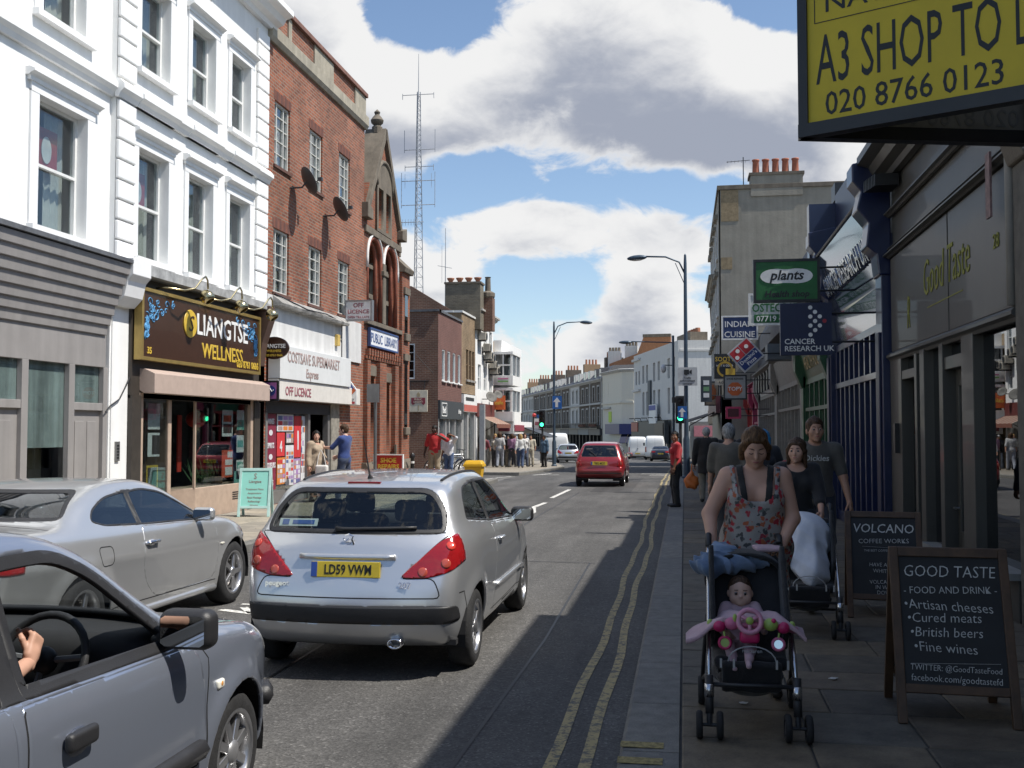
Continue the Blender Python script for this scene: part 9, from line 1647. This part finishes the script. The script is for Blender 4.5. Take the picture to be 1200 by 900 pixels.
# --- second pushchair with a white blanket, and the people around it
p2_ = pram('dark pushchair with a white blanket over its hood, behind the other', (1.02, 9.15, .13), -4, False)
def shawl():
    u = thing('white_blanket', 'white blanket with pale blue edging draped over the second pushchair', 'blanket', (1.02, 9.1, .6)); sh = lambda P, g: smax(smin(ell(P, (1.02, 9.33, .88), (.22 + g, .24 + g, .22 + g)), cone(P, (1.0, 9.25, .85), (1.03, 9.05, .62), .17 + g, .16 + g), .08), .60 - P[:, 2] + .16 * np.sin(P[:, 0] * 9 + 1.2), .01) + .03 * np.abs(np.sin(4.5 * np.arctan2(P[:, 0] - 1.02, P[:, 1] - 9.25) + 3 * P[:, 2])) * sstep(P[:, 2], 1.08, .7) + .012 * np.abs(np.sin(P[:, 2] * 24 + P[:, 0] * 15)) - .015
    V, F = nets(lambda P: sh(P, 0), (.6, 8.5, .3), (1.45, 9.75, 1.3), .02, 1); np_mesh('cloth', V, F, cl('blanket_white', (.58, .60, .66), .08), u); V, F = nets(lambda P: np.maximum(sh(P, .012), np.abs(P[:, 0] - 1.26) - .03 - .02 * np.sin(P[:, 2] * 20)), (1.1, 8.5, .3), (1.45, 9.75, 1.3), .016, 1); np_mesh('edging', V, F, cl('edging_blue', (.14, .30, .50)), u)
shawl()
PUSH = dict(lean=.05, hL=(-.2, .38, 1.02), hR=(.2, .38, 1.02), fL=(-.1, .16, .09), fR=(.1, -.16, .1)); WALK = dict(fL=(-.09, .22, .09), fR=(.09, -.22, .13), hL=(-.28, -.12, .82), hR=(.28, .16, .84)); WALK2 = dict(fL=(-.09, -.2, .12), fR=(.09, .24, .09), hL=(-.28, .15, .84), hR=(.28, -.1, .82))
person('woman with long brown hair in a black v-neck pushing the second pushchair', (1.04, 10.2, .13), 180, 1.58, 1.02, True, dict(PUSH, head=(-18, -2)), 'fair', ('long', 'brown'), ('tee', cl('black_top', (.012, .012, .014)), 1.45, .88, .115), ('trousers', cl('dark_jeans', (.03, .035, .05))), h=.014)
t, J = person('tall man with short dark hair in a grey lettered t-shirt', (1.36, 11.4, .13), 178, 1.79, 1.06, False, dict(WALK, head=(10, 0), hL=(-.34, .14, .80)), 'mid', ('short', 'brown'), ('tee', cl('tee_grey', (.085, .078, .068)), .85, .86, .08), ('trousers', cl('dark_jeans2', (.025, .03, .045))), h=.014)
text('Dickies', .085, mat('tee_print', (.42, .42, .40), .8), t, (-.0, .185, 1.36), (-1, 0, 0), up=(0, -.05, 1), ext=.006, bold=.01, shear=.1)
person('grey haired man in a grey-brown shirt walking away behind the mother', (.60, 14.6, .13), -8, 1.74, 1.08, False, WALK2, 'fair', ('short', 'grey'), ('tee', cl('shirt_taupe', (.11, .10, .085)), 1.0, .86), ('trousers', cl('trouser_dark', (.03, .03, .032))), h=.02, face=False)
person('person in a bright blue headscarf half hidden behind the mother', (1.12, 15.3, .13), 170, 1.66, 1.0, True, WALK, 'brown', ('long', cl('scarf_blue', (.03, .22, .45))), ('coat', cl('coat_dk', (.02, .022, .03)), 1.95, .6), ('trousers', cl('trouser_dark', (.03, .03, .032))), h=.022, face=False)
person('child in a red top beside the long haired woman', (1.40, 13.4, .13), 180, 1.5, .95, False, WALK2, 'brown', ('short', 'black'), ('tee', cl('top_red', (.28, .03, .03)), 1.8, .85), ('trousers', cl('trouser_dark', (.03, .03, .032))), h=.022, face=False)
person('man in a dark jacket walking away near the shop doors', (1.28, 21.5, .13), 0, 1.70, 1.05, False, WALK, 'mid', ('short', 'black'), ('coat', cl('jacket_black', (.014, .014, .015)), 1.95, .75), ('trousers', cl('trouser_dark', (.03, .03, .032))), h=.022, face=False)
def bag(label, x, y, z, m=None):
    t = thing('carrier_bag', label, 'bag', (x, y, z)); f = lambda P: smin(ell(P, (x, y, z), (.16, .1, .19)), cone(P, (x, y, z + .12), (x, y, z + .3), .07, .018), .05) + wob(P, .012, 26); V, F = nets(f, (x - .25, y - .2, z - .27), (x + .25, y + .2, z + .38), .02, 1); np_mesh('bag_body', V, F, m or mat('bag_orange', (.60, .17, .04), .35, var=.12), t); MB().tube([(x, y, z + .22), (x, y, z + .42)], .012, 6).bd('handle', MATS['bag_orange'], t)
person('elderly man in a flat grey cap and black coat walking away', (.50, 24.6, .13), -4, 1.72, 1.08, False, dict(WALK2, hL=(-.30, .05, .80), hR=(.28, 0, .8)), 'fair', ('cap', cl('cap_grey', (.36, .36, .34))), ('coat', cl('coat_black', (.014, .014, .015)), 1.95, .68), ('trousers', cl('trouser_khaki', (.20, .18, .14))), h=.02, face=False); bag('bulging orange carrier bag in the capped man left hand', .16, 24.7, .60)
person('companion in a dark coat walking beside the capped man', (.98, 25.2, .13), 0, 1.66, 1.05, False, WALK, 'mid', ('short', 'black'), ('coat', cl('coat_black2', (.018, .018, .02)), 1.95, .66), ('trousers', cl('trouser_dark', (.03, .03, .032))), h=.022, face=False); bag('second orange carrier bag carried by the companion', .70, 25.3, .58)
person('woman in a red t-shirt and black trousers waiting at the kerb', (-.18, 23.2, .13), 105, 1.63, 1.0, True, dict(head=(60, 0), hL=(-.22, .12, .86), hR=(.24, .02, .80)), 'brown', ('tied', 'black'), ('tee', cl('tee_red', (.38, .012, .02)), 1.0, .80), ('trousers', cl('trouser_black', (.012, .012, .013))), h=.016)
# --- left pavement
person('woman in a beige trench coat carrying a white bag', (-8.55, 23.4, .13), -120, 1.64, .95, True, dict(head=(-30, 0), hL=(-.18, .2, 1.0), hR=(.26, .05, .84)), 'fair', ('long', 'black'), ('coat', cl('coat_beige', (.36, .28, .20)), 1.95, .62, .12), ('skirt', cl('skirt_black', (.02, .02, .02))), h=.017)
bg = thing('shoulder_bag', 'white shoulder bag held against the beige coat', 'bag', (-8.3, 23.2, .8)); V, F = nets(lambda P: rboxf(P, (-8.30, 23.16, .86), (.15, .07, .14), .04), (-8.6, 23, .6), (-8.0, 23.35, 1.1), .025, 1); np_mesh('bag_body', V, F, cl('bag_white', (.62, .60, .57)), bg); MB().tube([(-8.42, 23.16, .98), (-8.4, 23.2, 1.2), (-8.36, 23.25, 1.36), (-8.26, 23.2, 1.2), (-8.2, 23.16, .98)], .01, 6).bd('strap', cl('bag_white', None), bg)
person('man in a blue t-shirt gesturing to the woman in the trench coat', (-7.9, 23.6, .13), 80, 1.79, 1.02, False, dict(head=(15, 0), hL=(-.15, .42, 1.22), hR=(.22, .28, 1.02), fL=(-.1, .1, .09), fR=(.1, -.1, .09)), 'pale', ('short', 'brown'), ('tee', cl('tee_blue', (.02, .045, .17)), .95, .86), ('trousers', cl('jeans', (.03, .045, .09))), h=.016)
person('man in a red polo shirt holding a phone to his ear', (-7.85, 32.4, .13), 175, 1.80, 1.14, False, dict(head=(0, -5), hL=(-.24, .2, 1.42), hR=(.33, .05, .84), eL=(-1, -.2, -.6)), 'dark', ('short', 'black'), ('polo', cl('polo_red', (.42, .018, .022)), 1.0, .82), ('trousers', cl('chinos', (.27, .21, .14))), h=.017)
person('young man in a white t-shirt with a hand on his head', (-7.75, 34.0, .13), 165, 1.56, 1.0, False, dict(hL=(-.15, .10, 1.66), eL=(-1, .3, -.2), hR=(.27, .1, .82)), 'brown', ('short', 'black'), ('tee', cl('tee_white', (.62, .63, .66)), 1.0, .86), ('trousers', cl('jeans_blue', (.06, .10, .20))), h=.02, face=False)
person('blonde woman in a white jacket walking away towards the crowd', (-8.0, 51.0, gz(51) + .13), 10, 1.68, 1.0, True, WALK, 'fair', ('long', 'blonde'), ('tee', cl('jacket_white', (.60, .60, .58)), 1.95, .9), ('trousers', cl('jeans_navy', (.03, .055, .12))), h=.024, face=False)
person('person in a denim blue jacket standing by the left lamp column', (-7.35, 55.0, gz(55) + .13), 150, 1.66, 1.05, True, {}, 'brown', ('short', 'black'), ('coat', cl('jacket_denim', (.05, .10, .16)), 1.95, .8), ('trousers', cl('trouser_black', None)), h=.026, face=False)
random.seed(13)
for i, (lab, x, y, top, bot, hr) in enumerate((('navy top', -10.10, 52.6, (.03, .035, .06), (.02, .02, .025), 'black'), ('pale shirt and cap of fair hair', -9.75, 53.6, (.5, .45, .38), (.05, .05, .06), 'blonde'), ('maroon top', -9.90, 51.4, (.16, .03, .04), (.02, .02, .02), 'black'), ('light grey top and pale jeans', -9.30, 52.4, (.38, .38, .38), (.25, .27, .32), 'brown'), ('black jacket', -9.15, 54.2, (.015, .015, .016), (.2, .17, .13), 'black'), ('mauve checked shirt', -8.80, 53.2, (.30, .16, .26), (.03, .03, .035), 'brown'), ('brown coat', -8.75, 55.2, (.10, .06, .035), (.04, .04, .05), 'brown'), ('charcoal sweater', -9.60, 55.4, (.06, .06, .065), (.03, .04, .06), 'grey'), ('cream dress', -8.25, 56.2, (.5, .46, .36), (.4, .36, .28), 'black'), ('dark green top', -10.00, 54.8, (.03, .07, .04), (.03, .03, .03), 'black'), ('rust coloured top', -9.20, 56.6, (.28, .10, .05), (.03, .04, .07), 'brown'), ('white vest', -8.35, 54.6, (.58, .57, .55), (.05, .06, .09), 'brown'))):
    person('pedestrian in a %s among the crowd by the awning' % lab, (x, y, gz(y) + .13), random.choice((0, 180, 165, -15, 30, 200)), RU_(1.58, 1.8), RU_(.95, 1.1), i % 2 == 1, random.choice((WALK, WALK2, {})), random.choice(('fair', 'mid', 'brown', 'fair')), (random.choice(('short', 'long')) if i % 2 else 'short', hr), ('tee', cl('crowd%d' % i, top), random.choice((1.0, 1.9)), .85), ('trousers', cl('crowdb%d' % i, bot)), h=.03, face=False, hands=False, group='crowd on the far left pavement')
# --- the driver of the blue-grey hatchback, one arm on the wheel
person('driver with a bare forearm on the steering wheel of the blue-grey hatchback', (-2.57, 3.22, -.20), 0, 1.70, 1.0, False, dict(hip=.62, lean=-.16, fL=(-.1, .75, .5), fR=(.1, .75, .5), kL=(0, .2, 1), kR=(0, .2, 1), hR=(.13, .565, 1.165), hL=(-.15, .55, 1.1), eR=(.6, -.2, -1), eL=(-.6, -.2, -1), dR=(-.05, .5, .75), upR=(.9, .2, .3)), 'fair', ('short', 'brown'), ('tee', cl('driver_top', (.02, .02, .024)), .9, .6), ('trousers', cl('trouser_dark', None)), h=.016, curl=(60, 52))
